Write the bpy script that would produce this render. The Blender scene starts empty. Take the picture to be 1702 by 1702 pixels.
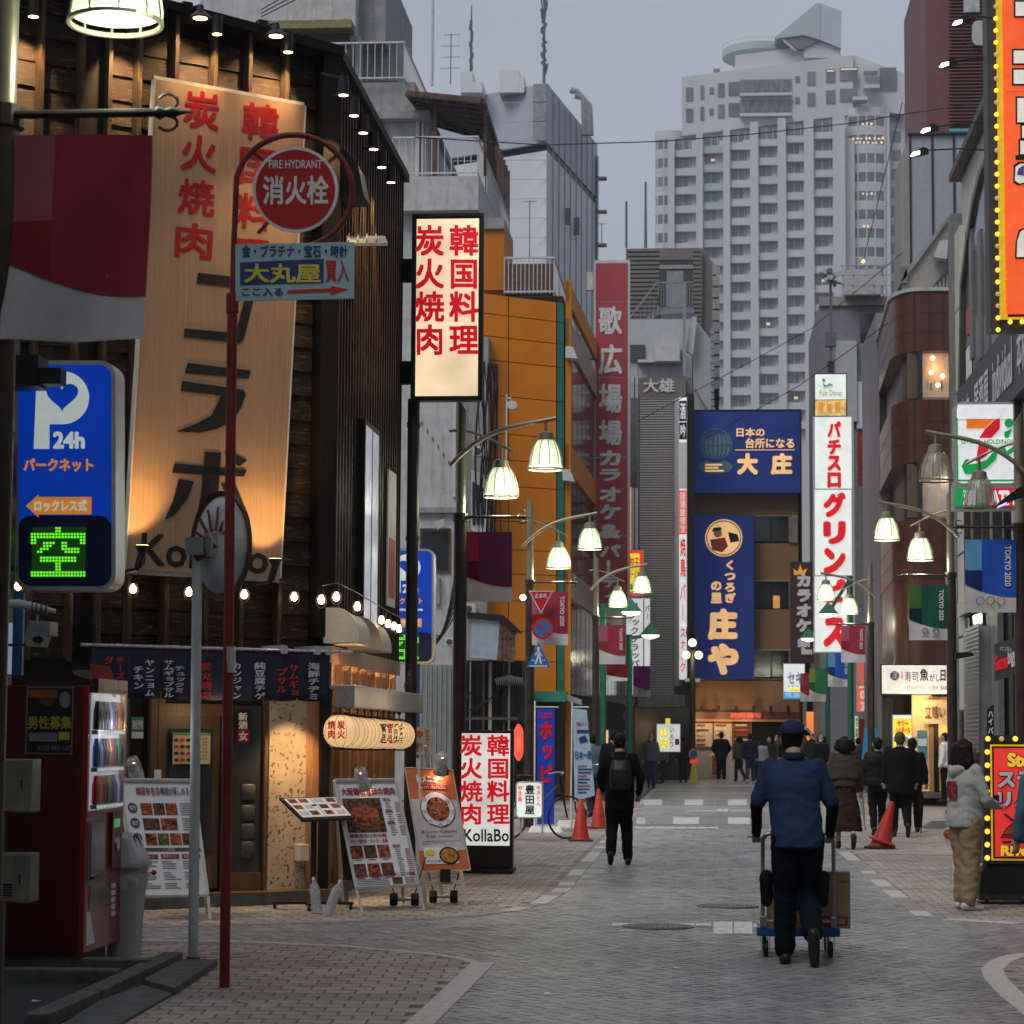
import bpy, bmesh, math, random
import numpy as np
from mathutils import Vector, Matrix, Euler, noise
sc = bpy.context.scene
col = sc.collection
rnd = random.Random(7)
PI = math.pi

# ---------------------------------------------------------------- camera
FPX, W0, CX0 = 4000.0, 1702.0, 851.0       # focal length in photo pixels
EYE = Vector((0, 0, 1.65))
ROLL = 0.006
ox, oy = 321.0, 371.0                       # street vanishing point, off centre
c_, s_ = math.cos(-ROLL), math.sin(-ROLL)
pox, poy = ox*c_ - oy*s_, ox*s_ + oy*c_
pit = math.atan(poy/FPX)
yaw = math.atan(pox*math.cos(pit)/FPX)
RM = (Matrix.Rotation(yaw, 3, 'Z') @ Matrix.Rotation(PI/2 + pit, 3, 'X') @ Matrix.Rotation(ROLL, 3, 'Z'))
cd = bpy.data.cameras.new('camera'); cam = bpy.data.objects.new('camera', cd); col.objects.link(cam)
cam.matrix_world = Matrix.Translation(EYE) @ RM.to_4x4()
cd.sensor_fit = 'HORIZONTAL'; cd.sensor_width = 36; cd.lens = 36*FPX/W0
cd.clip_start = .1; cd.clip_end = 5000
cd.dof.use_dof = True; cd.dof.focus_distance = 25; cd.dof.aperture_fstop = 6.3
sc.camera = cam

# ---------------------------------------------------------------- world, sun, exposure
SUN_DIR = Vector((.5, .75, -1.2)).normalized()          # the way the light travels
SUN_EL = math.asin(-SUN_DIR.z); SUN_RZ = math.atan2(-SUN_DIR.x, -SUN_DIR.y)
w = bpy.data.worlds.new('World'); sc.world = w; w.use_nodes = True
nt = w.node_tree; nt.nodes.clear()
sky = nt.nodes.new('ShaderNodeTexSky'); sky.sky_type = 'NISHITA'; sky.sun_disc = False
sky.sun_elevation = SUN_EL; sky.sun_rotation = SUN_RZ; sky.air_density = 1.5; sky.dust_density = 4
hs = nt.nodes.new('ShaderNodeHueSaturation'); hs.inputs['Saturation'].default_value = .5; hs.inputs['Value'].default_value = .73
mx = nt.nodes.new('ShaderNodeMix'); mx.data_type = 'RGBA'; mx.inputs[0].default_value = .88
mx.inputs[7].default_value = (3.08, 3.36, 3.95, 1)          # flat overcast cloud
bg = nt.nodes.new('ShaderNodeBackground'); bg.inputs['Strength'].default_value = .1
ow = nt.nodes.new('ShaderNodeOutputWorld')
nt.links.new(sky.outputs[0], hs.inputs['Color']); nt.links.new(hs.outputs[0], mx.inputs[6])
ctc = nt.nodes.new('ShaderNodeTexCoord'); cmp_ = nt.nodes.new('ShaderNodeMapping'); cmp_.inputs['Scale'].default_value = (1.2, 1.2, 5)
cn = nt.nodes.new('ShaderNodeTexNoise'); cn.inputs['Scale'].default_value = 2.6; cn.inputs['Detail'].default_value = 5     # soft cloud layers
cr = nt.nodes.new('ShaderNodeMapRange'); cr.inputs[1].default_value = .3; cr.inputs[2].default_value = .7; cr.inputs[3].default_value = .93; cr.inputs[4].default_value = 1.07
cv = nt.nodes.new('ShaderNodeVectorMath'); cv.operation = 'SCALE'
nt.links.new(ctc.outputs['Generated'], cmp_.inputs[0]); nt.links.new(cmp_.outputs[0], cn.inputs[0]); nt.links.new(cn.outputs[0], cr.inputs[0]); nt.links.new(mx.outputs[2], cv.inputs[0]); nt.links.new(cr.outputs[0], cv.inputs['Scale'])
nt.links.new(cv.outputs[0], bg.inputs[0]); nt.links.new(bg.outputs[0], ow.inputs[0])
sd = bpy.data.lights.new('sun', 'SUN'); sd.energy = 1.45; sd.angle = math.radians(30); sd.color = (1, .96, .92)
so = bpy.data.objects.new('sun', sd); col.objects.link(so)
so.rotation_euler = SUN_DIR.to_track_quat('-Z', 'Y').to_euler()
sc.view_settings.view_transform = 'Standard'; sc.view_settings.look = 'None'
sc.view_settings.exposure = .45; sc.view_settings.gamma = 1; sc.view_settings.use_curve_mapping = False
sc.cycles.use_light_tree = True
sc.cycles.max_bounces = 6; sc.cycles.sample_clamp_indirect = 3; sc.cycles.sample_clamp_direct = 12
sc.cycles.transparent_max_bounces = 8

# ---------------------------------------------------------------- pixel -> world helpers
def ray(px, py): return RM @ Vector(((px-CX0)/FPX, -(py-CX0)/FPX, -1))
def G(px, py, z=0.0):
    d = ray(px, py); t = (z-EYE.z)/d.z; return EYE + d*t
def P(px, py, Y):
    d = ray(px, py); return EYE + d*(Y/d.y)
def PX(px, py, X):
    d = ray(px, py); return EYE + d*(X/d.x)
def proj(v):
    q = RM.transposed() @ (Vector(v)-EYE); return (CX0 + FPX*q.x/-q.z, CX0 - FPX*q.y/-q.z)

# ---------------------------------------------------------------- materials
MATS = {}
def mat(name, c=(.5,.5,.5), rough=.6, metal=0., var=.18, scale=6., bump=0., emit=0., ec=None, dirt=0., evar=0.,
        stretch=(1,1,1), attr=None, alpha=None, trans=0., world=0., coat=0., spec=.32):
    if name in MATS: return MATS[name]
    emit *= .76
    if 'cloth' in name or 'hair' in name or 'jacket' in name or 'trousers' in name: spec = .08
    m = bpy.data.materials.new(name); m.use_nodes = True; n = m.node_tree; N = n.nodes; L = n.links
    b = N['Principled BSDF']; MATS[name] = m
    b.inputs['Roughness'].default_value = rough; b.inputs['Metallic'].default_value = metal
    b.inputs['Specular IOR Level'].default_value = spec
    b.inputs['Coat Weight'].default_value = coat
    if trans: b.inputs['Transmission Weight'].default_value = trans
    if alpha is not None: b.inputs['Alpha'].default_value = alpha
    tc = N.new('ShaderNodeTexCoord'); mp = N.new('ShaderNodeMapping'); mp.inputs['Scale'].default_value = stretch
    L.new(tc.outputs['Object'], mp.inputs[0])
    nz = N.new('ShaderNodeTexNoise'); nz.inputs['Scale'].default_value = scale; nz.inputs['Detail'].default_value = 6
    nz.inputs['Roughness'].default_value = .65
    L.new(mp.outputs[0], nz.inputs[0])
    rp = N.new('ShaderNodeMapRange'); rp.inputs[1].default_value = .3; rp.inputs[2].default_value = .7
    rp.inputs[3].default_value = 1-var*1.6; rp.inputs[4].default_value = 1+var*.7
    L.new(nz.outputs[0], rp.inputs[0])
    vm = N.new('ShaderNodeVectorMath'); vm.operation = 'SCALE'; vm.inputs[0].default_value = c[:3]
    L.new(rp.outputs[0], vm.inputs['Scale']); out = vm.outputs[0]
    if attr:                                     # each piece's own tone, stored with the mesh
        at = N.new('ShaderNodeAttribute'); at.attribute_name = attr
        v2 = N.new('ShaderNodeVectorMath'); v2.operation = 'MULTIPLY'; L.new(out, v2.inputs[0]); L.new(at.outputs['Color'], v2.inputs[1]); out = v2.outputs[0]
    if world:                                    # stains and wear laid over the whole pavement, in world space
        ge = N.new('ShaderNodeNewGeometry'); acc = None
        for sc_, lo, hi in ((.35,.42,.62), (2.2,.55,.72), (9,.66,.7)):
            nw = N.new('ShaderNodeTexNoise'); nw.inputs['Scale'].default_value = sc_; nw.inputs['Detail'].default_value = 5; L.new(ge.outputs['Position'], nw.inputs[0])
            rw = N.new('ShaderNodeMapRange'); rw.inputs[1].default_value = lo; rw.inputs[2].default_value = hi; rw.inputs[3].default_value = 1; rw.inputs[4].default_value = 1-world; L.new(nw.outputs[0], rw.inputs[0])
            v3 = N.new('ShaderNodeVectorMath'); v3.operation = 'SCALE'; L.new(out, v3.inputs[0]); L.new(rw.outputs[0], v3.inputs['Scale']); out = v3.outputs[0]
    if dirt:
        mp2 = N.new('ShaderNodeMapping'); mp2.inputs['Scale'].default_value = (3, 3, .45); L.new(tc.outputs['Object'], mp2.inputs[0])
        n2 = N.new('ShaderNodeTexNoise'); n2.inputs['Scale'].default_value = 1.6; n2.inputs['Detail'].default_value = 8; n2.inputs['Roughness'].default_value = .7
        L.new(mp2.outputs[0], n2.inputs[0])
        r2 = N.new('ShaderNodeMapRange'); r2.inputs[1].default_value = .5; r2.inputs[2].default_value = .75; r2.inputs[3].default_value = 0; r2.inputs[4].default_value = dirt
        L.new(n2.outputs[0], r2.inputs[0])
        mi = N.new('ShaderNodeMix'); mi.data_type = 'RGBA'; mi.inputs[7].default_value = (c[0]*.25+.01, c[1]*.22+.008, c[2]*.18+.005, 1)
        L.new(r2.outputs[0], mi.inputs[0]); L.new(out, mi.inputs[6]); out = mi.outputs[2]
    L.new(out, b.inputs['Base Color'])
    r3 = N.new('ShaderNodeMapRange'); r3.inputs[3].default_value = max(0, rough-.1); r3.inputs[4].default_value = min(1, rough+.12)
    L.new(nz.outputs[0], r3.inputs[0]); L.new(r3.outputs[0], b.inputs['Roughness'])
    if bump:
        bp = N.new('ShaderNodeBump'); bp.inputs['Strength'].default_value = bump; bp.inputs['Distance'].default_value = .02
        L.new(nz.outputs[0], bp.inputs['Height']); L.new(bp.outputs[0], b.inputs['Normal'])
    if emit:
        e = ec or c
        b.inputs['Emission Color'].default_value = (*e[:3], 1); b.inputs['Emission Strength'].default_value = emit
        if evar:
            n4 = N.new('ShaderNodeTexNoise'); n4.inputs['Scale'].default_value = 1.7; n4.inputs['Detail'].default_value = 1; L.new(tc.outputs['Object'], n4.inputs[0])
            r4 = N.new('ShaderNodeMapRange'); r4.inputs[1].default_value = .3; r4.inputs[2].default_value = .7
            r4.inputs[3].default_value = emit*(1-evar); r4.inputs[4].default_value = emit*(1+evar)
            L.new(n4.outputs[0], r4.inputs[0]); L.new(r4.outputs[0], b.inputs['Emission Strength'])
    return m

# a scratch scene, so that evaluating one small object never touches the big one
TMP = bpy.data.scenes.new('scratch')
def evaluated(o):
    TMP.collection.objects.link(o); vl = TMP.view_layers[0]; vl.update()
    with bpy.context.temp_override(scene=TMP, view_layer=vl): dg = bpy.context.evaluated_depsgraph_get()
    me = bpy.data.meshes.new_from_object(o.evaluated_get(dg)); bpy.data.objects.remove(o); return me

# ---------------------------------------------------------------- mesh builder
class MB:
    def __init__(s): s.v = []; s.f = []; s.c = None
    def add(s, v, f):
        o = len(s.v); s.v += [tuple(a) for a in v]; s.f += [tuple(i+o for i in q) for q in f]; return s
    def box(s, x0, x1, y0, y1, z0, z1):
        return s.add([(x0,y0,z0),(x1,y0,z0),(x1,y1,z0),(x0,y1,z0),(x0,y0,z1),(x1,y0,z1),(x1,y1,z1),(x0,y1,z1)],
                     [(3,2,1,0),(4,5,6,7),(0,1,5,4),(1,2,6,5),(2,3,7,6),(3,0,4,7)])
    def cbox(s, c, d): return s.box(c[0]-d[0]/2, c[0]+d[0]/2, c[1]-d[1]/2, c[1]+d[1]/2, c[2]-d[2]/2, c[2]+d[2]/2)
    def obox(s, p0, p1, w, h):                      # bar of rectangular section
        p0, p1 = Vector(p0), Vector(p1); d = (p1-p0).normalized(); up = Vector((0,0,1)) if abs(d.z) < .95 else Vector((0,1,0))
        a = d.cross(up).normalized()*(w/2); b = a.cross(d).normalized()*(h/2); b = -b
        vs = [q+i*a+j*b for q in (p0, p1) for i, j in ((-1,-1),(1,-1),(1,1),(-1,1))]
        return s.add(vs, [(0,1,2,3),(7,6,5,4),(0,4,5,1),(1,5,6,2),(2,6,7,3),(3,7,4,0)])
    def tube(s, pts, r, n=8, cap=True):
        pts = [Vector(p) for p in pts]; m = len(pts)
        R = [r]*m if isinstance(r, (int, float)) else list(r)
        vs = []; fs = []; prev = None
        for i, p in enumerate(pts):
            d = (pts[min(i+1, m-1)] - pts[max(i-1, 0)]).normalized()
            if prev is None:
                up = Vector((0,0,1)) if abs(d.z) < .9 else Vector((1,0,0)); a = d.cross(up).normalized()
            else: a = (prev - d*prev.dot(d)).normalized()
            prev = a; b = d.cross(a)
            for k in range(n):
                t = 2*PI*k/n; vs.append(p + a*(R[i]*math.cos(t)) + b*(R[i]*math.sin(t)))
        for i in range(m-1):
            for k in range(n):
                k2 = (k+1) % n; fs.append((i*n+k, i*n+k2, (i+1)*n+k2, (i+1)*n+k))
        if cap: fs += [tuple(range(n))[::-1], tuple(range((m-1)*n, m*n))]
        return s.add(vs, fs)
    def lathe(s, prof, c=(0,0,0), n=20, axis='z', M4=None, cap=True):
        vs = []; fs = []; m = len(prof); c = Vector(c)
        for (r, h) in prof:
            for k in range(n):
                t = 2*PI*k/n; q = Vector((r*math.cos(t), r*math.sin(t), h))
                if axis == 'y': q = Vector((q.x, q.z, q.y))
                if axis == 'x': q = Vector((q.z, q.x, q.y))
                if M4: q = M4 @ q
                vs.append(q + c)
        for i in range(m-1):
            for k in range(n):
                k2 = (k+1) % n; fs.append((i*n+k, i*n+k2, (i+1)*n+k2, (i+1)*n+k))
        if cap: fs += [tuple(range(n))[::-1], tuple(range((m-1)*n, m*n))]
        return s.add(vs, fs)
    def prism(s, poly, y0, y1):                     # polygon in local x,z pulled along y
        n = len(poly); vs = [(p[0], y0, p[1]) for p in poly] + [(p[0], y1, p[1]) for p in poly]
        return s.add(vs, [tuple(range(n)), tuple(range(2*n-1, n-1, -1))] + [(i, i+n, (i+1) % n+n, (i+1) % n) for i in range(n)])
    def slab(s, poly, z0, z1):                      # polygon in x,y pulled along z
        n = len(poly); vs = [(p[0], p[1], z0) for p in poly] + [(p[0], p[1], z1) for p in poly]
        return s.add(vs, [tuple(range(n-1, -1, -1)), tuple(range(n, 2*n))] + [(i, (i+1) % n, (i+1) % n+n, i+n) for i in range(n)])
    def mesh(s, name, m, smooth=False):
        me = bpy.data.meshes.new(name); me.from_pydata(s.v, [], s.f)
        if m: me.materials.append(m)
        if s.c is not None:
            a = me.color_attributes.new('tone', 'FLOAT_COLOR', 'POINT')
            arr = np.ones((len(s.v), 4), dtype=np.float32); arr[:, :3] = np.array(s.c, dtype=np.float32); a.data.foreach_set('color', arr.ravel())
        if smooth:
            me.polygons.foreach_set('use_smooth', [True]*len(me.polygons))
            try: me.set_sharp_from_angle(angle=math.radians(38))
            except Exception: pass
        me.update(); return me
    def build(s, name, m, parent=None, loc=None, rz=0, smooth=False, bevel=0, **kw):
        return link(name, s.mesh(name, m, smooth), parent, loc, rz, bevel, **kw)

def link(name, me, parent=None, loc=None, rz=0, bevel=0, **kw):
    o = bpy.data.objects.new(name, me); col.objects.link(o)
    if parent: o.parent = parent
    if loc is not None: o.location = loc
    if rz: o.rotation_euler = (0, 0, rz)
    if bevel:
        bm = o.modifiers.new('bevel', 'BEVEL'); bm.width = bevel; bm.segments = 2; bm.limit_method = 'ANGLE'
    for k, v in kw.items(): o[k] = v
    return o
def T(name, label, cat, loc=(0,0,0), rz=0, group=None):
    o = bpy.data.objects.new(name, None); col.objects.link(o); o.location = loc; o.rotation_euler = (0,0,rz)
    o.empty_display_size = .1; o['label'] = label; o['category'] = cat
    if group: o['group'] = group
    return o
def dup(root, loc=None, rz=None, label=None, group=None, scale=None):
    def rec(o, par):
        c = o.copy(); col.objects.link(c)
        if par: c.parent = par
        for ch in [q for q in KIDS.get(o.name, [])]:
            rec(ch, c)
        return c
    KIDS = {}
    for q in col.objects:
        if q.parent: KIDS.setdefault(q.parent.name, []).append(q)
    r = rec(root, None)
    if loc is not None: r.location = loc
    if rz is not None: r.rotation_euler = (0,0,rz)
    if scale: r.scale = (scale,)*3
    if label: r['label'] = label
    if group: r['group'] = group
    return r
def structure(o): o['kind'] = 'structure'; return o

# ---------------------------------------------------------------- lettering
GC = {}
def glyph(s, bold=0.0):
    """vertices (x, y, layer) and faces of a string; bold letters are shifted copies, each a hair in front of the last"""
    k = (s, round(bold, 4))
    if k in GC: return GC[k]
    cu = bpy.data.curves.new('glyph', 'FONT'); cu.body = s; cu.size = 1; cu.resolution_u = 2 if len(s) > 6 else 3
    me = evaluated(bpy.data.objects.new('glyph', cu))
    v = np.array([q.co[:3] for q in me.vertices]) if len(me.vertices) else np.zeros((0, 3)); f = [tuple(p.vertices) for p in me.polygons]
    bpy.data.curves.remove(cu); bpy.data.meshes.remove(me)
    if bold and len(v):
        vs = []; fs = []; n = len(v); off = [(1,1),(-1,-1),(1,-1),(-1,1)] + ([(1.3,0),(-1.3,0),(0,1.3),(0,-1.3)] if bold > .03 else [])
        for i, (a, b) in enumerate(off):
            q = v.copy(); q[:, 0] += a*bold; q[:, 1] += b*bold; q[:, 2] = i; vs.append(q); fs += [tuple(j+i*n for j in g) for g in f]
        v = np.concatenate(vs); f = fs
    GC[k] = (v, f); return GC[k]
NOROT = set('ー―〜－()（）|')

class Fr:
    """a sign or wall: local x runs right along it, local z up, local -y towards the street; px() reads photo pixels on its face"""
    def __init__(s, p0, rz=0, name=None, label=None, cat=None, group=None, root=None, off=0.0):
        s.p0 = Vector(p0); s.rz = rz
        s.R = Matrix.Rotation(rz, 3, 'Z'); s.Ri = s.R.transposed(); s.n = s.R @ Vector((0, -1, 0)); s.off = off
        s.root = root if root is not None else (T(name, label, cat, s.p0, rz, group) if name else None)
        s.o0 = Vector(s.root.location) if root is not None else s.p0
        s.ba = s.o0
    def px(s, x, y, d=0.0):
        dr = ray(x, y); q0 = s.p0 + s.n*(d+s.off); t = (q0-EYE).dot(s.n)/dr.dot(s.n)
        q = s.Ri @ (EYE + dr*t - s.ba); return q              # local point, y = -(d)
    def rect(s, x0, y0, x1, y1, m, name='panel', d=0.0, t=.02, bevel=0, parent=None, **kw):
        a = s.px(x0, y1, d); b = s.px(x1, y0, d)
        return MB().box(a.x, b.x, a.y, a.y+t, a.z, b.z).build(name, m, parent or s.root, bevel=bevel, **kw)
    def poly(s, pts, m, name='panel', d=0.0, t=.02, parent=None, **kw):
        q = [s.px(x, y, d) for x, y in pts]
        a = sum(q[i].x*q[(i+1) % len(q)].z - q[(i+1) % len(q)].x*q[i].z for i in range(len(q)))
        if a < 0: q = q[::-1]
        return MB().prism([(v.x, v.z) for v in q], q[0].y, q[0].y+t).build(name, m, parent or s.root, **kw)
    def disc(s, cx, cy, r, m, name='disc', d=0.0, t=.02, ry=None, n=40, parent=None, r0=0, **kw):
        ry = ry or r
        pts = [s.px(cx+r*math.cos(2*PI*k/n), cy+ry*math.sin(2*PI*k/n), d) for k in range(n)]
        if r0:
            ins = [s.px(cx+r0*math.cos(2*PI*k/n), cy+r0*ry/r*math.sin(2*PI*k/n), d) for k in range(n)]
            y = pts[0].y; v = [(p.x, y, p.z) for p in pts] + [(p.x, y, p.z) for p in ins] + [(p.x, y+t, p.z) for p in pts] + [(p.x, y+t, p.z) for p in ins]
            f = []
            for k in range(n):
                j = (k+1) % n; f += [(k, k+n, j+n, j), (k, j, j+2*n, k+2*n), (k+n, k+3*n, j+3*n, j+n), (k+2*n, j+2*n, j+3*n, k+3*n)]
            return MB().add(v, f).build(name, m, parent or s.root, **kw)
        return MB().prism([(v.x, v.z) for v in pts[::-1]], pts[0].y, pts[0].y+t).build(name, m, parent or s.root, **kw)
    def frame(s, x0, y0, x1, y1, wd, m, name='frame', d=.02, t=.1, parent=None, **kw):
        a = s.px(x0, y1, d); b = s.px(x1, y0, d); k = abs(s.px(x0+wd, y1, d).x - a.x); mb = MB(); y = a.y
        mb.box(a.x, b.x, y, y+t, b.z-k, b.z).box(a.x, b.x, y, y+t, a.z, a.z+k).box(a.x, a.x+k, y, y+t, a.z+k, b.z-k).box(b.x-k, b.x, y, y+t, a.z+k, b.z-k)
        return mb.build(name, m, parent or s.root, **kw)
    def text(s, st, x0, y0, x1, y1, m, d=.012, vert=False, bold=.02, name='lettering', t=.004, parent=None, shear=0, quad=None, rot=0, **kw):
        """st: one string, fitted to the box; vert=True sets its characters down the box, one em square each"""
        vs = []; fs = []; n = len(st)
        def put(v, f, ax, ay, bx, by):
            o = len(vs)
            for (u, w_, ly) in v:
                X = ax+(bx-ax)*u + shear*(w_-.5)*(by-ay); Y = by-(by-ay)*w_
                if quad:
                    uu = (X-x0)/(x1-x0); ww = (Y-y0)/(y1-y0); q = quad
                    X = (q[0][0]*(1-uu)+q[1][0]*uu)*(1-ww)+(q[3][0]*(1-uu)+q[2][0]*uu)*ww
                    Y = (q[0][1]*(1-uu)+q[1][1]*uu)*(1-ww)+(q[3][1]*(1-uu)+q[2][1]*uu)*ww
                p = s.px(X, Y, d); vs.append((p.x, p.y-ly*.0006, p.z))
            fs.extend(tuple(i+o for i in g) for g in f)
        if vert:
            ch = (y1-y0)/n
            for i, c in enumerate(st):
                if c == ' ' or c == '　': continue
                v, f = glyph(c, bold)
                if not len(v): continue
                u = v.copy(); u[:, 1] = v[:, 1]+.12
                lyr = v[:, 2]
                if c in NOROT: u = np.stack([v[:, 1]+.12, 1-v[:, 0], lyr], 1)
                elif ord(c) < 256: w_ = v[:, 0].max()-v[:, 0].min(); u[:, 0] = v[:, 0]-v[:, 0].min()+.5-w_/2
                sb = .9 if bold > .03 else .96; u[:, 0] = (u[:, 0]-.5)*sb+.5; u[:, 1] = (u[:, 1]-.5)*sb+.5
                if c in 'ッャュョァィェォっゃゅょ': u = u+np.array([.1, .1, 0])
                put(u, f, x0, y0+i*ch, x1, y0+(i+1)*ch)
        else:
            v, f = glyph(st, bold)
            if not len(v): return None
            if rot: v = np.stack([v[:, 1]*rot, -v[:, 0]*rot, v[:, 2]], 1)
            lo = v.min(0); hi = v.max(0); lo[2] = 0; hi[2] = 1; put((v-lo)/np.maximum(hi-lo, 1e-4), f, x0, y0, x1, y1)
        # shallow letters: front faces only, standing proud of the panel
        return MB().add(vs, fs).build(name, m, parent or s.root, **kw)

def area_light(*a): pass
def point(parent, loc, e, c, r=.03, name='bulb_light'):
    l = bpy.data.lights.new(name, 'POINT'); l.energy = e; l.color = c; l.shadow_soft_size = r
    o = bpy.data.objects.new(name, l); col.objects.link(o); o.location = loc
    if parent: o.parent = parent
    return o
def spot(parent, loc, aim, e, c, ang=80, blend=.6, r=.03, name='spot_light'):
    l = bpy.data.lights.new(name, 'SPOT'); l.energy = e; l.color = c; l.shadow_soft_size = r; l.spot_size = math.radians(ang); l.spot_blend = blend
    o = bpy.data.objects.new(name, l); col.objects.link(o); o.location = loc
    o.rotation_euler = Vector(aim).to_track_quat('-Z', 'Y').to_euler()
    if parent: o.parent = parent
    return o
# ================================================================ GROUND
m_asph = mat('asphalt', (.03,.03,.032), .85, var=.25, scale=30, bump=.5, spec=.2)
m_pave = mat('grey road paver', (.3,.302,.305), .46, var=.28, scale=9, bump=.3, attr='tone', spec=.5, world=.28)
m_walk = mat('warm pavement paver', (.38,.335,.3), .6, var=.22, scale=8, bump=.3, attr='tone', world=.25)
m_kerb = mat('pale granite kerb', (.52,.49,.47), .55, var=.25, scale=25, bump=.2)
m_joint = mat('sand joint', (.085,.085,.088), .9, var=.2, scale=20)
m_white = mat('worn white paving', (.6,.6,.6), .6, var=.35, scale=12, bump=.1)
m_conc = mat('dark concrete', (.11,.11,.105), .85, var=.3, scale=8, bump=.4, dirt=.5)
def g2(x, y): v = G(x, y); return (v.x, v.y)
structure(MB().box(-700, 700, -60, 900, -.5, -.055).build('ground', m_asph))
curbL = [(-1.62, 100), (-1.62, 27.2)] + [g2(*p) for p in [(925,1477),(880,1502),(830,1514),(760,1522),(660,1528),(500,1533),(200,1541),(-60,1548)]]
curbR = [(2.06, 100), (2.06, 27)] + [g2(*p) for p in [(1552,1523),(1580,1527),(1700,1534),(1800,1540)]]
isl = [g2(*p) for p in [(-60,1561),(200,1563),(400,1566),(560,1573),(650,1581),(720,1588),(765,1595),(783,1601),(745,1637),(700,1678),(655,1718),(560,1800)]]
islB = [g2(*p) for p in [(-60,1561),(250,1563)]]
rcor = [g2(*p) for p in [(1760,1583),(1702,1591),(1680,1600),(1668,1612),(1676,1628),(1702,1654),(1790,1720)]]
walkL = curbL + [(-7.5, curbL[-1][1]), (-9, 24), (-5, 100)]
walkR = curbR + [(9, 22), (9, 40), (5.2, 60), (5.2, 100)]
island = isl + [(-3.1, 11), (-6, 11), (-9, 20)]
cornR = rcor + [(7, 12), (9, 20)]
def inside(x, y, poly):
    c = False; j = len(poly)-1
    for i in range(len(poly)):
        xi, yi = poly[i]; xj, yj = poly[j]
        if (yi > y) != (yj > y) and x < (xj-xi)*(y-yi)/(yj-yi)+xi: c = not c
        j = i
    return c
road = structure(MB().box(-12, 12, 8, 120, -.05, -.006).build('road', m_joint))
m_joint2 = mat('pavement joint sand', (.12,.115,.11), .9, var=.2, scale=20)
pvL = structure(MB().slab(walkL, -.05, -.002).build('pavement', m_joint2))
pvR = structure(MB().slab(walkR, -.05, -.002).build('pavement', m_joint2))
pvI = structure(MB().slab(island, -.05, -.002).build('pavement', m_joint2))
pvC = structure(MB().slab(cornR, -.05, -.002).build('pavement', m_joint2))
def brick(mb, x, y, a, L, Wd, z, tone, th=.02, ch=.006):
    ca, sa = math.cos(a), math.sin(a); tz = [rnd.uniform(-.0015, .0015) for _ in range(2)]
    vs = []
    for (hx, hy, zz) in ((L/2, Wd/2, z-th), (L/2-ch, Wd/2-ch, z)):
        for sx, sy in ((-1,-1),(1,-1),(1,1),(-1,1)):
            u, v = sx*hx, sy*hy; vs.append((x+u*ca-v*sa, y+u*sa+v*ca, zz + (tz[0]*sx+tz[1]*sy if zz == z else 0)))
    mb.add(vs, [(4,5,6,7),(0,1,5,4),(1,2,6,5),(2,3,7,6),(3,0,4,7)])
    if mb.c is None: mb.c = []
    mb.c += [tone]*8
def pavers(lst, L, Wd, z, m, par, name, tones, nmax=300):
    lst.sort(key=lambda q: (q[0]-.0)**2*0+q[1])
    base = []
    for t in tones:
        mb = MB(); brick(mb, 0, 0, 0, L, Wd, z, t); base.append(mb.mesh(name, m))
    for (x, y, a, ti) in lst[:nmax]:
        o = bpy.data.objects.new(name, base[ti]); col.objects.link(o); o.parent = par; o.location = (x, y, 0); o.rotation_euler = (rnd.uniform(-.004,.004), rnd.uniform(-.004,.004), a)
    mb = MB()
    for (x, y, a, ti) in lst[nmax:]: brick(mb, x, y, a, L, Wd, z, tones[ti])
    mb.build(name+'_field', m, par, kind='stuff')
def seen(x, y, mg=30):
    p = proj((x, y, 0)); return -mg < p[0] < 1702+mg and p[1] < 1702+mg
# herringbone pieces of the roadway
tR = [(.78,.78,.8),(.87,.87,.88),(.94,.94,.95),(1.03,1.03,1.03),(1.17,1.17,1.16),(.83,.85,.88)]
lst = []; c = .112; ca = math.cos(PI/4)
for i in range(30, 410):
    for j in range(-410, -10):
        r = (i-j) % 4
        if r not in (0, 3): continue
        if r == 0: cx, cy, a = i+1, j+.5, 0
        else: cx, cy, a = i+.5, j+1, PI/2
        x = (cx+cy)*c*ca; y = (cx-cy)*c*ca
        if y < 12.8 or y > 52 or x < -6.5 or x > 6 or not seen(x, y): continue
        if inside(x, y, walkL) or inside(x, y, walkR) or inside(x, y, island) or inside(x, y, cornR): continue
        ti = rnd.choice([0,1,1,2,2,2,3,3,3,4,5])
        lst.append((x, y, PI/4-a, ti))
pavers(lst, 2*c-.008, c-.008, 0, m_pave, road, 'paver', tR)
far = MB(); far.slab([(-1.62,52),(2.06,52),(2.06,110),(-1.62,110)], -.02, -.001); far.c = [(.95,.95,.96)]*8
far.build('far_paving', m_pave, road)
tW = [(.82,.8,.79),(.95,.94,.92),(1.05,1.03,1.0),(1.15,1.13,1.1),(.7,.72,.75)]
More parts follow.
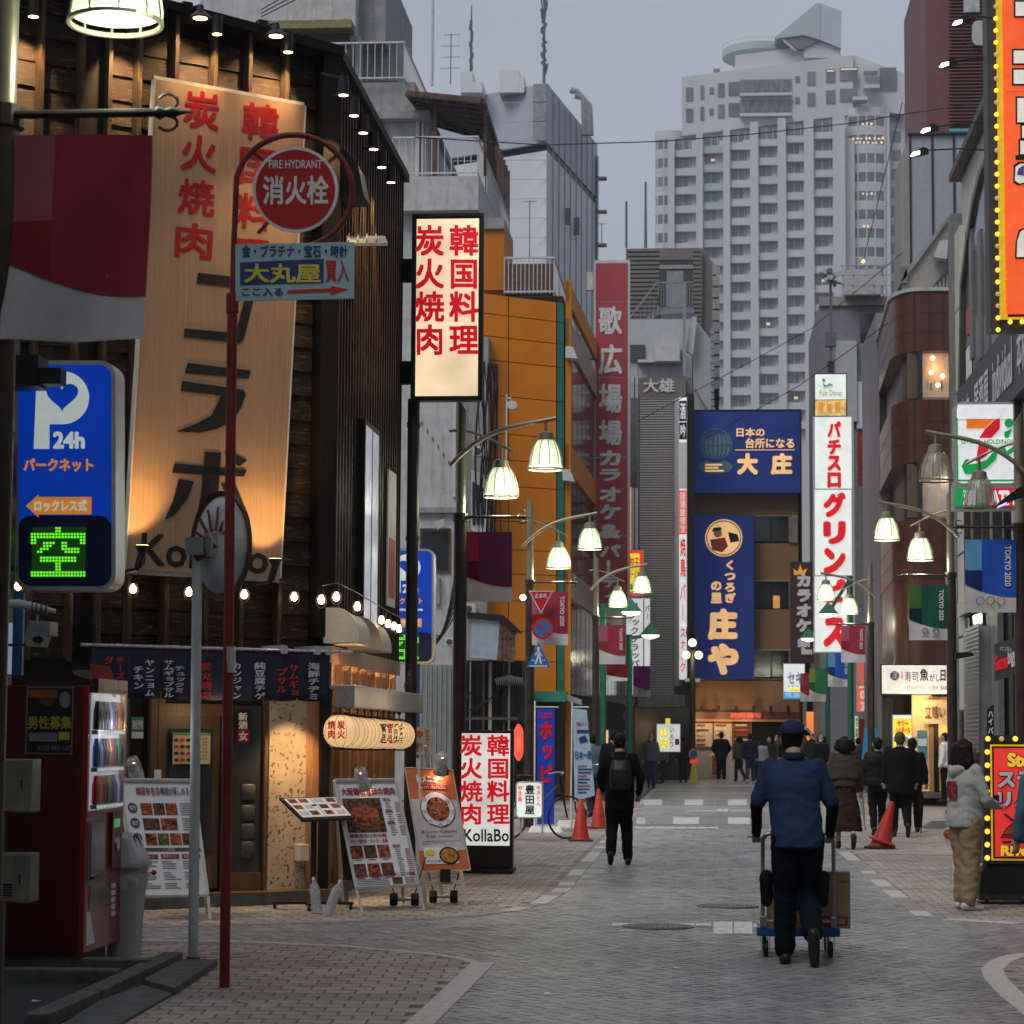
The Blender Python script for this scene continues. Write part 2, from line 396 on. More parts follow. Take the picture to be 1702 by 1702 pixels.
for par, poly, ang in ((pvI, island, .06), (pvL, walkL, 0), (pvR, walkR, 0), (pvC, cornR, .1)):
    lst = []; c = .2; cs, sn = math.cos(ang), math.sin(ang)
    for i in range(-60, 60):
        for j in range(50, 330):
            u = (i+(j % 2)*.5)*c; v = j*c
            x = u*cs-v*sn; y = u*sn+v*cs
            if y > 60 or x < -9 or not seen(x, y) or not inside(x, y, poly): continue
            # grey bands run across the warm pavers
            ti = 4 if (j % 19 in (0, 1)) else rnd.choice([0,1,1,2,2,3])
            lst.append((x, y, ang, ti))
    pavers(lst, c-.005, c-.016, .002, m_walk, par, 'paving_stone', tW)
    far = MB()
    if par in (pvL, pvR):
        q = [(-5,60),(-1.7,60),(-1.7,100),(-5,100)] if par is pvL else [(2.1,60),(5.2,60),(5.2,100),(2.1,100)]
        far.slab(q, -.02, .0); far.c = [(.95,.93,.9)]*8; far.build('far_paving', m_walk, par)
def kerb(par, pts, wd, side=1, step=.6, alt=False, z=.006):
    """stones laid one after another along a line of points"""
    acc = []
    for i in range(len(pts)-1):
        a, b = Vector(pts[i]), Vector(pts[i+1]); L = (b-a).length; n = max(1, round(L/step))
        for k in range(n):
            p, q = a.lerp(b, k/n), a.lerp(b, (k+1)/n)
            if not (seen(p.x, p.y, 200) or seen(q.x, q.y, 200)) or min(p.y, q.y) > 75: continue
            d = (q-p).normalized(); nn = Vector((-d.y, d.x))*wd*side; g = d*.004
            mm = m_kerb if not alt or rnd.random() < .55 else m_pave2
            poly = [p+g, q-g, q-g+nn, p+g+nn]
            ar = sum(poly[t].x*poly[(t+1) % 4].y-poly[(t+1) % 4].x*poly[t].y for t in range(4))
            if ar < 0: poly = poly[::-1]
            MB().slab([tuple(t) for t in poly], -.03, z).build('kerb_stone', mm, par, bevel=.004)
m_pave2 = mat('warm kerb stone', (.27,.24,.22), .6, var=.25, scale=20, bump=.2)
kerb(pvL, curbL, .17, 1, .62, True)
kerb(pvR, curbR, .17, -1, .62, True)
kerb(pvI, isl[:8], .07, 1, .5); kerb(pvI, isl[7:], .17, 1, .33, z=.008)
kerb(pvC, rcor, .16, -1, .4)
# white paving blocks of the crossing and the lines set in the road
def patch(px0, py0, px1, py1, n=1, nm='paving_block', m=m_white, par=road, z=.007):
    for k in range(n):
        a = px0+(px1-px0)*k/n; b = px0+(px1-px0)*(k+1)/n-1.5
        q = [g2(a, py1), g2(b, py1), g2(b, py0), g2(a, py0)]
        MB().slab(q, -.02, z).build(nm, m, par)
for x0, x1 in ((1070,1102),(1138,1170),(1210,1243)): patch(x0, 1329, x1, 1338.5)
for x0, x1 in ((1119,1163),(1210,1248),(1058,1074)): patch(x0, 1359, x1, 1370)
patch(1018,1535.5,1184,1539.5,6,'line_stone'); patch(1186,1533,1219,1553); patch(1220,1533,1252,1553); patch(1252,1537,1262,1541)
patch(1055,1375,1195,1377,8,'line_stone'); patch(1142,1347,1190,1348.6,4,'line_stone'); patch(1191,1345,1212,1349,2); patch(1214,1347,1270,1348.6,4,'line_stone')
for yy in (1305,1318): patch(1090,yy,1330,yy+1.3,10,'line_stone')
# grey tile bands crossing the roadway
m_band = mat('smooth grey band stone', (.2,.21,.225), .5, var=.2, scale=10)
for (y0, y1) in ((1329,1339),(1359,1371)):
    for k in range(14):
        xa = 1060+k*26; 
        if xa > 1400: break
        patch(xa, y0+.6, xa+24, y1-.4, 1, 'band_stone', m_band, z=.0045)
# manhole covers: iron ring with paver infill
m_iron = mat('cast iron', (.2,.195,.19), .6, .3, var=.3, scale=40, bump=.5)
for cx, cy, r in ((1093,1541,.31),(1210,1507,.3)):
    c = G(cx, cy); mh = MB().lathe([(r,-.02),(r,.012),(r*.93,.012),(r*.93,.006),(r*.86,.006),(r*.86,.013),(0.01,.013)], n=36, cap=False).build('manhole_cover', m_iron, road, loc=(c.x, c.y, 0))
    mb = MB()
    for a in range(-5, 6):
        for b in range(-5, 6):
            if math.hypot(a, b) < 5.2: mb.box(a*.045-.016, a*.045+.016, b*.045-.016, b*.045+.016, .012, .017)
    mb.build('stud_pattern', m_iron, mh, kind='stuff')
# dark lot, kerbs and slabs at the left front
lot = structure(MB().slab([g2(*p) for p in [(-200,1612),(130,1612),(250,1618),(262,1632),(60,1720),(-200,1800)]]+[(-6,10.5),(-9,14)], -.04, .012).build('parking_lot', m_asph))
for pts in (((60,1706),(150,1665)),((152,1664),(222,1630)),((224,1629),(288,1598))):
    a, b = [Vector(G(*p)) for p in pts]; MB().obox((a.x,a.y,.03),(b.x,b.y,.03),.14,.08).build('kerb_stone', m_conc, lot, bevel=.008)
for q in ([(238,1640),(300,1606),(362,1606),(290,1655)],[(96,1712),(165,1668),(236,1642),(286,1656),(190,1712)]):
    MB().slab([g2(*p) for p in q], -.02, .05 if q[0][0] == 238 else .022).build('concrete_slab', m_conc, lot, bevel=.006)
# ================================================================ DARK TIMBER RESTAURANT (left)
def woodmat(name, c, rough, stretch, c2=None, bump=.3, scale=3, thr=(.45,.6), spec=.5):
    """wood: long grain, plus paint worn through in patches of a second colour"""
    m = mat(name, c, rough, var=.3, scale=scale*4, stretch=stretch, bump=bump, spec=spec)
    n = m.node_tree; N = n.nodes; L = n.links; b = N['Principled BSDF']
    src = b.inputs['Base Color'].links[0].from_socket
    tc = N.new('ShaderNodeTexCoord'); mp = N.new('ShaderNodeMapping'); mp.inputs['Scale'].default_value = stretch; L.new(tc.outputs['Object'], mp.inputs[0])
    wv = N.new('ShaderNodeTexNoise'); wv.inputs['Scale'].default_value = scale; wv.inputs['Detail'].default_value = 9; wv.inputs['Roughness'].default_value = .8; wv.inputs['Distortion'].default_value = .6
    oi = N.new('ShaderNodeObjectInfo'); ad = N.new('ShaderNodeVectorMath'); ad.operation = 'ADD'; cb = N.new('ShaderNodeCombineXYZ')
    mu = N.new('ShaderNodeMath'); mu.operation = 'MULTIPLY'; mu.inputs[1].default_value = 37; L.new(oi.outputs['Random'], mu.inputs[0]); L.new(mu.outputs[0], cb.inputs[1]); L.new(mu.outputs[0], cb.inputs[0])
    L.new(mp.outputs[0], ad.inputs[0]); L.new(cb.outputs[0], ad.inputs[1]); L.new(ad.outputs[0], wv.inputs[0])
    r = N.new('ShaderNodeMapRange'); r.inputs[1].default_value = thr[0]; r.inputs[2].default_value = thr[1]; L.new(wv.outputs[0], r.inputs[0])
    mi = N.new('ShaderNodeMix'); mi.data_type = 'RGBA'; c2 = c2 or (c[0]*.4, c[1]*.4, c[2]*.4); mi.inputs[7].default_value = (*c2, 1)
    L.new(r.outputs[0], mi.inputs[0]); L.new(src, mi.inputs[6]); L.new(mi.outputs[2], b.inputs['Base Color'])
    return m
m_board = woodmat('weathered dark clapboard', (.022,.014,.009), .5, (1.6,1.6,16), (.2,.13,.075), .5, 3.6, (.555,.63), .2)
m_board2 = woodmat('dark side clapboard', (.016,.012,.01), .45, (1.6,1.6,16), (.15,.1,.06), .6, 2.6, (.54,.62), .2)
m_batten = woodmat('brown batten', (.04,.026,.016), .42, (12,12,1.2), (.13,.09,.05), .3, 2.5, (.52,.62), .25)
m_dark = mat('near black timber', (.011,.009,.008), .6, var=.3, scale=12, bump=.2, spec=.15)
m_warmwood = woodmat('warm cedar', (.36,.2,.09), .45, (10,10,1), (.25,.12,.05), .1, 2)
m_panelwood = woodmat('pale cedar sign veneer', (.36,.235,.14), .5, (26,26,.35), (.28,.175,.1), .02, 1.6, (.35,.65))
m_black = mat('black metal', (.02,.02,.021), .4, .3, var=.2)
m_steel = mat('brushed steel', (.55,.55,.56), .28, .9, var=.1, scale=20)
m_alu = mat('aluminium frame', (.62,.62,.61), .35, .7, var=.1, scale=10)
m_lampin = mat('warm lamp face', (1,.72,.4), .5, emit=14, ec=(1,.62,.28))
m_bulb = mat('clear bulb glow', (1,.8,.6), .3, emit=14, ec=(1,.66,.42))
m_glassdark = mat('dark window glass', (.03,.032,.036), .08, var=.1, spec=.8)
WARM = (1, .62, .28)
Cx, Cy = -3.76, 23.8; RZ = math.radians(39); HT = 8.62
K = T('timber_restaurant', 'dark timber-clad restaurant on the left corner with a big leaning wooden signboard', 'restaurant', (Cx, Cy, 0), RZ)
KF = Fr((Cx, Cy, 0), RZ, root=K)
def ktop(x): return HT - .065*x
body = MB().prism([(-7,0),(-.01,0),(-.01,HT-.1),(-7,ktop(-7)-.1)], .16, 4.2)
body.build('wall_core', m_dark, K)
m_roofk = mat('dark roof felt', (.03,.03,.032), .9)
MB().prism([(-7,ktop(-7)-.1),(.05,HT-.1),(.05,HT+.02),(-7,ktop(-7)+.02)], .0, 4.2).build('roof', m_roofk, K)
# the street wall is parallel to the street: its own frame, turned back into the restaurant's local space
SW = T('x', 'x', 'x', (0,0,0)); SW.name = 'street_wing'
SW.parent = K; SW.location = (0,0,0); SW.rotation_euler = (0,0,PI/2-RZ)
for k in ('label', 'category'): del SW[k]
MB().box(0, 5.55, .1, 3.5, 2.45, HT-.05).build('wall_core', m_dark, SW)
SWL = 5.5
# clapboards on the front, one object each
row = .245; nrow = 27
battx = [KF.px(x, 400).x for x in (-60, 0, 62, 130)] + [KF.px(x, 400).x for x in (176, 226, 287, 352, 410, 472)]
def lapboard(w, h=row):
    return MB().add([(0,-.03,0),(w,-.03,0),(w,-.004,h),(0,-.004,h),(0,.0,0),(w,.0,0),(w,.02,h),(0,.02,h)],
                    [(0,1,2,3),(4,7,6,5),(0,4,5,1),(3,2,6,7),(0,3,7,4),(1,5,6,2)])
xs = battx + [-.16]
sh = {}
for i in range(len(xs)-1):
    if i == 3: continue            # broad dark post
    wdt = xs[i+1]-xs[i]; me = lapboard(wdt).mesh('clapboard', m_board)
    for r in range(nrow+1):
        z = 2.33 + r*row
        if z > ktop(xs[i+1])-.3: continue
        o = link('clapboard', me, K, (xs[i], rnd.uniform(-.004, .006)+.12, z)); o.rotation_euler = (rnd.uniform(-.006,.006), 0, rnd.uniform(-.004,.004))
for i, x in enumerate(xs[:-1]):
    MB().box(x-.022, x+.022, -.03, .1, 2.3, ktop(x)-.08).build('batten', m_batten, K, bevel=.004)
MB().box(xs[3]+.03, xs[4]-.02, .07, .16, 2.3, ktop(xs[3])-.05).build('broad_post', m_dark, K, bevel=.005)
MB().box(-.15, .05, -.06, .14, 2.6, HT-.05).build('corner_post', m_batten if 0 else m_dark, K, bevel=.006)
MB().prism([(-7,ktop(-7)-.1),(.06,HT-.1),(.06,HT),(-7,ktop(-7))], -.1, .12).build('top_rail', m_dark, K, bevel=.006)
# side wing: battens and boards
for r in range(int((HT-2.5)/row)):
    z = 2.5 + r*row
    link('clapboard', sh.setdefault('s', lapboard(SWL).mesh('clapboard', m_board2)), SW, (.05, rnd.uniform(0,.006)+.1, z))
nb = 27
for k in range(nb):
    x = .12 + (SWL-.2)*k/(nb-1)
    MB().box(x-.02, x+.02, -.035, .08, 2.45, HT-.08).build('batten', m_batten, SW, bevel=.004)
MB().box(0, SWL+.05, -.09, .12, HT-.12, HT-.02).build('top_rail', m_dark, SW)
# tall narrow window and posters on the side wing
SF = Fr((Cx, Cy, 0), PI/2)
SFo = lambda **k: None
def side(px_, z):          # local x on the street wing for a photo column
    v = PX(px_, 1222, Cx+.06); return v.y-Cy
x0, x1 = side(592, 0), side(617, 0)
zt = 1.65+(1222-702)/4000*(Cy+x0)*1.0; zb = zt-2.15
wf = MB(); wf.box(x0, x1, -.12, -.04, zt, zt+.06).box(x0, x1, -.12, -.04, zb-.06, zb).box(x0, x0+.06, -.12, -.04, zb, zt).box(x1-.06, x1, -.12, -.04, zb, zt).box((x0+x1)/2-.03, (x0+x1)/2+.03, -.12, -.04, zb, zt)
win = wf.build('window', m_dark, SW)
m_winlit = mat('pale lit window glass', (.7,.72,.78), .15, emit=.28, ec=(.75,.8,.95), evar=.3)
MB().box(x0+.05, x1-.05, -.118, -.1, zb, zt).build('pane', m_winlit, win)
m_paper = mat('printed paper', (.62,.6,.55), .6, var=.15)
m_redp = mat('faded red print', (.5,.08,.07), .6)
x0, x1 = side(640, 0), side(653, 0); zt = 1.65+(1222-778)/4000*(Cy+x0); zb = zt-1.6
pst = MB().box(x0, x1, -.07, -.05, zb, zt).build('poster', m_paper, SW)
MB().box(x0+.08, x1-.08, -.074, -.07, zb+.1, zb+.8).build('print', m_redp, pst)
# signboard leaning a little to the right, nailed on the front
qd = [(258,131),(508,176),(466,961),(208,946)]
pts = [KF.px(x, y, .16) for x, y in qd]
SBR = T('wooden_signboard', 'tall pale cedar signboard with red and black lettering leaning on the timber wall', 'signboard', (Cx, Cy, 0), RZ)
SB = Fr((Cx, Cy, 0), RZ, root=SBR)
MB().prism([(p.x, p.z) for p in pts[::-1]], pts[0].y, pts[0].y+.06).build('board', m_panelwood, SBR)
e = MB()
for a, b in ((0,1),(1,2),(2,3),(3,0)):
    e.obox((pts[a].x, pts[a].y+.03, pts[a].z), (pts[b].x, pts[b].y+.03, pts[b].z), .012, .08)
m_edge = mat('pale board edge', (.5,.5,.47), .6); e.build('edge_strip', m_edge, SBR)
m_redpaint = mat('red sign paint', (.28,.004,.008), .45, var=.1)
m_blackpaint = mat('black sign paint', (.013,.012,.012), .45, var=.1)
def sbq(x0, y0, x1, y1, lean=-.055):
    sl = .13*(1222-(y0+y1)/2)/1100+.02
    f = lambda x, y: (x + (y-(y0+y1)/2)*lean, y + (x-(x0+x1)/2)*sl)
    return [f(x0,y0), f(x1,y0), f(x1,y1), f(x0,y1)]
def sbt(s, x0, y0, x1, y1, m, bold=.022, nm='lettering', sl=True):
    SB.text(s, x0, y0, x1, y1, m, d=.163, bold=bold, name=nm, quad=sbq(x0,y0,x1,y1))
for i, ch in enumerate('炭火焼肉'):
    sbt(ch, 305-i*4.5, 152+i*73, 365-i*4, 214+i*72, m_redpaint)
for i, ch in enumerate('韓国料理'):
    sbt(ch, 403-i*5, 172+i*75, 463-i*5, 234+i*74, m_redpaint)
# the four big katakana, drawn as strokes
def strokes(lst):
    for ps in lst: SB.poly(ps, m_blackpaint, 'big_letter', d=.168, t=.005)
strokes([[(330,453),(430,465),(405,565),(398,570),(306,560),(307,546),(392,553),(412,480),(327,470)]])
strokes([[(312,603),(417,616),(413,629),(308,620)], [(303,633),(405,648),(409,655),(400,680),(385,700),(360,713),(332,719),(294,717),(325,705),(352,690),(368,657),(301,650)],
         [(341,751),(368,752),(362,830),(350,868),(326,866),(335,820)], [(290,770),(410,781),(405,792),(286,786)],
         [(297,796),(322,800),(312,828),(290,856),(274,864),(288,832)], [(373,751),(390,754),(411,765),(398,775),(380,766)], [(368,804),(390,800),(402,830),(410,850),(392,862)]])
SB.text('KollaBo', 233, 886, 446, 950, m_blackpaint, d=.164, bold=.015, quad=[(236,885),(449,905),(444,955),(232,938)])
# downlights along the eaves
def eave_lamp(par, x, z, out=.24, long_=True, e=22, aim=(0,.75,-1)):
    lt = par
    h = MB().lathe([(.05,.0),(.055,-.19),(.052,-.19)], c=(x, -out, z), n=14, cap=True); h.obox((x,-.02,z+.03),(x,-out,z-.02),.025,.025)
    ho = h.build('wall_lamp', m_black, lt, smooth=True)
    f = MB().lathe([(.046,-.192),(.001,-.192)], c=(x,-out,z), n=14, cap=False).build('lamp_face', m_lampin, ho)
    spot(ho, (x, -out, z-.2), aim, e, WARM, 75, .8, .03)
def bell_lamp(par, x, z, out=.36):
    h = MB().lathe([(.03,.0),(.04,-.06),(.09,-.1),(.12,-.13)], c=(x,-out,z), n=16); h.obox((x,-.02,z+.04),(x,-out,z),.02,.02).box(x-.05,x+.05,-.1,-.02,z-.02,z+.1)
    ho = h.build('wall_lamp', m_black, par, smooth=True)
    MB().lathe([(.07,-.131),(.001,-.131)], c=(x,-out,z), n=14, cap=False).build('lamp_face', m_lampin, ho)
    spot(ho, (x, -out, z-.14), (0,.8,-1), 95, WARM, 85, .8, .03)
for x in (62,): eave_lamp(K, KF.px(x, 20, .33).x, KF.px(x, 22, .33).z+.18, e=200)
for x, y in ((226,40),): eave_lamp(K, KF.px(x, y, .3).x, KF.px(x, y, .3).z+.1, e=170)
for x, y in ((333,22),(459,52)): v = KF.px(x, y, .36); bell_lamp(K, v.x, v.z+.08)
for x, y in ((368,50),(486,80)): v = KF.px(x, y, .33); eave_lamp(K, v.x, v.z+.17, e=150)
for x, y in ((594,158),(611,192),(626,221),(643,248),(656,278),(671,303)):
    v = PX(x-8, y, Cx+.33); eave_lamp(SW, v.y-Cy, v.z+.19, e=110, aim=(0,.42,-1))
# two uplights at the foot of the signboard
for x, y in ((234,914),(455,936)):
    v = KF.px(x, y, .42); h = MB().tube([(v.x-.03,-.42,v.z-.17),(v.x,-.45,v.z-.03)], .035, 12)
    h.lathe([(.02,0),(.065,.09),(.07,.1)], c=(v.x,-.45,v.z-.06), n=14).obox((v.x-.05,-.1,v.z-.2),(v.x-.03,-.42,v.z-.18),.03,.03)
    ho = h.build('floodlight', m_black, SBR, smooth=True)
    MB().lathe([(.062,.042),(.001,.042)], c=(v.x,-.45,v.z), n=14, cap=False).build('lamp_face', m_lampin, ho)
    spot(ho, (v.x, -.45, v.z+.07), (.02,.5,1), 70, (1,.6,.24), 95, .9, .04)
# string of caged bulbs
SL = T('bulb_string', 'string of glowing caged bulbs hung along both timber walls above the navy curtain', 'string lights', (Cx, Cy, 0), RZ)
SLs = T('x','x','x'); SLs.parent = SL; SLs.name = 'street_side_run'; SLs.rotation_euler = (0,0,PI/2-RZ); del SLs['label']; del SLs['category']
def cage():
    mb = MB(); n = 8
    for k in range(n):
        t = 2*PI*k/n; mb.tube([(r*math.cos(t), r*math.sin(t), z) for r, z in ((.022,.0),(.05,-.05),(.052,-.09),(.03,-.135),(.0,-.15))], .0025, 4)
    mb.lathe([(.053,-.075),(.053,-.08)], n=16, cap=False); return mb
me_cage = cage().mesh('cage', m_black); me_sock = MB().lathe([(.018,.05),(.022,0),(.02,-.02)], n=10).mesh('socket', m_black)
me_bulb = MB().lathe([(.014,-.02),(.02,-.035),(.033,-.06),(.034,-.078),(.022,-.1),(.002,-.108)], n=14).mesh('bulb', m_bulb, True)
def caged(par, x, y, z, e=4):
    b = link('bulb', me_bulb, par, (x, y, z)); 
    for nm, me in (('socket', me_sock), ('cage', me_cage)): link(nm, me, b)
    point(b, (0,0,-.07), e, (1,.6,.32), .03)
fp = []
for x, y in ((30,980),(122,978),(221,985),(314,990),(406,994),(489,998)):
    v = KF.px(x, y, .12); caged(SL, v.x, -.12, v.z+.1, 3.5); fp.append((v.x, -.12, v.z+.17))
MB().tube(fp, .006, 5).build('cable', m_black, SL)
fp = []
for x, y, o in ((534,1003,.1),(559,998,.2),(594,1014,.3),(634,1036,.3),(645,1042,.25),(655,1046,.25),(663,1050,.25)):
    Xp = Cx+o; v = PX(x, y, Xp); caged(SLs, v.y-Cy, -o, v.z+.1, 2.5); fp.append((v.y-Cy, -o, v.z+.17))
MB().tube(fp, .006, 5).build('cable', m_black, SLs)
# two quarter-round canopies hung on the street side, seen end on
m_cream = mat('cream painted hood', (.52,.46,.38), .5, var=.12)
for k, (x0, x1, y0, y1, Yd) in enumerate(((537,598,1010,1069,23.72),(574,634,1024,1080,25.0))):
    H = Fr((0, Yd, 0), 0, name='door_hood', label='cream quarter-round door hood %s on the street side of the timber wall' % ('nearest the corner' if k == 0 else 'behind the first one'), cat='hood')
    a, b = H.px(x0, y1), H.px(x1, y0); w, h = b.x-a.x, b.z-a.z
    pr = [(a.x, a.z), (b.x, a.z+.01)] + [(a.x+w*(.35+.65*math.cos(t)), a.z+h*(.12+.88*math.sin(t))) for t in [PI/2*i/10 for i in range(0, 11)]] + [(a.x, b.z)]
    MB().prism(pr, 0, .05).build('end_panel', m_cream, H.root, bevel=.004)
    MB().prism([(a.x, a.z), (b.x-.02, a.z)] + [(a.x+(w-.02)*(.35+.65*math.cos(t)), a.z+(h-.02)*(.12+.88*math.sin(t))) for t in [PI/2*i/10 for i in range(0, 11)]] + [(a.x, b.z-.02)], .05, 1.0).build('shell', m_cream, H.root, smooth=True)
# ---- ground floor front: stone pier, wooden screens, glass
m_stone = mat('speckled travertine pier', (.46,.38,.27), .6, var=.15, scale=4, bump=.2)
def speck(m, c=(.05,.035,.02), sc=26, thr=.68):
    n = m.node_tree; N = n.nodes; L = n.links; b = N['Principled BSDF']; src = b.inputs['Base Color'].links[0].from_socket
    tc = N.new('ShaderNodeTexCoord'); nz = N.new('ShaderNodeTexNoise'); nz.inputs['Scale'].default_value = sc; nz.inputs['Detail'].default_value = 3; L.new(tc.outputs['Object'], nz.inputs[0])
    r = N.new('ShaderNodeMapRange'); r.inputs[1].default_value = thr-.015; r.inputs[2].default_value = thr+.015; L.new(nz.outputs[0], r.inputs[0])
    mi = N.new('ShaderNodeMix'); mi.data_type = 'RGBA'; mi.inputs[7].default_value = (*c, 1); L.new(r.outputs[0], mi.inputs[0]); L.new(src, mi.inputs[6]); L.new(mi.outputs[2], b.inputs['Base Color'])
speck(m_stone, (.12,.08,.045), thr=.61, sc=30)
zt = KF.px(470, 1160).z
a, b = KF.px(444, 1500, .05), KF.px(505, 1500, .05)
MB().box(a.x, b.x, -.05, .3, .12, zt).build('stone_pier', m_stone, K)
MB().box(b.x, .03, -.08, .1, .1, zt+.1).build('cedar_post', m_warmwood, K)
MB().box(-.12, -.02, -.12, .1, .1, zt+.1).build('dark_post', m_dark, K)
zt2 = KF.px(300, 1150).z
MB().box(-7, a.x, .02, .16, 0, zt2+.3).build('inner_wall', m_dark, K)
m_iron2 = mat('dull pot steel', (.12,.12,.12), .45, .7)
m_screen = woodmat('brown door timber', (.12,.065,.03), .4, (10,10,1), (.07,.035,.018), .1, 2)
for x in (203, 250, 262, 372, 440):
    v = KF.px(x, 1400); MB().box(v.x-.035, v.x+.035, -.04, .05, .12, zt2).build('door_post', m_screen, K)
v0, v1 = KF.px(262, 1190), KF.px(372, 1190)
MB().box(v0.x, v1.x, -.03, .05, v0.z-.0, v0.z+.12).build('door_head', m_screen, K)
dr = MB().box(v0.x+.04, v1.x-.04, -.0, .03, .16, v0.z).build('door', m_screen, K)
MB().box(v0.x+.12, v1.x-.12, -.012, .0, .5, v0.z-.12).build('pane', m_glassdark, dr)
w0, w1 = KF.px(376, 1190), KF.px(436, 1190)
gd = MB().box(w0.x, w1.x, 0, .02, .3, w0.z+.1).build('side_window', m_glassdark, K)
MB().box(w0.x, w1.x, -.03, .05, .12, .3).build('window_sill', m_screen, K)
for z in (.45, .62, .8, 1.0):
    MB().lathe([(.09,0),(.1,.02),(.1,.13),(.09,.15)], c=((w0.x*.35+w1.x*.65), .06, z), n=14).build('steel_pot', m_iron2, gd, smooth=True)
MB().box(-7, .1, -.32, .2, -.02, .11).build('step', m_conc, K)
MB().box(-7, .1, -.3, .2, .11, .125).build('step_edge', m_screen, K)
# posters on the door screens
m_teal = mat('teal notice', (.05,.2,.28), .5); m_yel = mat('yellow notice', (.6,.5,.28), .55, emit=0)
m_ink = mat('brown print', (.12,.04,.03), .6); m_inkk = mat('black print', (.03,.03,.03), .6); m_whp = mat('white print', (.75,.75,.74), .5); m_red2 = mat('red print', (.6,.03,.03), .5)
m_greenp = mat('green print', (.08,.3,.1), .5)
def poster(fr, x0, y0, x1, y1, m, nm='poster', d=.06, par=None): return fr.rect(x0, y0, x1, y1, m, nm, d=d, t=.006, parent=par)
p = poster(KF, 218,1192,239,1228, m_teal); KF.rect(219,1217,238,1227, m_paper, 'print', d=.064, t=.003, parent=p); KF.text('宴会予約',220,1196,237,1212,m_whp,d=.066,bold=.02,parent=p)
p = poster(KF, 287,1220,350,1270, m_yel); KF.rect(287,1218,350,1222, m_greenp,'print',d=.064,t=.003,parent=p)
for i in range(3):
    for j in range(4): KF.disc(293+i*10+j*.2, 1230+j*11, 4, [m_ink,m_red2,m_inkk][(i+j) % 3], 'dish_picture', d=.066, t=.003, ry=3, n=10, parent=p)
for j in range(7): KF.text('焼肉定食', 324+ (j%2)*12, 1226+j*5.5, 345, 1229.5+j*5.5, m_inkk, d=.066, bold=0, parent=p, name='print')
p = poster(KF, 392,1180,418,1235, m_blackpaint); KF.text('新酒',396,1184,412,1212,m_whp,d=.066,vert=True,bold=.03,parent=p); KF.rect(395,1212,415,1234,m_redpaint,'print',d=.064,t=.003,parent=p); KF.text('女',397,1215,412,1231,m_whp,d=.068,bold=.03,parent=p)
v = KF.px(262, 1290, .07); MB().cbox((v.x, -.07, v.z), (.06,.03,.12)).build('intercom', m_whp, K)
bx = KF.px(425, 1417, .1); v = KF.px(500, 1417, .1); MB().cbox((v.x, -.12, v.z), (.1,.12,.17)).build('outlet_box', m_cream, K, bevel=.01)
spot(K, (a.x+.2, -.35, zt-.05), (.0,.2,-1), 70, WARM, 90, .8, .04)
point(K, (KF.px(330,1200).x, -.5, zt2-.2), 3, WARM, .08)
# ---- navy noren curtain
m_navy = mat('navy cotton', (.016,.018,.045), .85, var=.2, scale=60, bump=.15)
N_ = Fr((Cx, Cy, 0), RZ, name='noren_curtain', label='navy noren curtain with white and red dish names over the restaurant front', cat='curtain')
x0, x1 = N_.px(150, 1100, .45).x, N_.px(548, 1100, .45).x; zt = N_.px(350, 1080, .45).z; zb = N_.px(548, 1165, .45).z
panels = 7; mbs = []
for k in range(panels):
    a = x0+(x1-x0)*k/panels+.008; b = x0+(x1-x0)*(k+1)/panels-.008; mb = MB(); nx, nz = 10, 6; vs = []; fs = []
    for j in range(nz+1):
        for i in range(nx+1):
            u = i/nx; w_ = j/nz; x = a+(b-a)*u; z = zt-(zt-zb)*w_ - .01*math.sin(u*PI)*w_
            vs.append((x, -.45-.014*w_*math.sin(u*9+k*2)-.01*w_, z))
    for j in range(nz):
        for i in range(nx): q = j*(nx+1)+i; fs.append((q, q+nx+1, q+nx+2, q+1))
    o = MB().add(vs, fs).build('cloth_panel', m_navy, N_.root, smooth=True); sm = o.modifiers.new('thick', 'SOLIDIFY'); sm.thickness = .004
MB().tube([(x0-.1,-.45,zt+.015),(x1+.25,-.45,zt+.015)], .016, 8).build('rail', m_steel, N_.root)
for x in (470, 525, 545):
    v = N_.px(x, 1082, .45); MB().obox((v.x,-.05,zt+.05),(v.x,-.46,zt+.05),.03,.03).box(v.x-.03,v.x+.03,-.49,-.42,zt-.02,zt+.06).build('bracket', m_alu, N_.root)
m_nw = mat('white dye', (.62,.62,.66), .8); m_nr = mat('red dye', (.55,.03,.04), .8)
for (s, x0, y0, x1, y1, m) in (('ダ',172,1090,190,1104,m_nr),('チーズ',192,1090,208,1130,m_nr),('ヤンニョム',240,1095,258,1158,m_nw),('チキン',220,1106,240,1146,m_nw),
    ('チュックミ',289,1106,308,1152,m_nw),('サムギョプサル',271,1096,290,1160,m_nw),('炭火焼肉',331,1100,352,1164,m_nr),('カンジャン',386,1100,402,1162,m_nw),
    ('純豆腐チゲ',422,1100,442,1163,m_nw),('サムギョ',479,1103,498,1158,m_nr),('プサル',459,1110,478,1152,m_nr),('海鮮チヂミ',511,1101,532,1164,m_nw)):
    N_.text(s, x0, y0, x1, y1, m, d=.485, vert=True, bold=.022)
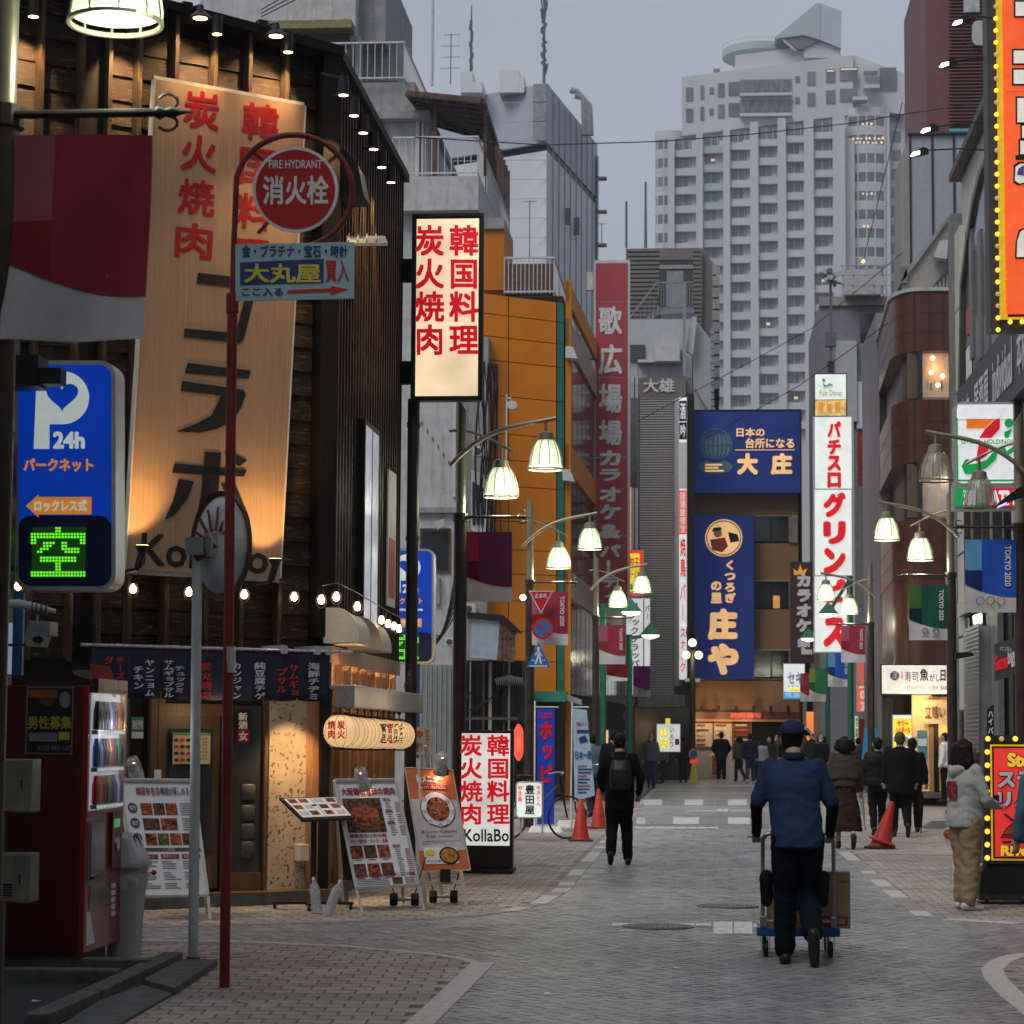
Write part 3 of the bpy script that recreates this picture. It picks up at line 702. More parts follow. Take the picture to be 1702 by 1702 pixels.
# ---- street side ground floor: cedar frames, lit glass, gutter, lanterns
zt = 2.5
m_amber = mat('amber lit interior wall', (.5,.3,.13), .6, emit=.3, ec=(1,.55,.2), evar=.5)
MB().box(.1, SWL, .5, .6, .1, zt).build('inner_wall', m_amber, SW)
for k in range(9):
    x = .25 + k*.62
    MB().box(x-.05, x+.05, -.02, .1, .1, zt).build('cedar_post', m_warmwood, SW)
    if k < 8:
        m_pane = mat('warm glass pane', (.5,.4,.3), .12, alpha=.45, spec=.8)
        MB().box(x+.05, x+.57, .03, .04, .3, zt-.2).build('pane', m_pane, SW)
MB().box(0, SWL, -.04, .1, zt-.15, zt+.02).build('lintel', m_warmwood, SW)
MB().box(0, SWL, -.04, .5, .0, .12).build('step', m_conc, SW)
for x in (.8, 2.0, 3.4, 4.7): point(SW, (x, .3, 2.2), 18, WARM, .08)
point(SW, (.35, -.25, 2.25), 4, WARM, .06)
p0 = PX(548, 1158, Cx+.2); p1 = PX(695, 1176, Cx+.2)
gz = 1.65+.052*0+(1222-1158)/4000*23.7
m_gutt = mat('dull zinc gutter', (.3,.31,.33), .45, .5, var=.2, dirt=.3)
MB().box(-.1, SWL+.2, -.3, -.1, gz-.13, gz+.1).build('gutter', m_gutt, SW, bevel=.01)
MB().box(-.1, SWL+.2, -.1, .05, gz+.05, gz+.09).build('canopy', m_gutt, SW)
# ---- lanterns under the gutter
m_lan = mat('glowing paper lantern', (.6,.46,.28), .7, emit=.62, ec=(1,.62,.28), evar=.1)
m_lanred = mat('lantern red ink', (.5,.02,.02), .6, emit=.25, ec=(.8,.02,.02))
LX = Cx+.47; m_edgelines = mat('brown lantern edge shade', (.2,.1,.04), .6, emit=.06, ec=(1,.5,.15))
words = ['炭火焼肉','','','','豚足','焼肉','サムギョプ','リブカルビ','','']
nl = 10
for k in range(nl):
    Yl = 23.75+k*.47
    lab = ['nearest paper lantern reading charcoal yakiniku in red'][0] if k == 0 else 'paper lantern number %s from the corner in the row under the gutter' % ['','second','third','fourth','fifth','sixth','seventh','eighth','ninth','farthest'][k]
    pxc = [566,581,594,606,617,627,637,646,655,663][k]
    sz = .185
    c = P(pxc, [1215,1217,1218,1219,1219,1220,1220,1221,1221,1222][k], Yl)
    lt = T('paper_lantern', lab.replace('number ', ''), 'lantern', (c.x, c.y, c.z), 0, 'round paper lanterns under the gutter')
    pr = []
    for i in range(25):
        t = -PI/2+PI*i/24; r = sz*(math.cos(t)**.8 if abs(math.cos(t)) > 1e-4 else .0)
        pr.append((max(r, .001)+(.003 if i % 2 else 0), sz*.86*math.sin(t)))
    MB().lathe(pr, n=24, cap=False).build('shade', m_lan, lt, smooth=True)
    rbs = MB()  # brown lines added to stand in for the shaded edge of each lantern
    for i in range(10):
        t0 = 2*PI*i/10+.15; rbs.tube([(max(.02, sz*math.cos(PI*j/16)**.8+.004)*math.cos(t0), max(.02, sz*math.cos(PI*j/16)**.8+.004)*math.sin(t0), sz*.86*math.sin(PI*j/16)) for j in range(-7, 8)], .0022, 4, cap=False)
    rbs.build('edge_shade_lines', m_edgelines, lt, kind='stuff')
    MB().lathe([(.11,sz*.9),(.11,sz*.97),(.0,sz*.97)], n=16, cap=False).lathe([(.11,-sz*.9),(.11,-sz*.97),(0,-sz*.97)], n=16, cap=False).build('rim', m_black, lt)
    MB().tube([(0,0,sz*.95),(0,0,sz*.95+.14)], .008, 6).lathe([(.02,sz*.95+.06),(.03,sz*.95+.1),(.015,sz*.95+.15)], n=8).build('hanger', m_black, lt)
    wd = words[k]
    if wd:
        f = Fr((c.x, c.y, c.z), 0, root=lt); f.ba = Vector((c.x, c.y, c.z))
        w_ = 62 if k else 66; mm = m_lanred if k in (0, 5) else m_blackpaint
        if k == 0:
            f.text('炭火', 560, 1197, 574, 1228, mm, d=sz+.0, vert=True, bold=.03); f.text('焼肉', 544, 1197, 558, 1228, mm, d=sz, vert=True, bold=.03)
        else:
            o = f.text(wd, pxc+9, 1202, pxc+23, 1236, mm, d=sz, vert=True, bold=.03)
            for v in o.data.vertices: v.co.y = -math.sqrt(max(sz*sz*1.06-v.co.x**2*.98-v.co.z**2*1.3, .0004))-.006
point(SW, (.8, -.75, 2.0), 2, (1,.7,.4), .15); point(SW, (3., -.75, 2.0), 3, (1,.7,.4), .15)
# ---- lit hanging sign on the far end of the timber wall
m_signlit = mat('warm lit sign face', (.85,.7,.5), .4, emit=.72, ec=(1,.74,.46), evar=.28)
m_signred = mat('backlit red letters', (.6,.01,.02), .4, emit=.38, ec=(1,.01,.03))
H = Fr(P(743, 520, 29.0), 0, name='hanging_sign', label='tall lit hanging sign with red Japanese characters high on the timber wall end', cat='sign')
H.rect(684,356,802,664, m_black, 'case', d=0, t=.28, bevel=.01); H.rect(690,363,796,658, m_signlit, 'face', d=.02, t=.02)
H.frame(682,354,804,666,5, m_black, d=.03, t=.04)
H.text('韓国料理',745,372,797,592,m_signred,d=.03,vert=True,bold=.025); H.text('炭火焼肉',688,372,740,592,m_signred,d=.03,vert=True,bold=.025)
for y in (430, 600): H.rect(655, y, 684, y+38, m_dark, 'wall_bracket', d=-.1, t=.1)
# rain pipe below it
a = P(688, 640, 29.2)
pp = T('drain_pipe', 'dark brown drain pipe running down below the lit hanging sign', 'pipe', (a.x, a.y, 0))
m_pipe = mat('brown pipe', (.05,.04,.033), .4, .2, var=.25); MB().tube([(0,0,0),(0,0,5.75)], .075, 12).build('tube', m_pipe, pp, smooth=True)
for z in (2.2, 4.0, 5.4): MB().lathe([(.085,z),(.085,z+.06)], n=12).build('clamp', m_pipe, pp)
# ---- green striped awning box beside the hydrant sign, black hood behind the ring
A = Fr(P(620, 405, 24.2), 0, name='small_awning', label='small grey awning frame jutting from the timber corner beside the hydrant sign', cat='awning')
q = [A.px(575,392), A.px(640,392), A.px(655,420), A.px(590,420)]
MB().add([(q[0].x,.0,q[0].z),(q[1].x,.0,q[1].z),(q[2].x,-.5,q[2].z),(q[3].x,-.5,q[3].z)]+[(q[0].x,.0,q[0].z-.03),(q[1].x,.0,q[1].z-.03),(q[2].x,-.5,q[2].z-.03),(q[3].x,-.5,q[3].z-.03)],
    [(0,1,2,3),(7,6,5,4),(0,4,5,1),(1,5,6,2),(2,6,7,3),(3,7,4,0)]).build('sheet', mat('translucent awning sheet',(.25,.27,.24),.4), A.root)
for x in (580,595,610,625): 
    v = A.px(x, 392); MB().obox((v.x,0,v.z+.02),(v.x+.07,-.5,v.z-.15),.012,.012).build('rib', m_alu, A.root)
A2 = Fr(P(575, 280, 24.1), 0, name='black_hood', label='black quarter-round hood behind the hydrant sign ring', cat='hood')
MB().prism([(p.x,p.z) for p in [A2.px(x,y) for x,y in ((548,330),(605,325),(595,275),(575,250),(555,240),(545,245))]][::-1], 0, .5).build('shell', m_black, A2.root)
# ---- menu boards -------------------------------------------------------
m_boardw = mat('white menu print', (.72,.72,.74), .45, var=.06); m_photo1 = mat('grilled meat picture', (.42,.09,.035), .5, var=.9, scale=26); m_photo2 = mat('dark dish picture', (.16,.07,.035), .5, var=.9, scale=30)
m_photo3 = mat('green dish picture', (.2,.2,.06), .5, var=.9, scale=30); m_orange = mat('orange menu print', (.52,.13,.045), .5, var=.1); m_mauve = mat('dark red print', (.3,.02,.05), .5); m_greyp = mat('grey print', (.2,.2,.22), .5)
m_slate = mat('slate print', (.07,.09,.12), .5); m_blackboard = mat('black board back', (.025,.024,.024), .6)
def lean_frame(name, label, cat, quad, Yb, lean=.22):
    """a board on the ground leaning back: quad in photo px (tl, tr, br, bl); returns a mapper with text/rect in px"""
    br = G(*quad[2]); bl = G(*quad[3])
    return None
class Lean(Fr):
    """sign face tilted back about its bottom edge by angle th"""
    def __init__(s, p0, rz, th, **k):
        super().__init__(p0, rz, **k); s.th = th; s.n = (s.R @ Vector((0, -math.cos(th), math.sin(th)))); s.root.rotation_euler = (0,0,rz)
    def px(s, x, y, d=0.0):
        return Fr.px(s, x, y, d)
    # boxes are built from the four true corners so they follow the tilt
    def rect(s, x0, y0, x1, y1, m, name='panel', d=0.0, t=.02, bevel=0, parent=None, **kw): return s.poly([(x0,y0),(x1,y0),(x1,y1),(x0,y1)], m, name, d, t, parent, **kw)
    def poly(s, pts, m, name='panel', d=0.0, t=.02, parent=None, **kw):
        q = [s.px(x, y, d) for x, y in pts]; nn = s.Ri @ s.n; n = len(q)
        b = [v-nn*t for v in q]
        # face order seen from the front
        a = sum(q[i].x*q[(i+1) % n].z-q[(i+1) % n].x*q[i].z for i in range(n))
        if a < 0: q = q[::-1]; b = b[::-1]
        return MB().add(q+b, [tuple(range(n)), tuple(range(2*n-1, n-1, -1))]+[(i, i+n, (i+1) % n+n, (i+1) % n) for i in range(n)]).build(name, m, parent or s.root, **kw)
    def disc(s, cx, cy, r, m, name='disc', d=0.0, t=.02, ry=None, n=28, parent=None, **kw):
        ry = ry or r; return s.poly([(cx+r*math.cos(2*PI*k/n), cy+ry*math.sin(2*PI*k/n)) for k in range(n)], m, name, d, t, parent, **kw)
    def bars(s, quad, w, m, name='frame', d=.0):
        mb = MB()
        for i in range(4):
            a, b = s.px(*quad[i], d), s.px(*quad[(i+1) % 4], d); mb.obox(a, b, w, w)
        return mb.build(name, m, s.root, bevel=.004)
def skew(q):
    """maps unit square (u right, v down) to a photo quad"""
    return lambda u, v: (((q[0][0]*(1-u)+q[1][0]*u)*(1-v)+(q[3][0]*(1-u)+q[2][0]*u)*v), ((q[0][1]*(1-u)+q[1][1]*u)*(1-v)+(q[3][1]*(1-u)+q[2][1]*u)*v))
class Page:
    """content laid out on a tilted board in unit coordinates"""
    def __init__(s, fr, q): s.f = fr; s.m = skew(q)
    def r(s, u0, v0, u1, v1, m, nm='picture', d=.004, par=None): return s.f.poly([s.m(u0,v0), s.m(u1,v0), s.m(u1,v1), s.m(u0,v1)], m, nm, d, .003, par)
    def t(s, st, u0, v0, u1, v1, m, bold=.015, d=.007, vert=False, nm='lettering'):
        return s.f.text(st, 0, 0, 100, 100, m, d=d, bold=bold, vert=vert, name=nm, quad=[s.m(u0,v0), s.m(u1,v0), s.m(u1,v1), s.m(u0,v1)])
    def c(s, u, v, ru, rv, m, nm='picture', d=.004, n=24): return s.f.poly([s.m(u+ru*math.cos(2*PI*k/n), v+rv*math.sin(2*PI*k/n)) for k in range(n)], m, nm, d, .003)
def cliplamp(x, y, Yd, aim, e=10, label='', flip=1):
    """clamp spotlight wrapped in a plastic bag against rain"""
    c = P(x, y, Yd); t = T('clip_lamp', label, 'lamp', c, 0)
    d = Vector(aim).normalized(); M4 = d.to_track_quat('-Z', 'Y').to_matrix().to_4x4()
    MB().lathe([(.015,.1),(.03,.06),(.04,.02),(.062,-.05),(.07,-.07)], n=18, M4=M4, cap=False).build('reflector', m_steel, t, smooth=True)
    MB().lathe([(.03,-.03),(.05,-.055),(.045,-.065),(.001,-.07)], n=14, M4=M4, cap=False).build('bulb', m_bulb, t)
    MB().tube([(0,0,0),(-.03*flip,.02,.03),(-.06*flip,.04,-.03),(-.06*flip,.04,-.08)], .012, 6).build('clamp', m_black, t)
    m_bag = mat('crumpled clear plastic', (.8,.8,.82), .25, alpha=.35, var=.3, scale=20, bump=1)
    vs = MB().lathe([(.02,.16),(.05,.14),(.06,.09),(.055,.04),(.065,0),(.07,-.03)], n=12, M4=M4, cap=False)
    vs.v = [(a+rnd.uniform(-.012,.012), b+rnd.uniform(-.012,.012), c2+rnd.uniform(-.01,.01)) for a, b, c2 in vs.v]; vs.build('plastic_bag', m_bag, t)
    spot(t, d*.08, aim, e, (1,.72,.42), 80, .7, .03)
    return t
# menu board A : white A-frame behind the poles (its back leg frame shows)
q = [(195,1296),(321,1297),(346,1488),(228,1490)]
L = Lean(G(290,1530), math.radians(12), .2, name='menu_stand', label='white A-frame menu board of dish pictures behind the white pole', cat='menu board')
L.poly(q, m_boardw, 'sheet', d=0, t=.02); L.bars(q, .028, m_alu, 'frame', d=.006)
bl, br = L.px(228,1492), L.px(346,1490)
MB().obox(bl, L.px(231,1532), .025,.025).obox(br, L.px(349,1530), .025,.025).obox(L.px(231,1531), L.px(349,1529), .02,.02).build('front_legs', m_alu, L.root)
tl, tr = L.px(195,1296), L.px(321,1297)
MB().obox(tl+Vector((0,.02,0)), (bl.x+.02,tl.y+.5,-L.p0.z+.01),.025,.025).obox(tr+Vector((0,.02,0)), (br.x,tr.y+.5,-L.p0.z+.01),.025,.025).build('back_legs', m_alu, L.root)
pg = Page(L, q)
pg.t('韓国有名店の', .22,.06,.6,.13,m_mauve); pg.t('料理が楽しめる', .55,.06,.92,.13,m_slate)
for k, v in enumerate((.2,.33,.46)):
    pg.c(.14,v+.04,.065,.045,m_slate); pg.t('焼肉',.1,v+.02,.18,v+.06,m_whp,bold=0)
    n = (3,2,4)[k]
    for i in range(n):
        u = .25+i*(.5/3 if n != 2 else .24); pg.r(u, v, u+(.15 if n != 2 else .22), v+.1, [m_photo1,m_photo2,m_photo1,m_photo3][(i+k) % 4])
    if k < 2:
        for j in range(6): pg.r(.78,v+j*.019,.78+rnd.uniform(.1,.18),v+j*.019+.006,m_greyp,'print')
pg.r(.12,.585,.98,.615,m_slate,'print'); pg.t('コース料理',.45,.59,.62,.612,m_whp,bold=0)
for i in range(3):
    u = .13+i*.29; pg.r(u,.64,u+.25,.68,m_mauve,'print'); pg.t('焼肉コース',u+.03,.645,u+.2,.672,m_whp,bold=0)
    for j in range(13):
        if j % 5 != 4: pg.r(u,.7+j*.019,u+rnd.uniform(.1,.24),.706+j*.019,m_greyp,'print')
L1 = cliplamp(226,1285, L.px(226,1285).y+L.p0.y-.05, (.15,.45,-1), 5, 'bag-wrapped clip lamp on top of the white menu board by the poles')
# menu board B : big A-frame
q = [(556,1297),(657,1296),(696,1470),(592,1476)]
L = Lean(G(650,1515), math.radians(14), .2, name='menu_stand', label='silver-framed A-frame board of grilled meat photos between the menu lectern and the orange easel', cat='menu board')
L.poly(q, m_boardw, 'sheet', d=0, t=.02); L.bars(q, .03, m_alu, 'frame', d=.006)
z0 = -L.p0.z+.01
MB().obox(L.px(592,1476), L.px(602,1518), .025,.025).obox(L.px(694,1470), L.px(705,1513), .025,.025).obox(L.px(602,1517),L.px(705,1512),.02,.02).build('front_legs', m_alu, L.root)
tl, tr = L.px(556,1297), L.px(657,1296); bl, br = L.px(592,1476), L.px(696,1470)
MB().obox(tl+Vector((0,.03,0)), (bl.x-.05,bl.y+.75,0.02),.025,.025).obox(tr+Vector((0,.03,0)), (br.x-.05,br.y+.75,0.02),.025,.025).build('back_legs', m_alu, L.root)
bk = MB().add([tl+Vector((0,.05,0)), tr+Vector((0,.05,0)), Vector((br.x-.05,br.y+.6,.25)), Vector((bl.x-.05,bl.y+.6,.25))], [(0,1,2,3)]).build('back_sheet', m_blackboard, L.root)
pg = Page(L, q)
pg.t('大阪鶴橋直伝の焼肉',.07,.07,.95,.14,m_mauve,bold=.03)
pg.r(.06,.17,.68,.49,m_photo2); pg.c(.38,.33,.24,.1,m_photo1,d=.008)
pg.t('鶴橋焼肉は初体験',.06,.5,.66,.535,m_mauve); pg.t('タレ・塩焼き・ホルモン 各種',.06,.55,.66,.585,m_mauve)
for j in range(2):
    for i in range(3): pg.r(.03+i*.22,.61+j*.17,.22+i*.22,.73+j*.17,[m_photo1,m_photo2][(i+j) % 2]); pg.r(.07+i*.22,.74+j*.17,.18+i*.22,.748+j*.17,m_greyp,'print')
for k, v in enumerate((.17,.28,.39,.61)):
    pg.t('焼肉',.72,v,.84,v+.03,m_mauve,bold=.02)
    for j in range(5 if k != 3 else 13): pg.r(.75,v+.045+j*.02,.75+rnd.uniform(.06,.1),v+.051+j*.02,m_greyp,'print'); pg.r(.9,v+.045+j*.02,.97,v+.051+j*.02,m_mauve,'print')
pg.t('厳選された最高級黒毛和牛みすじリング使用',.04,.875,.97,.91,m_mauve,bold=.02)
for j in range(4): pg.r(.04,.925+j*.017,.55,.931+j*.017,m_greyp,'print'); pg.r(.8,.925+j*.017,.96,.931+j*.017,m_greyp,'print')
pg.r(.6,.92,.76,.985,m_photo2)
cliplamp(604,1300, L.px(604,1300).y+L.p0.y-.1, (.25,.6,-1), 7, 'bag-wrapped clip lamp on top of the grilled meat board')
# orange easel
q = [(673,1276),(752,1279),(782,1446),(700,1449)]
L = Lean(G(740,1507), math.radians(8), .18, name='menu_easel', label='orange poster of a noodle plate on a wooden easel beside the lit white sign', cat='easel')
L.poly(q, m_orange, 'poster', d=0, t=.02); L.bars(q, .012, mat('cream poster edge',(.55,.45,.35),.5), 'edging', d=.0)
m_easel = mat('pale easel timber', (.5,.43,.33), .5)
MB().obox(L.px(702,1449), L.px(708,1512), .035,.03).obox(L.px(766,1447), L.px(775,1509), .035,.03).obox(L.px(704,1468), L.px(770,1466), .035,.03).build('front_legs', m_easel, L.root)
a = L.px(715,1272); MB().obox(L.px(708,1240)+Vector((0,.1,0)), (a.x+.15,a.y+.75,.02), .03,.03).obox(L.px(695,1262),L.px(705,1449)+Vector((0,.03,0)),.03,.03).build('back_leg', m_easel, L.root)
pg = Page(L, q)
m_pgrey = mat('pale grey print', (.5,.48,.5), .5)
pg.r(.02,.3,.98,.8,m_pgrey,d=.002); pg.t('新メニュー',.2,.06,.75,.14,m_whp,bold=.04); pg.r(.2,.16,.82,.205,m_redpaint,'print'); pg.t('チュックミ・サムギョプサル',.23,.165,.8,.2,m_whp,bold=.02)
pg.c(.55,.4,.36,.175,m_slate,d=.006); pg.c(.55,.395,.34,.165,m_boardw,d=.009); pg.c(.55,.395,.24,.118,m_photo1,d=.012)
for k in range(60):
    t = rnd.uniform(0,2*PI); r = rnd.uniform(0,1)**.5; u, v = .55+.2*r*math.cos(t), .395+.1*r*math.sin(t); a = rnd.uniform(0,PI); du, dv = .03*math.cos(a), .015*math.sin(a)
    pg.f.poly([pg.m(u-du,v-dv), pg.m(u-du+.008,v-dv-.004), pg.m(u+du+.008,v+dv-.004), pg.m(u+du,v+dv)], [m_photo3,m_orange,m_yel][k % 3], 'garnish', .0135+.0003*(k % 5), .001)
for u, v in ((.3,.3),(.78,.32),(.85,.42),(.35,.52),(.55,.55),(.72,.52),(.27,.42)): pg.c(u,v,.05,.022,mat('pale pink print',(.6,.42,.4),.5),d=.0115,n=10)
pg.t('新 チュックミ・サムギョプサル',.14,.6,.86,.63,m_ink); pg.t('¥1,980',.22,.645,.42,.68,m_slate,bold=0); pg.r(.46,.655,.78,.665,m_greyp,'print')
for j in range(3): pg.r(.12,.705+j*.016,.9-j*.3,.709+j*.016,m_greyp,'print')
pg.r(.12,.77,.8,.93,m_boardw,d=.006); pg.c(.62,.85,.2,.085,m_dark,d=.01); pg.c(.62,.85,.17,.07,mat('stew picture',(.5,.2,.04),.5,var=.5,scale=30),d=.013); pg.c(.24,.82,.1,.03,mat('yellow print',(.7,.55,.05),.5),d=.01); pg.t('チャンポン',.15,.89,.5,.91,m_mauve,d=.01)
MB().cbox(L.px(740,1455)+Vector((0,-.03,0)), (.1,.05,.12)).build('clip', m_black, L.root)
cliplamp(733,1275, L.px(733,1275).y+L.p0.y-.1, (-.2,.5,-1), 7, 'bag-wrapped clip lamp over the orange easel poster', flip=-1)
# menu lectern
c = G(520,1512); ML = T('menu_lectern', 'black lectern holding an open picture menu in front of the stone pier', 'menu stand', c, 0)
F_ = Fr(c, 0, root=ML)
MB().tube([(0,.0,.05),(0,.0,.98)], .028, 10).build('post', m_black, ML, smooth=True)
MB().box(-.38,.38,-.03,.03,.05,.075).box(-.03,.03,-.24,.24,.05,.075).build('base', m_black, ML)
for x, y in ((-.36,0),(.36,0),(0,-.22),(0,.22)): MB().lathe([(.03,-.012),(.03,.012)], c=(x,y,.03), n=12, axis='x').build('castor', m_black, ML, smooth=True)
tq = [(464,1327),(559,1323),(590,1358),(502,1363)]
Yt = c.y
f0 = P(502,1363,Yt-.22); b0 = P(464,1327,Yt+.2)
pts = [P(464,1326,Yt+.18), P(559,1323,Yt+.12), P(590,1359,Yt-.24), P(502,1363,Yt-.24)]
pts = [p-c for p in pts]
MB().add(pts+[p-Vector((0,0,.02)) for p in pts], [(3,2,1,0),(4,5,6,7),(0,1,5,4),(1,2,6,5),(2,3,7,6),(3,0,4,7)]).build('tray', m_black, ML)
def bi(u, v, h): return (pts[0]*(1-u)+pts[1]*u)*(1-v)+(pts[3]*(1-u)+pts[2]*u)*v+Vector((0,0,h))
def bq(u0,v0,u1,v1,h,m,nm): return MB().add([bi(u0,v1,h),bi(u1,v1,h),bi(u1,v0,h),bi(u0,v0,h)], [(0,1,2,3)]).build(nm, m, ML)
bq(.05,.08,.5,.92,.006,m_boardw,'page'); bq(.51,.08,.96,.92,.006,m_boardw,'page')
for k in range(12): u = .08+(k % 4)*.11+(.03 if k % 4 > 1 else 0)+ (k % 4 > 1)*.2*0; u = [.08,.27,.54,.75][k % 4]; v = .12+(k//4)*.27; bq(u,v,u+.15,v+.18,.009,[m_photo2,m_photo1,m_pgrey][k % 3],'dish_picture')
# exercise weights holding the stands
for (x, y, lb, o) in ((737,1502,'black dumbbell lying between the feet of the orange easel',0),(672,1507,'black dumbbell lying behind the right foot of the grilled meat board',0)):
    c = G(x, y); t = T('dumbbell', lb, 'dumbbell', (c.x, c.y, .07), .1+o)
    for s in (-1, 1): MB().lathe([(.02,s*.06),(.065,s*.065),(.07,s*.085),(.07,s*.13),(.06,s*.14),(0.001,s*.14)] if s > 0 else [(0.001,s*.14),(.06,s*.14),(.07,s*.13),(.07,s*.085),(.065,s*.065),(.02,s*.06)], n=6, axis='x').build('weight', m_black, t, bevel=.006)
    MB().lathe([(.018,-.07),(.018,.07)], n=10, axis='x').build('bar', m_steel, t)
    MB().tube([(-.1,0,.05),(-.2,.05,.4)], .005, 4).tube([(.1,0,.05),(.2,.05,.4)], .005, 4).build('cord', m_black, t)
# water bottles
m_pet = mat('clear bottle plastic', (.8,.85,.9), .08, alpha=.32, var=.2, bump=.5, scale=30)
m_petw = mat('bottle water', (.5,.55,.6), .1, alpha=.5)
for x, y, tl, lb in ((527,1519,-.12,'upright clear water bottle at the foot of the menu lectern'),(545,1521,.35,'tilted clear water bottle leaning at the foot of the menu lectern')):
    c = G(x, y); t = T('water_bottle', lb, 'bottle', (c.x, c.y, .01)); t.rotation_euler = (0, tl, 0)
    MB().lathe([(.001,0),(.045,.0),(.05,.02),(.047,.07),(.05,.08),(.047,.13),(.05,.14),(.05,.2),(.045,.24),(.02,.28),(.014,.3)], n=16, cap=False).build('bottle', m_pet, t, smooth=True)
    MB().lathe([(.001,.01),(.043,.01),(.043,.2),(.001,.2)], n=14, cap=False).build('water', m_petw, t, smooth=True)
    MB().lathe([(.016,.3),(.016,.325),(.0,.325)], n=12, cap=False).build('cap', m_whp, t)
# lit white stand sign
m_signw = mat('white lit sign face', (.75,.76,.76), .4, emit=.5, ec=(.93,1,.94), evar=.25)
S = Fr(G(808,1452), 0, name='stand_sign', label='lit white stand sign with two columns of red characters on castors beside the easel', cat='sign')
S.rect(763,1214,853,1442, m_black, 'case', d=0, t=.2, bevel=.008); S.rect(766,1219,848,1405, m_signw, 'face', d=.01, t=.012)
S.text('韓国料理',808,1220,848,1372,m_signred,d=.02,vert=True,bold=.025); S.text('炭火焼肉',763,1220,803,1372,m_signred,d=.02,vert=True,bold=.025)
m_navyp = mat('navy letters', (.02,.03,.06), .4); S.text('KollaBo',771,1378,846,1399,m_navyp,d=.02,bold=.015)
S.rect(763,1444,853,1450, m_black, 'base_bar', d=.08, t=.4)
for x in (768, 850): v = S.px(x, 1451, .09); MB().lathe([(.035,-.015),(.035,.015)], c=(v.x,v.y,.036), n=14, axis='x').build('castor', m_black, S.root, smooth=True)
# posters hung on the yard gate beside the lanterns, blue sign post
S = Fr(P(705,1240,31), 0, name='cloth_notice', label='small white cloth notice with red flower print hanging beside the lanterns', cat='notice')
S.rect(692,1208,718,1254, m_paper, 'cloth', d=0, t=.01); S.disc(697,1220,6,m_redp,'print',d=.012,t=.003); S.text('煙り',690,1234,702,1250,m_inkk,d=.014,vert=False,bold=.01); S.text('ホルモン',706,1212,715,1240,m_inkk,d=.014,vert=True,bold=.01)
# ================================================================ STREET LAMPS AND BANNERS
m_olive = mat('champagne grey lamp metal', (.3,.27,.19), .38, .6, var=.15, scale=4)
m_brownp = mat('dark brown pole paint', (.045,.032,.025), .4, .1, var=.3)
m_shade = mat('lit ribbed glass shade', (.6,.64,.5), .25, emit=.46, ec=(.86,1,.64), alpha=.8, var=.25, scale=3, stretch=(9,9,.6))
m_bulbg = mat('white lamp glow', (1,1,.9), .3, emit=3, ec=(.95,1,.82))
m_shadeoff = mat('unlit ribbed glass shade', (.42,.4,.34), .2, alpha=.55, var=.3, scale=3, stretch=(9,9,.6), spec=.9)
m_bulboff = mat('frosted tube bulb', (.55,.55,.5), .3)
me_sh = {}
prof = [(.085,0),(.13,-.05),(.17,-.13),(.2,-.24),(.215,-.36)]
for nm, m in (('lit', m_shade), ('off', m_shadeoff)): me_sh[nm] = MB().lathe([(r*.94, z) for r, z in prof], n=28, cap=False).mesh('glass_shade', m, True)
mb = MB()
for k in range(10):
    t = 2*PI*k/10; mb.tube([(r*1.02*math.cos(t), r*1.02*math.sin(t), z) for r, z in prof+[(.213,-.4)]], .0055, 5)
mb.lathe([(.222,-.385),(.222,-.405),(.205,-.405),(.205,-.385)], n=28, cap=False)
me_cg = mb.mesh('shade_cage', m_olive)
me_cap = MB().lathe([(.018,.25),(.02,.09),(.05,.085),(.095,.06),(.1,.0),(.11,-.005),(.11,-.03),(.09,-.035)], n=20).mesh('lamp_cap', m_olive, True)
me_bl = {'lit': MB().lathe([(.001,-.02),(.05,-.08),(.085,-.18),(.09,-.26),(.05,-.33),(.001,-.34)], n=14).mesh('bulb', m_bulbg, True),
         'off': MB().lathe([(.02,0),(.03,-.05),(.045,-.1),(.045,-.3),(.02,-.33)], n=12).mesh('bulb', m_bulboff, True)}
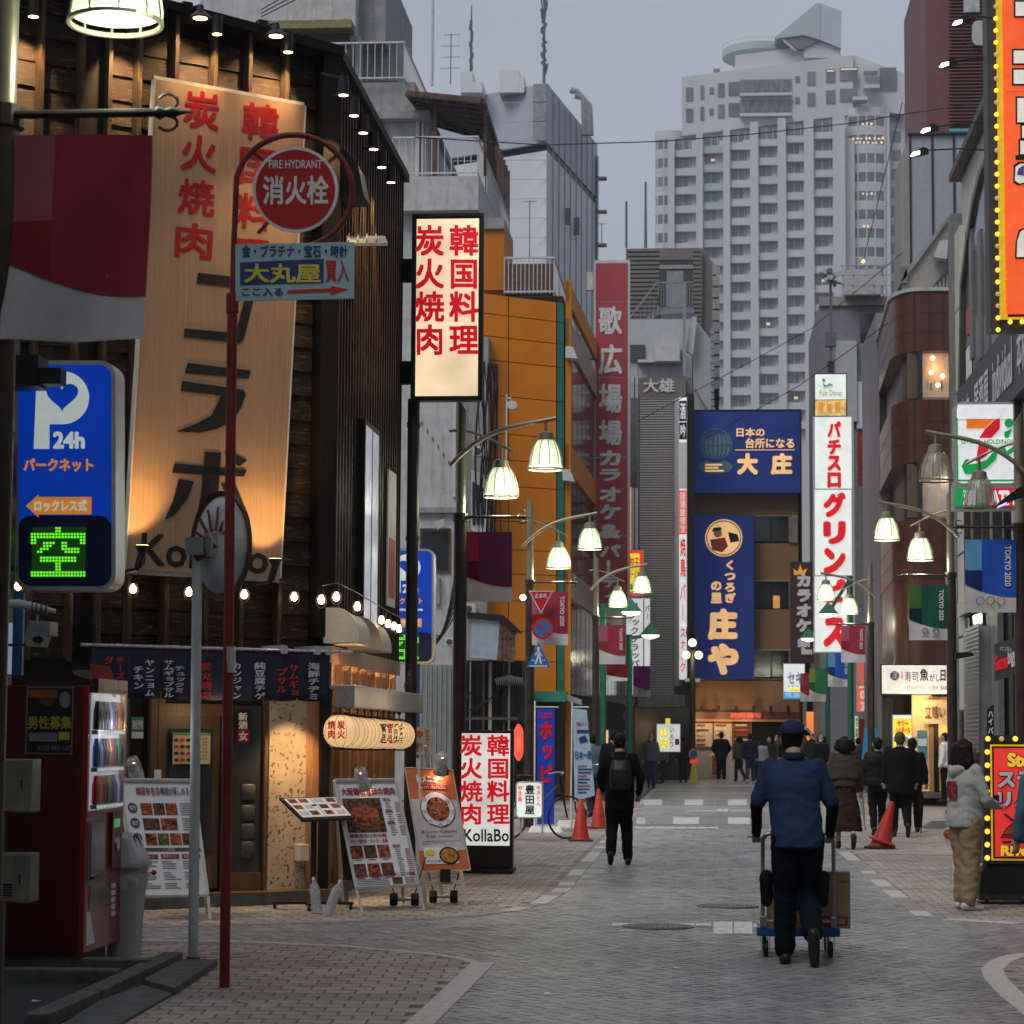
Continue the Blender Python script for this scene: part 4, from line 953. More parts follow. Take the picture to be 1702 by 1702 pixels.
def lamp_post(x, Y, label, flip=1, lit=True, H=5.8, only=None, rod=True, rz=0, lean=.0, two=(0,1), e=14, zr=4.36):
    X = P(x, 1222, Y).x; t = T('street_lamp', label, 'street lamp', (X, Y, 0), rz, 'twin-bell street lamps')
    if lean: t.rotation_euler = (0, lean, 0)
    f = flip; hb = 4.38
    MB().tube([(0,0,0),(0,0,hb)], .085, 16).tube([(0,0,0),(0,0,.9)], .1, 16).build('lower_pole', m_brownp, t, smooth=True)
    up = MB().tube([(0,0,hb),(0,0,H-.12)], .062, 16, cap=False)
    n = 16; b = len(up.v)-n
    for k in range(n): q = up.v[b+k]; up.v[b+k] = (q[0], q[1], q[2]+.12-q[0]*f*1.4)
    up.f.append(tuple(range(b, b+n))); up.build('upper_pole', m_olive, t, smooth=True)
    def arc(p, q, sag, n=14, c=0):
        out = []
        for i in range(n+1):
            u = i/n; out.append((f*(p[0]+(q[0]-p[0])*u), c, H+p[1]+(q[1]-p[1])*u+sag*4*u*(1-u)*(1+.5*(1-2*u))*.8))
        return out
    if 0 in two: MB().tube(arc((-.13,-.8), (1.2,-.2), .2, c=-.09), .03, 10).build('arm', m_olive, t, smooth=True)
    if 1 in two: MB().tube(arc((-.16,-.34), (.66,-.6), .09, c=.06), .019, 8).build('arm', m_olive, t, smooth=True)
    k_ = 'lit' if lit else 'off'
    for i, (dx, dz, c) in enumerate(((1.07,-.45,-.09),(.5,-.78,.06))):
        if i not in two: continue
        s = link('lamp_head', me_cap, t, (f*dx, c, H+dz)); s.scale = (1,1,1)
        link('glass_shade', me_sh[k_], s); link('shade_cage', me_cg, s); link('bulb', me_bl[k_], s)
        if lit: point(s, (0,0,-.5), e, (.95,1,.78), .12)
    if rod:
        r = MB().tube([(-.06*f,-.05,zr),(f*.74,-.05,zr)], .02, 8)
        r.lathe([(.02,.72),(.035,.74),(.02,.77),(.03,.8),(.012,.84),(.001,.9)] if f > 0 else [(.001,-.9),(.012,-.84),(.03,-.8),(.02,-.77),(.035,-.74),(.02,-.72)], c=(0,-.05,zr), n=10, axis='x')
        for s_ in (-1, 1): r.tube([(f*(.78+.045*math.cos(a)), -.05, zr+s_*(.05+.035*math.sin(a))) for a in [i*.6-1.5 for i in range(8)]], .008, 5)
        r.build('banner_rod', m_brownp, t, smooth=True)
        MB().lathe([(.1,zr-.05),(.1,zr+.05)], n=14).build('collar', m_brownp, t)
    return t
def bm(c): return mat('banner cloth %.2f %.2f %.2f' % c, c, .75, var=.1, scale=3, bump=.05)
m_flagw = mat('white banner cloth', (.55,.53,.54), .75, var=.1, scale=3)
def banner(x0, y0, x1, y1, Y, cols, label, rings=False, txt=True, skewx=0, para=False):
    main, tl, bl = [bm(c) for c in cols]
    B = Fr(P((x0+x1)/2, y0, Y), 0, name='street_banner', label=label, cat='banner', group='event banners on the lamp posts')
    w, h = x1-x0, y1-y0; sk = lambda x, y: (x+skewx*(y-y0)/h, y)
    def grid(nm, fx0, fx1, top, bot, m, n=12, d=0):
        vs = []; fs = []; nz = 8
        for j in range(nz+1):
            for i in range(n+1):
                u = fx0+(fx1-fx0)*i/n; a, b = top(u), bot(u); v = a+(b-a)*j/nz
                p = B.px(*sk(x0+w*u, y0+h*v), d); vs.append((p.x, p.y+(.012+.02*(h > 200))*math.sin(u*7+v*4+x0)*(.3+v), p.z))
        for j in range(nz):
            for i in range(n): q = j*(n+1)+i; fs.append((q, q+n+1, q+n+2, q+1))
        o = MB().add(vs, fs).build(nm, m, B.root, smooth=True); return o
    cv = lambda u: .62+.17*math.sin(u*PI*.55)+ (.0)
    grid('cloth', 0, 1, lambda u: 0, lambda u: 1, m_flagw)
    grid('colour_field', 0, 1, lambda u: 0, cv, main, d=.003)
    grid('colour_tile', 0, .33, lambda u: 0, lambda u: .42, tl, d=.006, n=4)
    grid('colour_tile', 0, .33, lambda u: .42, cv, bl, d=.006, n=4)
    if txt:
        B.text('TOKYO 2020', x0+w*.78, y0+h*.08, x0+w*.9, y0+h*.64, m_whp, d=.03, bold=.02, rot=1)
    if rings:
        for k, c in enumerate(((.02,.1,.4),(.02,.02,.02),(.5,.02,.03),(.6,.4,.05),(.02,.25,.08))):
            r = w*.085; cx = x0+w*(.3+(k % 3)*.2+(.1 if k > 2 else 0)); cy = y0+h*(.84 if k < 3 else .9)
            B.disc(cx, cy, r, bm(c), 'ring', d=.03+.001*k, t=.002, r0=r*.84, n=24)
    if para:
        for cx in (.42, .7): B.disc(x0+w*cx, y0+h*.83, w*.085, m_greyp, 'emblem', d=.03, t=.002, r0=w*.05, n=20); B.rect(x0+w*(cx-.1), y0+h*.92, x0+w*(cx+.1), y0+h*.935, m_greyp, 'print', d=.03, t=.002)
    v = B.px(x0, y0-2); 
    return B
RED = ((.3,.03,.055),(.34,.09,.13),(.24,.02,.03)); PUR = ((.12,.02,.07),(.35,.02,.07),(.1,.005,.02)); BLU = ((.02,.09,.42),(.1,.28,.52),(.012,.03,.13)); GRN = ((.015,.085,.06),(.05,.13,.03),(.008,.03,.03))
lamp_post(-22, 10.6, 'huge lit street lamp bell at the top left, nearest the camera', lit=True, H=6.08, zr=4.45)
banner(13,224,253,566, 10.55, RED, 'large red and white banner hanging above the parking sign', txt=False, skewx=-10)
lamp_post(763, 30, 'tall street lamp between the lit hanging sign and the orange building', e=26)
banner(769,884,851,1000, 30, PUR, 'purple and crimson banner on the lamp post above the white stand sign', txt=False)
lamp_post(880, 43, 'street lamp carrying the red triangle and no-parking signs', e=26)
banner(884,984,944,1072, 42.9, RED, 'red banner on the lamp post that carries the round no-parking sign')
lamp_post(990, 56, 'street lamp in front of the tall red karaoke sign', e=26)
banner(996,1039,1039,1104, 55.9, RED, 'small red banner at the foot of the tall red karaoke sign')
lamp_post(1699, 31.5, 'unlit street lamp in front of the convenience store sign', flip=-1, lit=False)
banner(1604,897,1689,1018, 31.4, BLU, 'blue banner with five rings beneath the convenience store sign', rings=True)
lamp_post(1583, 41, 'lit street lamp beside the sushi bar', flip=-1, e=26)
banner(1511,973,1575,1064, 40.9, GRN, 'dark green banner in front of the brown curved building', para=True)
lamp_post(1448, 59, 'lit street lamp in front of the white pachinko sign', flip=-1, e=26)
banner(1398,1040,1438,1101, 58.9, RED, 'red and white banner right of the white pachinko sign')
banner(1376,1085,1412,1141, 66, BLU, 'small blue ringed banner below the white pachinko sign', rings=True)
banner(1345,1111,1373,1166, 74, ((.04,.2,.08),(.2,.3,.04),(.02,.08,.05)), 'small green banner beside the white clinic sign', rings=True, txt=False)
banner(1330,1119,1346,1166, 76, RED, 'narrow pale red banner half hidden by the small green banner', txt=False)
banner(1008,1104,1043,1132, 60, ((.12,.01,.015),(.14,.01,.02),(.1,.01,.01)), 'dark red banner on the green pole under the karaoke sign', txt=False)
banner(1052,1107,1081,1158, 76, ((.22,.03,.2),(.3,.05,.25),(.18,.02,.14)), 'small purple banner beside the grey louvred tower', txt=False, para=True)
# green poles with small square hooded lamps
m_green = mat('green pole paint', (.02,.13,.075), .45, var=.2)
def green_lamp(x, Y, z, label, ax, ay, dark=False, x2=None):
    a = P(x, 1222, Y); t = T('green_lamp_pole', label, 'street lamp', (a.x, Y, 0), 0, 'green poles with hooded lamps')
    MB().tube([(0,0,0),(0,0,z)], .085, 10).build('pole', m_green, t, smooth=True)
    b = P(ax, ay, Y) - Vector((a.x, Y, 0))
    MB().obox((0,0,z-.1), (b.x, b.y, b.z-.05), .09, .09).build('arm', m_green, t)
    hd = MB().add([(b.x-0.27,b.y-.27,b.z-.05),(b.x+0.27,b.y-.27,b.z-.05),(b.x+0.27,b.y+.27,b.z-.05),(b.x-0.27,b.y+.27,b.z-.05),(b.x,b.y,b.z+.28)], [(0,1,4),(1,2,4),(2,3,4),(3,0,4)]).build('hood', m_green, t)
    MB().lathe([(.25,-.06),(.2,-.12),(.001,-.16)], c=b, n=16, cap=False).build('lens', mat('hooded lamp glow',(1,.95,.6),.4,emit=2.5,ec=(1,.95,.6)), hd)
    point(hd, b-Vector((0,0,.35)), 14, (1,.93,.7), .15)
green_lamp(1046, 64, 4.3, 'green lamp pole arm in front of the white snack sign', 1081, 1052)
green_lamp(1002, 60, 4.9, 'green lamp pole at the foot of the karaoke sign', 1049, 1013)
green_lamp(1414, 66, 6.0, 'green lamp pole beneath the blue ringed banner', 1376, 1017)
green_lamp(1376, 76, 5.3, 'farther green lamp pole left of the blue ringed banner', 1344, 1058)
# globe lamp at the junction
gx = P(1151, 1222, 84); gl = T('globe_lamp', 'dark post with three glowing globes at the end of the street', 'street lamp', (gx.x, 84, 0))
MB().tube([(0,0,0),(0,0,4.6)], .11, 10).build('post', m_brownp, gl, smooth=True)
mm = MB(); 
for s in (-1, 1): mm.tube([(0,0,3.9),(s*.1,0,4.6),(s*.2,0,5.2),(s*.12,0,5.6),(0,0,5.75)], .035, 6)
mm.tube([(-.25,0,4.3),(.25,0,4.3)], .04, 6).build('crown', m_brownp, gl)
m_globe = mat('globe glow', (.9,.95,.6), .4, emit=2.0, ec=(.9,1,.5))
for dx, dz in ((-.22,4.42),(.22,4.42),(0,4.85)):
    MB().lathe([(.14*math.sin(PI*i/10)+.0005, -.14*math.cos(PI*i/10)) for i in range(11)], c=(dx,-.05,dz), n=16, cap=False).build('globe', m_globe, gl, smooth=True)
point(gl, (0,-.6,4.3), 25, (.95,1,.7), .2)
for s in (-1, 1): MB().cbox((s*.18,-.1,3.55), (.16,.2,.12)).build('speaker', m_alu, gl)
# traffic signs on the second lamp post
m_sgred = mat('traffic red', (.5,.012,.02), .4); m_sgblue = mat('traffic blue', (.015,.14,.42), .4); m_sgw = mat('traffic white', (.7,.7,.7), .4)
def at_post(name, label, cat, x, y, Y): return Fr(P(x, y, Y), 0, name=name, label=label, cat=cat)
def tri_sign(x0, y0, x1, y1, Y, label, down=True, txt='止まれ'):
    S = at_post('give_way_sign', label, 'traffic sign', (x0+x1)/2, (y0+y1)/2, Y); c = (x0+x1)/2
    S.poly([(x0,y0),(x1,y0),(c,y1)], m_sgw, 'plate', d=0, t=.015); w = (x1-x0)
    S.poly([(x0+w*.05,y0+w*.03),(x1-w*.05,y0+w*.03),(c,y1-w*.07)], m_sgred, 'face', d=.003, t=.003)
    if txt: S.text(txt, x0+w*.24, y0+w*.1, x1-w*.24, y0+w*.3, m_sgw, d=.01, bold=.03)
tri_sign(879,982,919,1020,42.7,'red triangular stop sign on the second lamp post')
def nopark(cx, cy, r, Y, label):
    S = at_post('no_parking_sign', label, 'traffic sign', cx, cy, Y)
    S.disc(cx, cy, r, m_sgred, 'plate', d=0, t=.015); S.disc(cx, cy, r*.74, m_sgblue, 'face', d=.004, t=.003)
    a = r*.66; k = r*.11; S.poly([(cx-a*.78-k*.7,cy-a*.78+k*.7),(cx-a*.78+k*.7,cy-a*.78-k*.7),(cx+a*.78+k*.7,cy+a*.78-k*.7),(cx+a*.78-k*.7,cy+a*.78+k*.7)], m_sgred, 'slash', d=.009, t=.003)
    return S
nopark(902,1045,18,42.7,'round blue and red no-parking sign under the red triangle')
def crossing(cx, y0, y1, hw, Y, label):
    S = at_post('crossing_sign', label, 'traffic sign', cx, y1, Y)
    S.poly([(cx,y0),(cx+hw,y1),(cx-hw,y1)], m_sgblue, 'plate', d=0, t=.015); h = y1-y0
    S.disc(cx, y0+h*.27, h*.06, m_sgw, 'walking_figure', d=.004, t=.003, n=12)
    f = lambda L: S.poly([(cx+a*h, y0+b*h) for a, b in L], m_sgw, 'walking_figure', d=.004, t=.003)
    f([(-.05,.34),(.05,.34),(.07,.6),(-.05,.6)]); f([(-.05,.6),(.02,.6),(-.08,.88),(-.16,.88)]); f([(0,.6),(.07,.6),(.14,.86),(.06,.86)]); f([(.04,.36),(.15,.55),(.11,.58),(.02,.43)]); f([(-.04,.36),(-.15,.52),(-.12,.56),(-.02,.44)])
    S.rect(cx-hw*.75, y1-h*.07, cx+hw*.75, y1-h*.03, m_sgw, 'stripe', d=.004, t=.003)
    for s in (-1, 1): S.rect(cx+s*hw*.45-hw*.12, y0+h*.72, cx+s*hw*.45+hw*.12, y0+h*.75, m_sgw, 'stripe', d=.004, t=.003)
crossing(895,1066,1109,20,42.7,'blue triangular pedestrian crossing sign on the second lamp post')
tri_sign(1036,1164,1056,1182,70,'distant red triangle sign on the green lamp pole',txt=''); nopark(1044,1190,9,70,'distant round no-parking sign on the green lamp pole')
crossing(1044,1203,1219,9,70,'distant blue crossing sign on the green lamp pole')
# ================================================================ LEFT FOREGROUND
m_cyl = lambda *a: None
# fire hydrant pole and sign
m_redpole = mat('dull red pole paint', (.2,.018,.014), .45, var=.3, scale=5)
c = G(373,1642); t = P(388,470,c.y)
HY = T('hydrant_sign_pole', 'tall red hydrant pole with a looped top standing on the pavement island', 'sign pole', c)
top = P(391,340,c.y)-c; b0 = Vector((0,0,0)); mid = P(386,520,c.y)-c
MB().tube([b0, mid], .034, 14).build('lower_tube', m_redpole, HY, smooth=True)
MB().tube([mid-Vector((0,0,.0)), mid+Vector((0,0,.13))], .042, 14).build('coupling', m_redpole, HY, smooth=True)
MB().tube([P(382,1118,c.y)-c, P(382,1075,c.y)-c], .0365, 14).build('sleeve', m_alu, HY, smooth=True)
loop = [mid, P(389,400,c.y)-c]
cx, cy, rx, ry = 488, 318, 98, 94
for k in range(0, 25):
    a = math.radians(195+k*(238/24)); loop.append(P(cx+rx*math.cos(a), cy+ry*math.sin(a), c.y)-c)
MB().tube(loop, .02, 10).build('loop', m_redpole, HY, smooth=True)
S = Fr(P(491,315,c.y), 0, name='hydrant_sign', label='round red fire hydrant sign with white rim inside the looped red pole', cat='sign')
m_sgred2 = mat('hydrant sign red', (.42,.01,.012), .4, var=.12)
S.disc(491,315,71,m_sgw,'rim',d=0,t=.02,n=56); S.disc(491,315,66,m_sgred2,'face',d=.003,t=.004,n=56)
for a in (-40, 50, 130, 222): 
    r = math.radians(a); S.poly([(491+69*math.cos(r-.04),315+69*math.sin(r-.04)),(491+69*math.cos(r+.04),315+69*math.sin(r+.04)),(491+97*math.cos(r+.03),315+95*math.sin(r+.03)),(491+97*math.cos(r-.03),315+95*math.sin(r-.03))], m_redpole, 'strut', d=-.002, t=.012)
S.text('FIRE HYDRANT',447,266,535,280,m_sgw,d=.006,bold=.01); S.text('消火栓',437,292,546,340,m_sgw,d=.006,bold=.022)
S = Fr(P(490,450,c.y-.03), 0, name='advert_plate', label='pale blue advertising plate with a red arrow fixed under the hydrant sign', cat='sign')
m_lblue = mat('pale blue plate', (.33,.5,.58), .45, var=.1); m_dblue = mat('deep blue print', (.02,.05,.2), .45); m_yelp = mat('yellow print bright', (.72,.62,.08), .45)
S.poly([(391,406),(588,402),(588,496),(391,500)], m_lblue, 'plate', d=0, t=.02)
S.poly([(399,436),(538,430),(538,470),(399,474)], m_dblue, 'field', d=.003, t=.003)
S.text('大丸屋',406,438,533,470,m_yelp,d=.008,bold=.025); S.text('買入',541,432,580,469,m_sgred,d=.005,bold=.02)
S.text('金・プラチナ・宝石・時計',402,407,578,428,m_dblue,d=.004,bold=.025); S.text('ここ入る',402,478,470,492,m_dblue,d=.004,bold=.025)
S.poly([(478,482),(550,479),(550,475),(579,481),(550,490),(550,485),(478,488)], m_sgred, 'arrow', d=.004, t=.003)
# white mirror post
c = G(321,1604); MP = T('mirror_post', 'scuffed white post with a convex mirror seen from the back', 'mirror post', c)
m_wpole = mat('scuffed white pole paint', (.5,.54,.53), .5, var=.15, dirt=.55, scale=9)
tp = P(328,918,c.y)-c; MB().tube([(0,0,0),tp], .037, 16).build('pole', m_wpole, MP, smooth=True)
MB().lathe([(.055,0),(.06,.0),(.05,.06)], n=14).build('foot', m_conc, MP)
S = Fr(P(325,905,c.y-.02),0,root=MP); S.ba = Vector(c)
S.rect(308,893,338,922,mat('grey bracket',(.2,.24,.24),.5),'bracket',d=.06,t=.1)
mc = P(361,905,c.y)-c
pr = [(.001,-.09),(.1,-.08),(.2,-.045),(.255,0),(.27,.02),(.272,.035)]
M4 = Matrix.Rotation(math.radians(-38),4,'Z') @ Matrix.Rotation(PI/2,4,'X') @ Matrix.Scale(1.42,4,(0,1,0))
M4 = Matrix.Rotation(math.radians(-30),4,'Z') @ Matrix.Rotation(-PI/2,4,'X')
M4 = M4 @ Matrix.Diagonal((.93,1.32,1,1))
m_mback = mat('white mirror back', (.5,.52,.54), .3, var=.2, coat=.3)
MB().lathe([(r, z) for r, z in pr], c=mc+Vector((0,.06,0)), n=40, M4=M4, cap=False).build('mirror_shell', m_mback, MP, smooth=True)
MB().lathe([(.272,.02),(.3,.0),(.305,.04),(.28,.05)], c=mc+Vector((0,.06,0)), n=40, M4=M4, cap=False).build('mirror_rim', mat('orange brown rim',(.1,.04,.015),.5), MP, smooth=True)
MB().lathe([(.001,.055),(.15,.05),(.275,.03)], c=mc+Vector((0,.06,0)), n=40, M4=M4, cap=False).build('mirror_glass', mat('mirror glass',(.7,.7,.7),.03,1.,var=0), MP, smooth=True)
MB().lathe([(.001,-.15),(.06,-.14),(.075,-.09),(.075,-.05)], c=mc+Vector((0,.06,0)), n=18, M4=M4, cap=False).build('hub', m_steel, MP, smooth=True)
for k in range(7):
    a = PI*(.12+.76*k/6); d0 = Vector((.08*math.cos(a), 0, .1*math.sin(a))); d1 = Vector((.19*math.cos(a), .02, .27*math.sin(a)))
    MB().obox(mc+d0+Vector((0,-.06,0)), mc+d1+Vector((0,-.01,0)), .014, .02).build('spoke', m_redpole, MP)
MB().obox(tp+Vector((0,-.03,-.05)), mc+Vector((0,-.06,0)), .04, .05).build('arm', m_redpole, MP)
# parking signs
m_blue = mat('lit blue sign face', (.01,.045,.3), .35, emit=.3, ec=(0,.07,.75), evar=.12)
m_blued = mat('dark blue sign face', (.008,.02,.08), .35)
m_litw = mat('lit white symbol', (.6,.62,.62), .4, emit=.32, ec=(.85,1,.95)); m_lito = mat('lit orange symbol', (.7,.3,.06), .4, emit=.35, ec=(1,.36,.04))
m_led = mat('green led', (.1,.6,.05), .4, emit=.9, ec=(.16,1,.03)); m_leddim = mat('led panel', (.012,.05,.012), .4, emit=.05, ec=(.05,.5,.02))
def rrect(x0,y0,x1,y1,r,n=6):
    out = []
    for cx, cy, a0 in ((x1-r,y0+r,-90),(x1-r,y1-r,0),(x0+r,y1-r,90),(x0+r,y0+r,180)):
        for i in range(n+1): a = math.radians(a0+90*i/n); out.append((cx+r*math.cos(a), cy+r*math.sin(a)))
    return out
def parking_sign(X0, Y0, k, Yd, label, extra=False, depth=.28):
    S = Fr(P(X0, Y0, Yd), 0, name='parking_sign', label=label, cat='sign', group=None); q = lambda x, y: (X0+x*k, Y0+y*k)
    R = lambda pts: [q(*p) for p in pts]
    S.poly(R(rrect(0,0,168,382,26)), m_alu, 'case', d=0, t=depth); S.poly(R(rrect(7,7,161,375,20)), m_blue, 'face', d=.004, t=.01)
    S.poly(R(rrect(7,278 if extra else 258,161,375,20)), m_blued, 'lower_face', d=.008, t=.004)
    # the letter P with a heart for its bowl
    def P_(pts, m, nm='symbol', d=.012): return S.poly(R(pts), m, nm, d=d, t=.003)
    P_([(38,20),(66,20),(56,147),(32,147)] if 0 else [(36,48),(58,48),(58,147),(32,147)], m_litw)
    P_([(80+44*math.cos(2*PI*i/40), 62+44*math.sin(2*PI*i/40)) for i in range(40)], m_litw, d=.013)
    P_([(56,80),(84,100),(84,106),(56,106)], m_litw, d=.0135)
    # the heart that makes the bowl: blue, cut into the white
    P_([(79+27*(math.sin(t)**3)*(1 if math.sin(t) > 0 else .96), 58-(13*math.cos(t)-5*math.cos(2*t)-2*math.cos(3*t)-math.cos(4*t))*1.6) for t in [2*PI*i/40 for i in range(40)]], m_blue, 'heart', d=.016)
    S.text('24h', *q(64,118), *q(117,147), m_litw, d=.012, bold=.035); S.text('パークネット', *q(15,163), *q(131,185), m_lito, d=.012, bold=.035)
    y = 227 if not extra else 232
    if extra: S.text('Entertainmentywa', *q(14,196), *q(132,210), m_litw, d=.012, bold=.03)
    P_([(19,y+15),(40,y-4),(40,y),(128,y),(128,y+29),(40,y+29),(40,y+34)], m_lito)
    S.text('ロックレス式', *q(33,y+5), *q(120,y+24), m_litw, d=.017, bold=.03)
    y = 277 if not extra else 285
    S.rect(*q(28,y), *q(119,y+84), m_leddim, 'led_panel', d=.012, t=.003)
    g = ["........XX........","........XX........","XXXXXXXXXXXXXXXXXX","XXXXXXXXXXXXXXXXXX","XX..............XX","XX..XXXX..XX....XX","....XXX...XX......","...XXX....XXXXXX..","..XX.......XXXXX..","..................","...XXXXXXXXXXXX...","...XXXXXXXXXXXX...","........XX........","........XX........","........XX........","XXXXXXXXXXXXXXXXXX","XXXXXXXXXXXXXXXXXX"]
    mb = MB(); 
    for j, rw in enumerate(g):
        for i, ch in enumerate(rw):
            if ch == 'X': p = S.px(*q(29+i*5.1, y+2+j*4.9), .018); r = .0078*k*Yd/17; mb.box(p.x-r, p.x+r, p.y, p.y+.004, p.z-r, p.z+r)
    mb.build('led_lettering', m_led, S.root, kind='stuff'); return S
parking_sign(24, 599, 1.0, 16.9, 'large lit blue parking sign with green LED character at the left edge')
PS2 = parking_sign(637, 912, .5, 33.5, 'smaller lit blue parking sign beyond the timber wall', True)
PS2.rect(676,1104,697,1260, mat('blue post',(.01,.06,.25),.4), 'post', d=-.05, t=.12)
# dark beam, column and pipes at the left edge
LB = Fr(P(10,900,16.2), 0, name='steel_column', label='dark steel column and beams at the left edge holding the big parking sign', cat='column')
m_dsteel = mat('dark blue grey steel', (.035,.04,.045), .45, .3, var=.3)
LB.rect(-70,560,21,1330, m_dsteel, 'column', d=-.3, t=.2, bevel=.01); LB.rect(-60,590,64,642,m_black,'beam',d=.05,t=.25); LB.rect(60,611,101,638,m_black,'beam_end',d=.03,t=.15)
LB.rect(-40,940,24,948,m_black,'bracket',d=.05,t=.1)
v = [LB.px(-20,760),LB.px(22,715)]; MB().obox(v[0],v[1],.05,.05).build('brace', m_black, LB.root)
LB.rect(19,985,39,1122, mat('blue panel paint',(.02,.12,.3),.4), 'blue_panel', d=-.35, t=.05); LB.rect(8,1035,20,1120, mat('lit pale panel',(.5,.55,.7),.4,emit=.25,ec=(.6,.7,1)), 'lit_panel', d=-.35, t=.05)
LB.rect(2,642,9,930, mat('pale grey strip',(.25,.27,.28),.5), 'strip', d=.02, t=.06)
PC = Fr(P(30,1010,16), 0, name='white_pipe', label='white ribbed flexible pipe poking out under the parking sign', cat='pipe')
pp = [PC.px(x,y) for x,y in ((-40,1010),(0,1005),(30,1003),(55,1008),(92,1016))]; MB().tube(pp, [.03,.03,.03,.028,.014], 12).build('pipe', mat('white pipe plastic',(.5,.52,.52),.45,var=.15), PC.root, smooth=True)
for x,y in ((55,1008),(62,1009),(70,1011),(78,1013)): v = PC.px(x,y); MB().lathe([(.03,-.004),(.034,0),(.03,.004)], c=v, n=12, axis='x').build('rib', m_dsteel, PC.root)
CM = Fr(P(62,1050,16.3), 0, name='security_camera', label='grey security camera box under the white pipe', cat='camera')
CM.poly([(46,1040),(50,1031),(84,1033),(83,1056),(72,1057),(66,1075),(44,1073),(40,1060)], mat('grey camera plastic',(.28,.3,.3),.45,var=.1), 'housing', d=0, t=.2); CM.disc(63,1063,9,m_black,'lens',d=.01,t=.01,ry=6,n=20)
CM.rect(50,1022,60,1034,m_dsteel,'mount',d=-.05,t=.06); CM.rect(-10,1070,42,1074,m_dsteel,'arm',d=-.05,t=.05)
# vending machine (front faces the street)
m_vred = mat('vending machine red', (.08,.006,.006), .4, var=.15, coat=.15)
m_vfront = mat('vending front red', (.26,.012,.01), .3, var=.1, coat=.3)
YV, XV = 16.55, -4.33
V = T('vending_machine', 'red drinks vending machine at the left edge with a dark job poster on its side', 'vending machine', (XV, YV, .12))
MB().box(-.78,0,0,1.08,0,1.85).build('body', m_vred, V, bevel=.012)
VF = Fr((XV, YV, .12), PI/2, root=V); VF.ba = Vector((XV, YV, .12))
V2 = T('x','x','x'); V2.name = 'front_door'; V2.parent = V; V2.rotation_euler = (0,0,PI/2); del V2['label']; del V2['category']
m_vlit = mat('lit display window', (.7,.72,.8), .2, emit=.24, ec=(.8,.88,1), evar=.3)
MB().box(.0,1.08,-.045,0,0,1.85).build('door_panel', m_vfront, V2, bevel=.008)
MB().box(.06,.86,-.055,-.045,.98,1.8).build('display_back', m_vlit, V2)
MB().box(.04,.9,-.1,-.055,1.8,1.9).build('header', m_vred, V2)
cans = [mat('can %s' % n, c_, .3, .4, var=.2) for n, c_ in (('red',(.5,.02,.02)),('green',(.03,.3,.06)),('blue',(.03,.1,.45)),('gold',(.5,.36,.08)),('dark',(.04,.02,.02)),('white',(.7,.7,.72)))]
for r in range(3):
    z = 1.02+r*.26; MB().box(.06,.86,-.1,-.055,z-.03,z).build('shelf', m_steel, V2)
    for k in range(9):
        cn = MB().lathe([(.02,0),(.028,.01),(.028,.13),(.02,.16),(.014,.2)], c=(.1+k*.085,-.08,z+.002), n=8).build('can', cans[(k*3+r*2+(k//3)) % 6], V2, smooth=True)
        MB().box(.08+k*.085,.12+k*.085,-.105,-.1,z-.026,z-.006).build('price_button', m_litw, V2)
MB().box(.06,.88,-.105,-.1,.98,1.8).build('window_glass', mat('vending glass',(.8,.82,.85),.05,alpha=.12,spec=1), V2)
MB().box(.06,.5,-.06,-.045,.5,.9).build('poster', m_greyp, V2); MB().box(.08,.44,-.065,-.06,.52,.88).build('delivery_print', m_glassdark, V2)
MB().box(.12,.7,-.05,-.046,.3,.47).build('pickup_flap', m_glassdark, V2, bevel=.01); MB().box(.66,.92,-.07,-.045,.55,.95).build('coin_panel', m_vred, V2); MB().box(.7,.86,-.075,-.07,.84,.9).build('coin_display', mat('small green screen',(.05,.3,.1),.3,emit=.3,ec=(.1,.6,.2)), V2)
MB().lathe([(.05,0),(.05,.02)], c=(.8,-.08,.72), n=14, axis='y').build('coin_knob', m_steel, V2)
MB().add([(.05,-.048,.05),(.3,-.048,.05),(.15,-.048,.28),(.05,-.048,.28)], [(0,1,2,3)]).build('white_decal', m_sgw, V2); MB().box(.05,.2,-.06,-.045,.47,.52).build('green_label', m_greenp, V2)
for k in range(5): MB().box(.75,.86,-.052,-.046,.2+k*.05,.235+k*.05).build('label', m_sgw, V2)
point(V2, (.5,-.3,1.5), 2, (.85,.92,1), .1)
VS = Fr((XV, YV-.003, .12), 0, root=V); VS.ba = Vector((XV, YV, .12))
p = VS.rect(43,1143,121,1252, m_blackpaint, 'job_poster', d=.004, t=.004)
VS.frame(42,1142,122,1253,1.5,mat('grey poster edge',(.2,.2,.2),.5),'poster_edge',d=.008,t=.008)
VS.disc(78,1162,12,m_ink,'print',d=.006,t=.002,n=16); VS.rect(46,1146,96,1160,mat('orange print',(.3,.1,.02),.5,var=.5),'print',d=.007,t=.002); VS.disc(108,1163,9,m_greyp,'print',d=.006,t=.002,ry=14,n=16)
VS.text('男性募集',46,1190,119,1212,mat('mustard print',(.42,.34,.03),.5),d=.01,bold=.025); VS.rect(48,1218,95,1232,m_greyp,'print',d=.008,t=.002); VS.rect(97,1217,116,1230,mat('yellow sticker',(.5,.42,.04),.5),'print',d=.008,t=.002)
VS.text('0120-965-167',62,1239,118,1247,m_greyp,d=.01,bold=.01)
VT = Fr(P(170,1120,17.2), 0, name='paper_cards', label='leaning advertising cards standing on top of the vending machine', cat='cards')
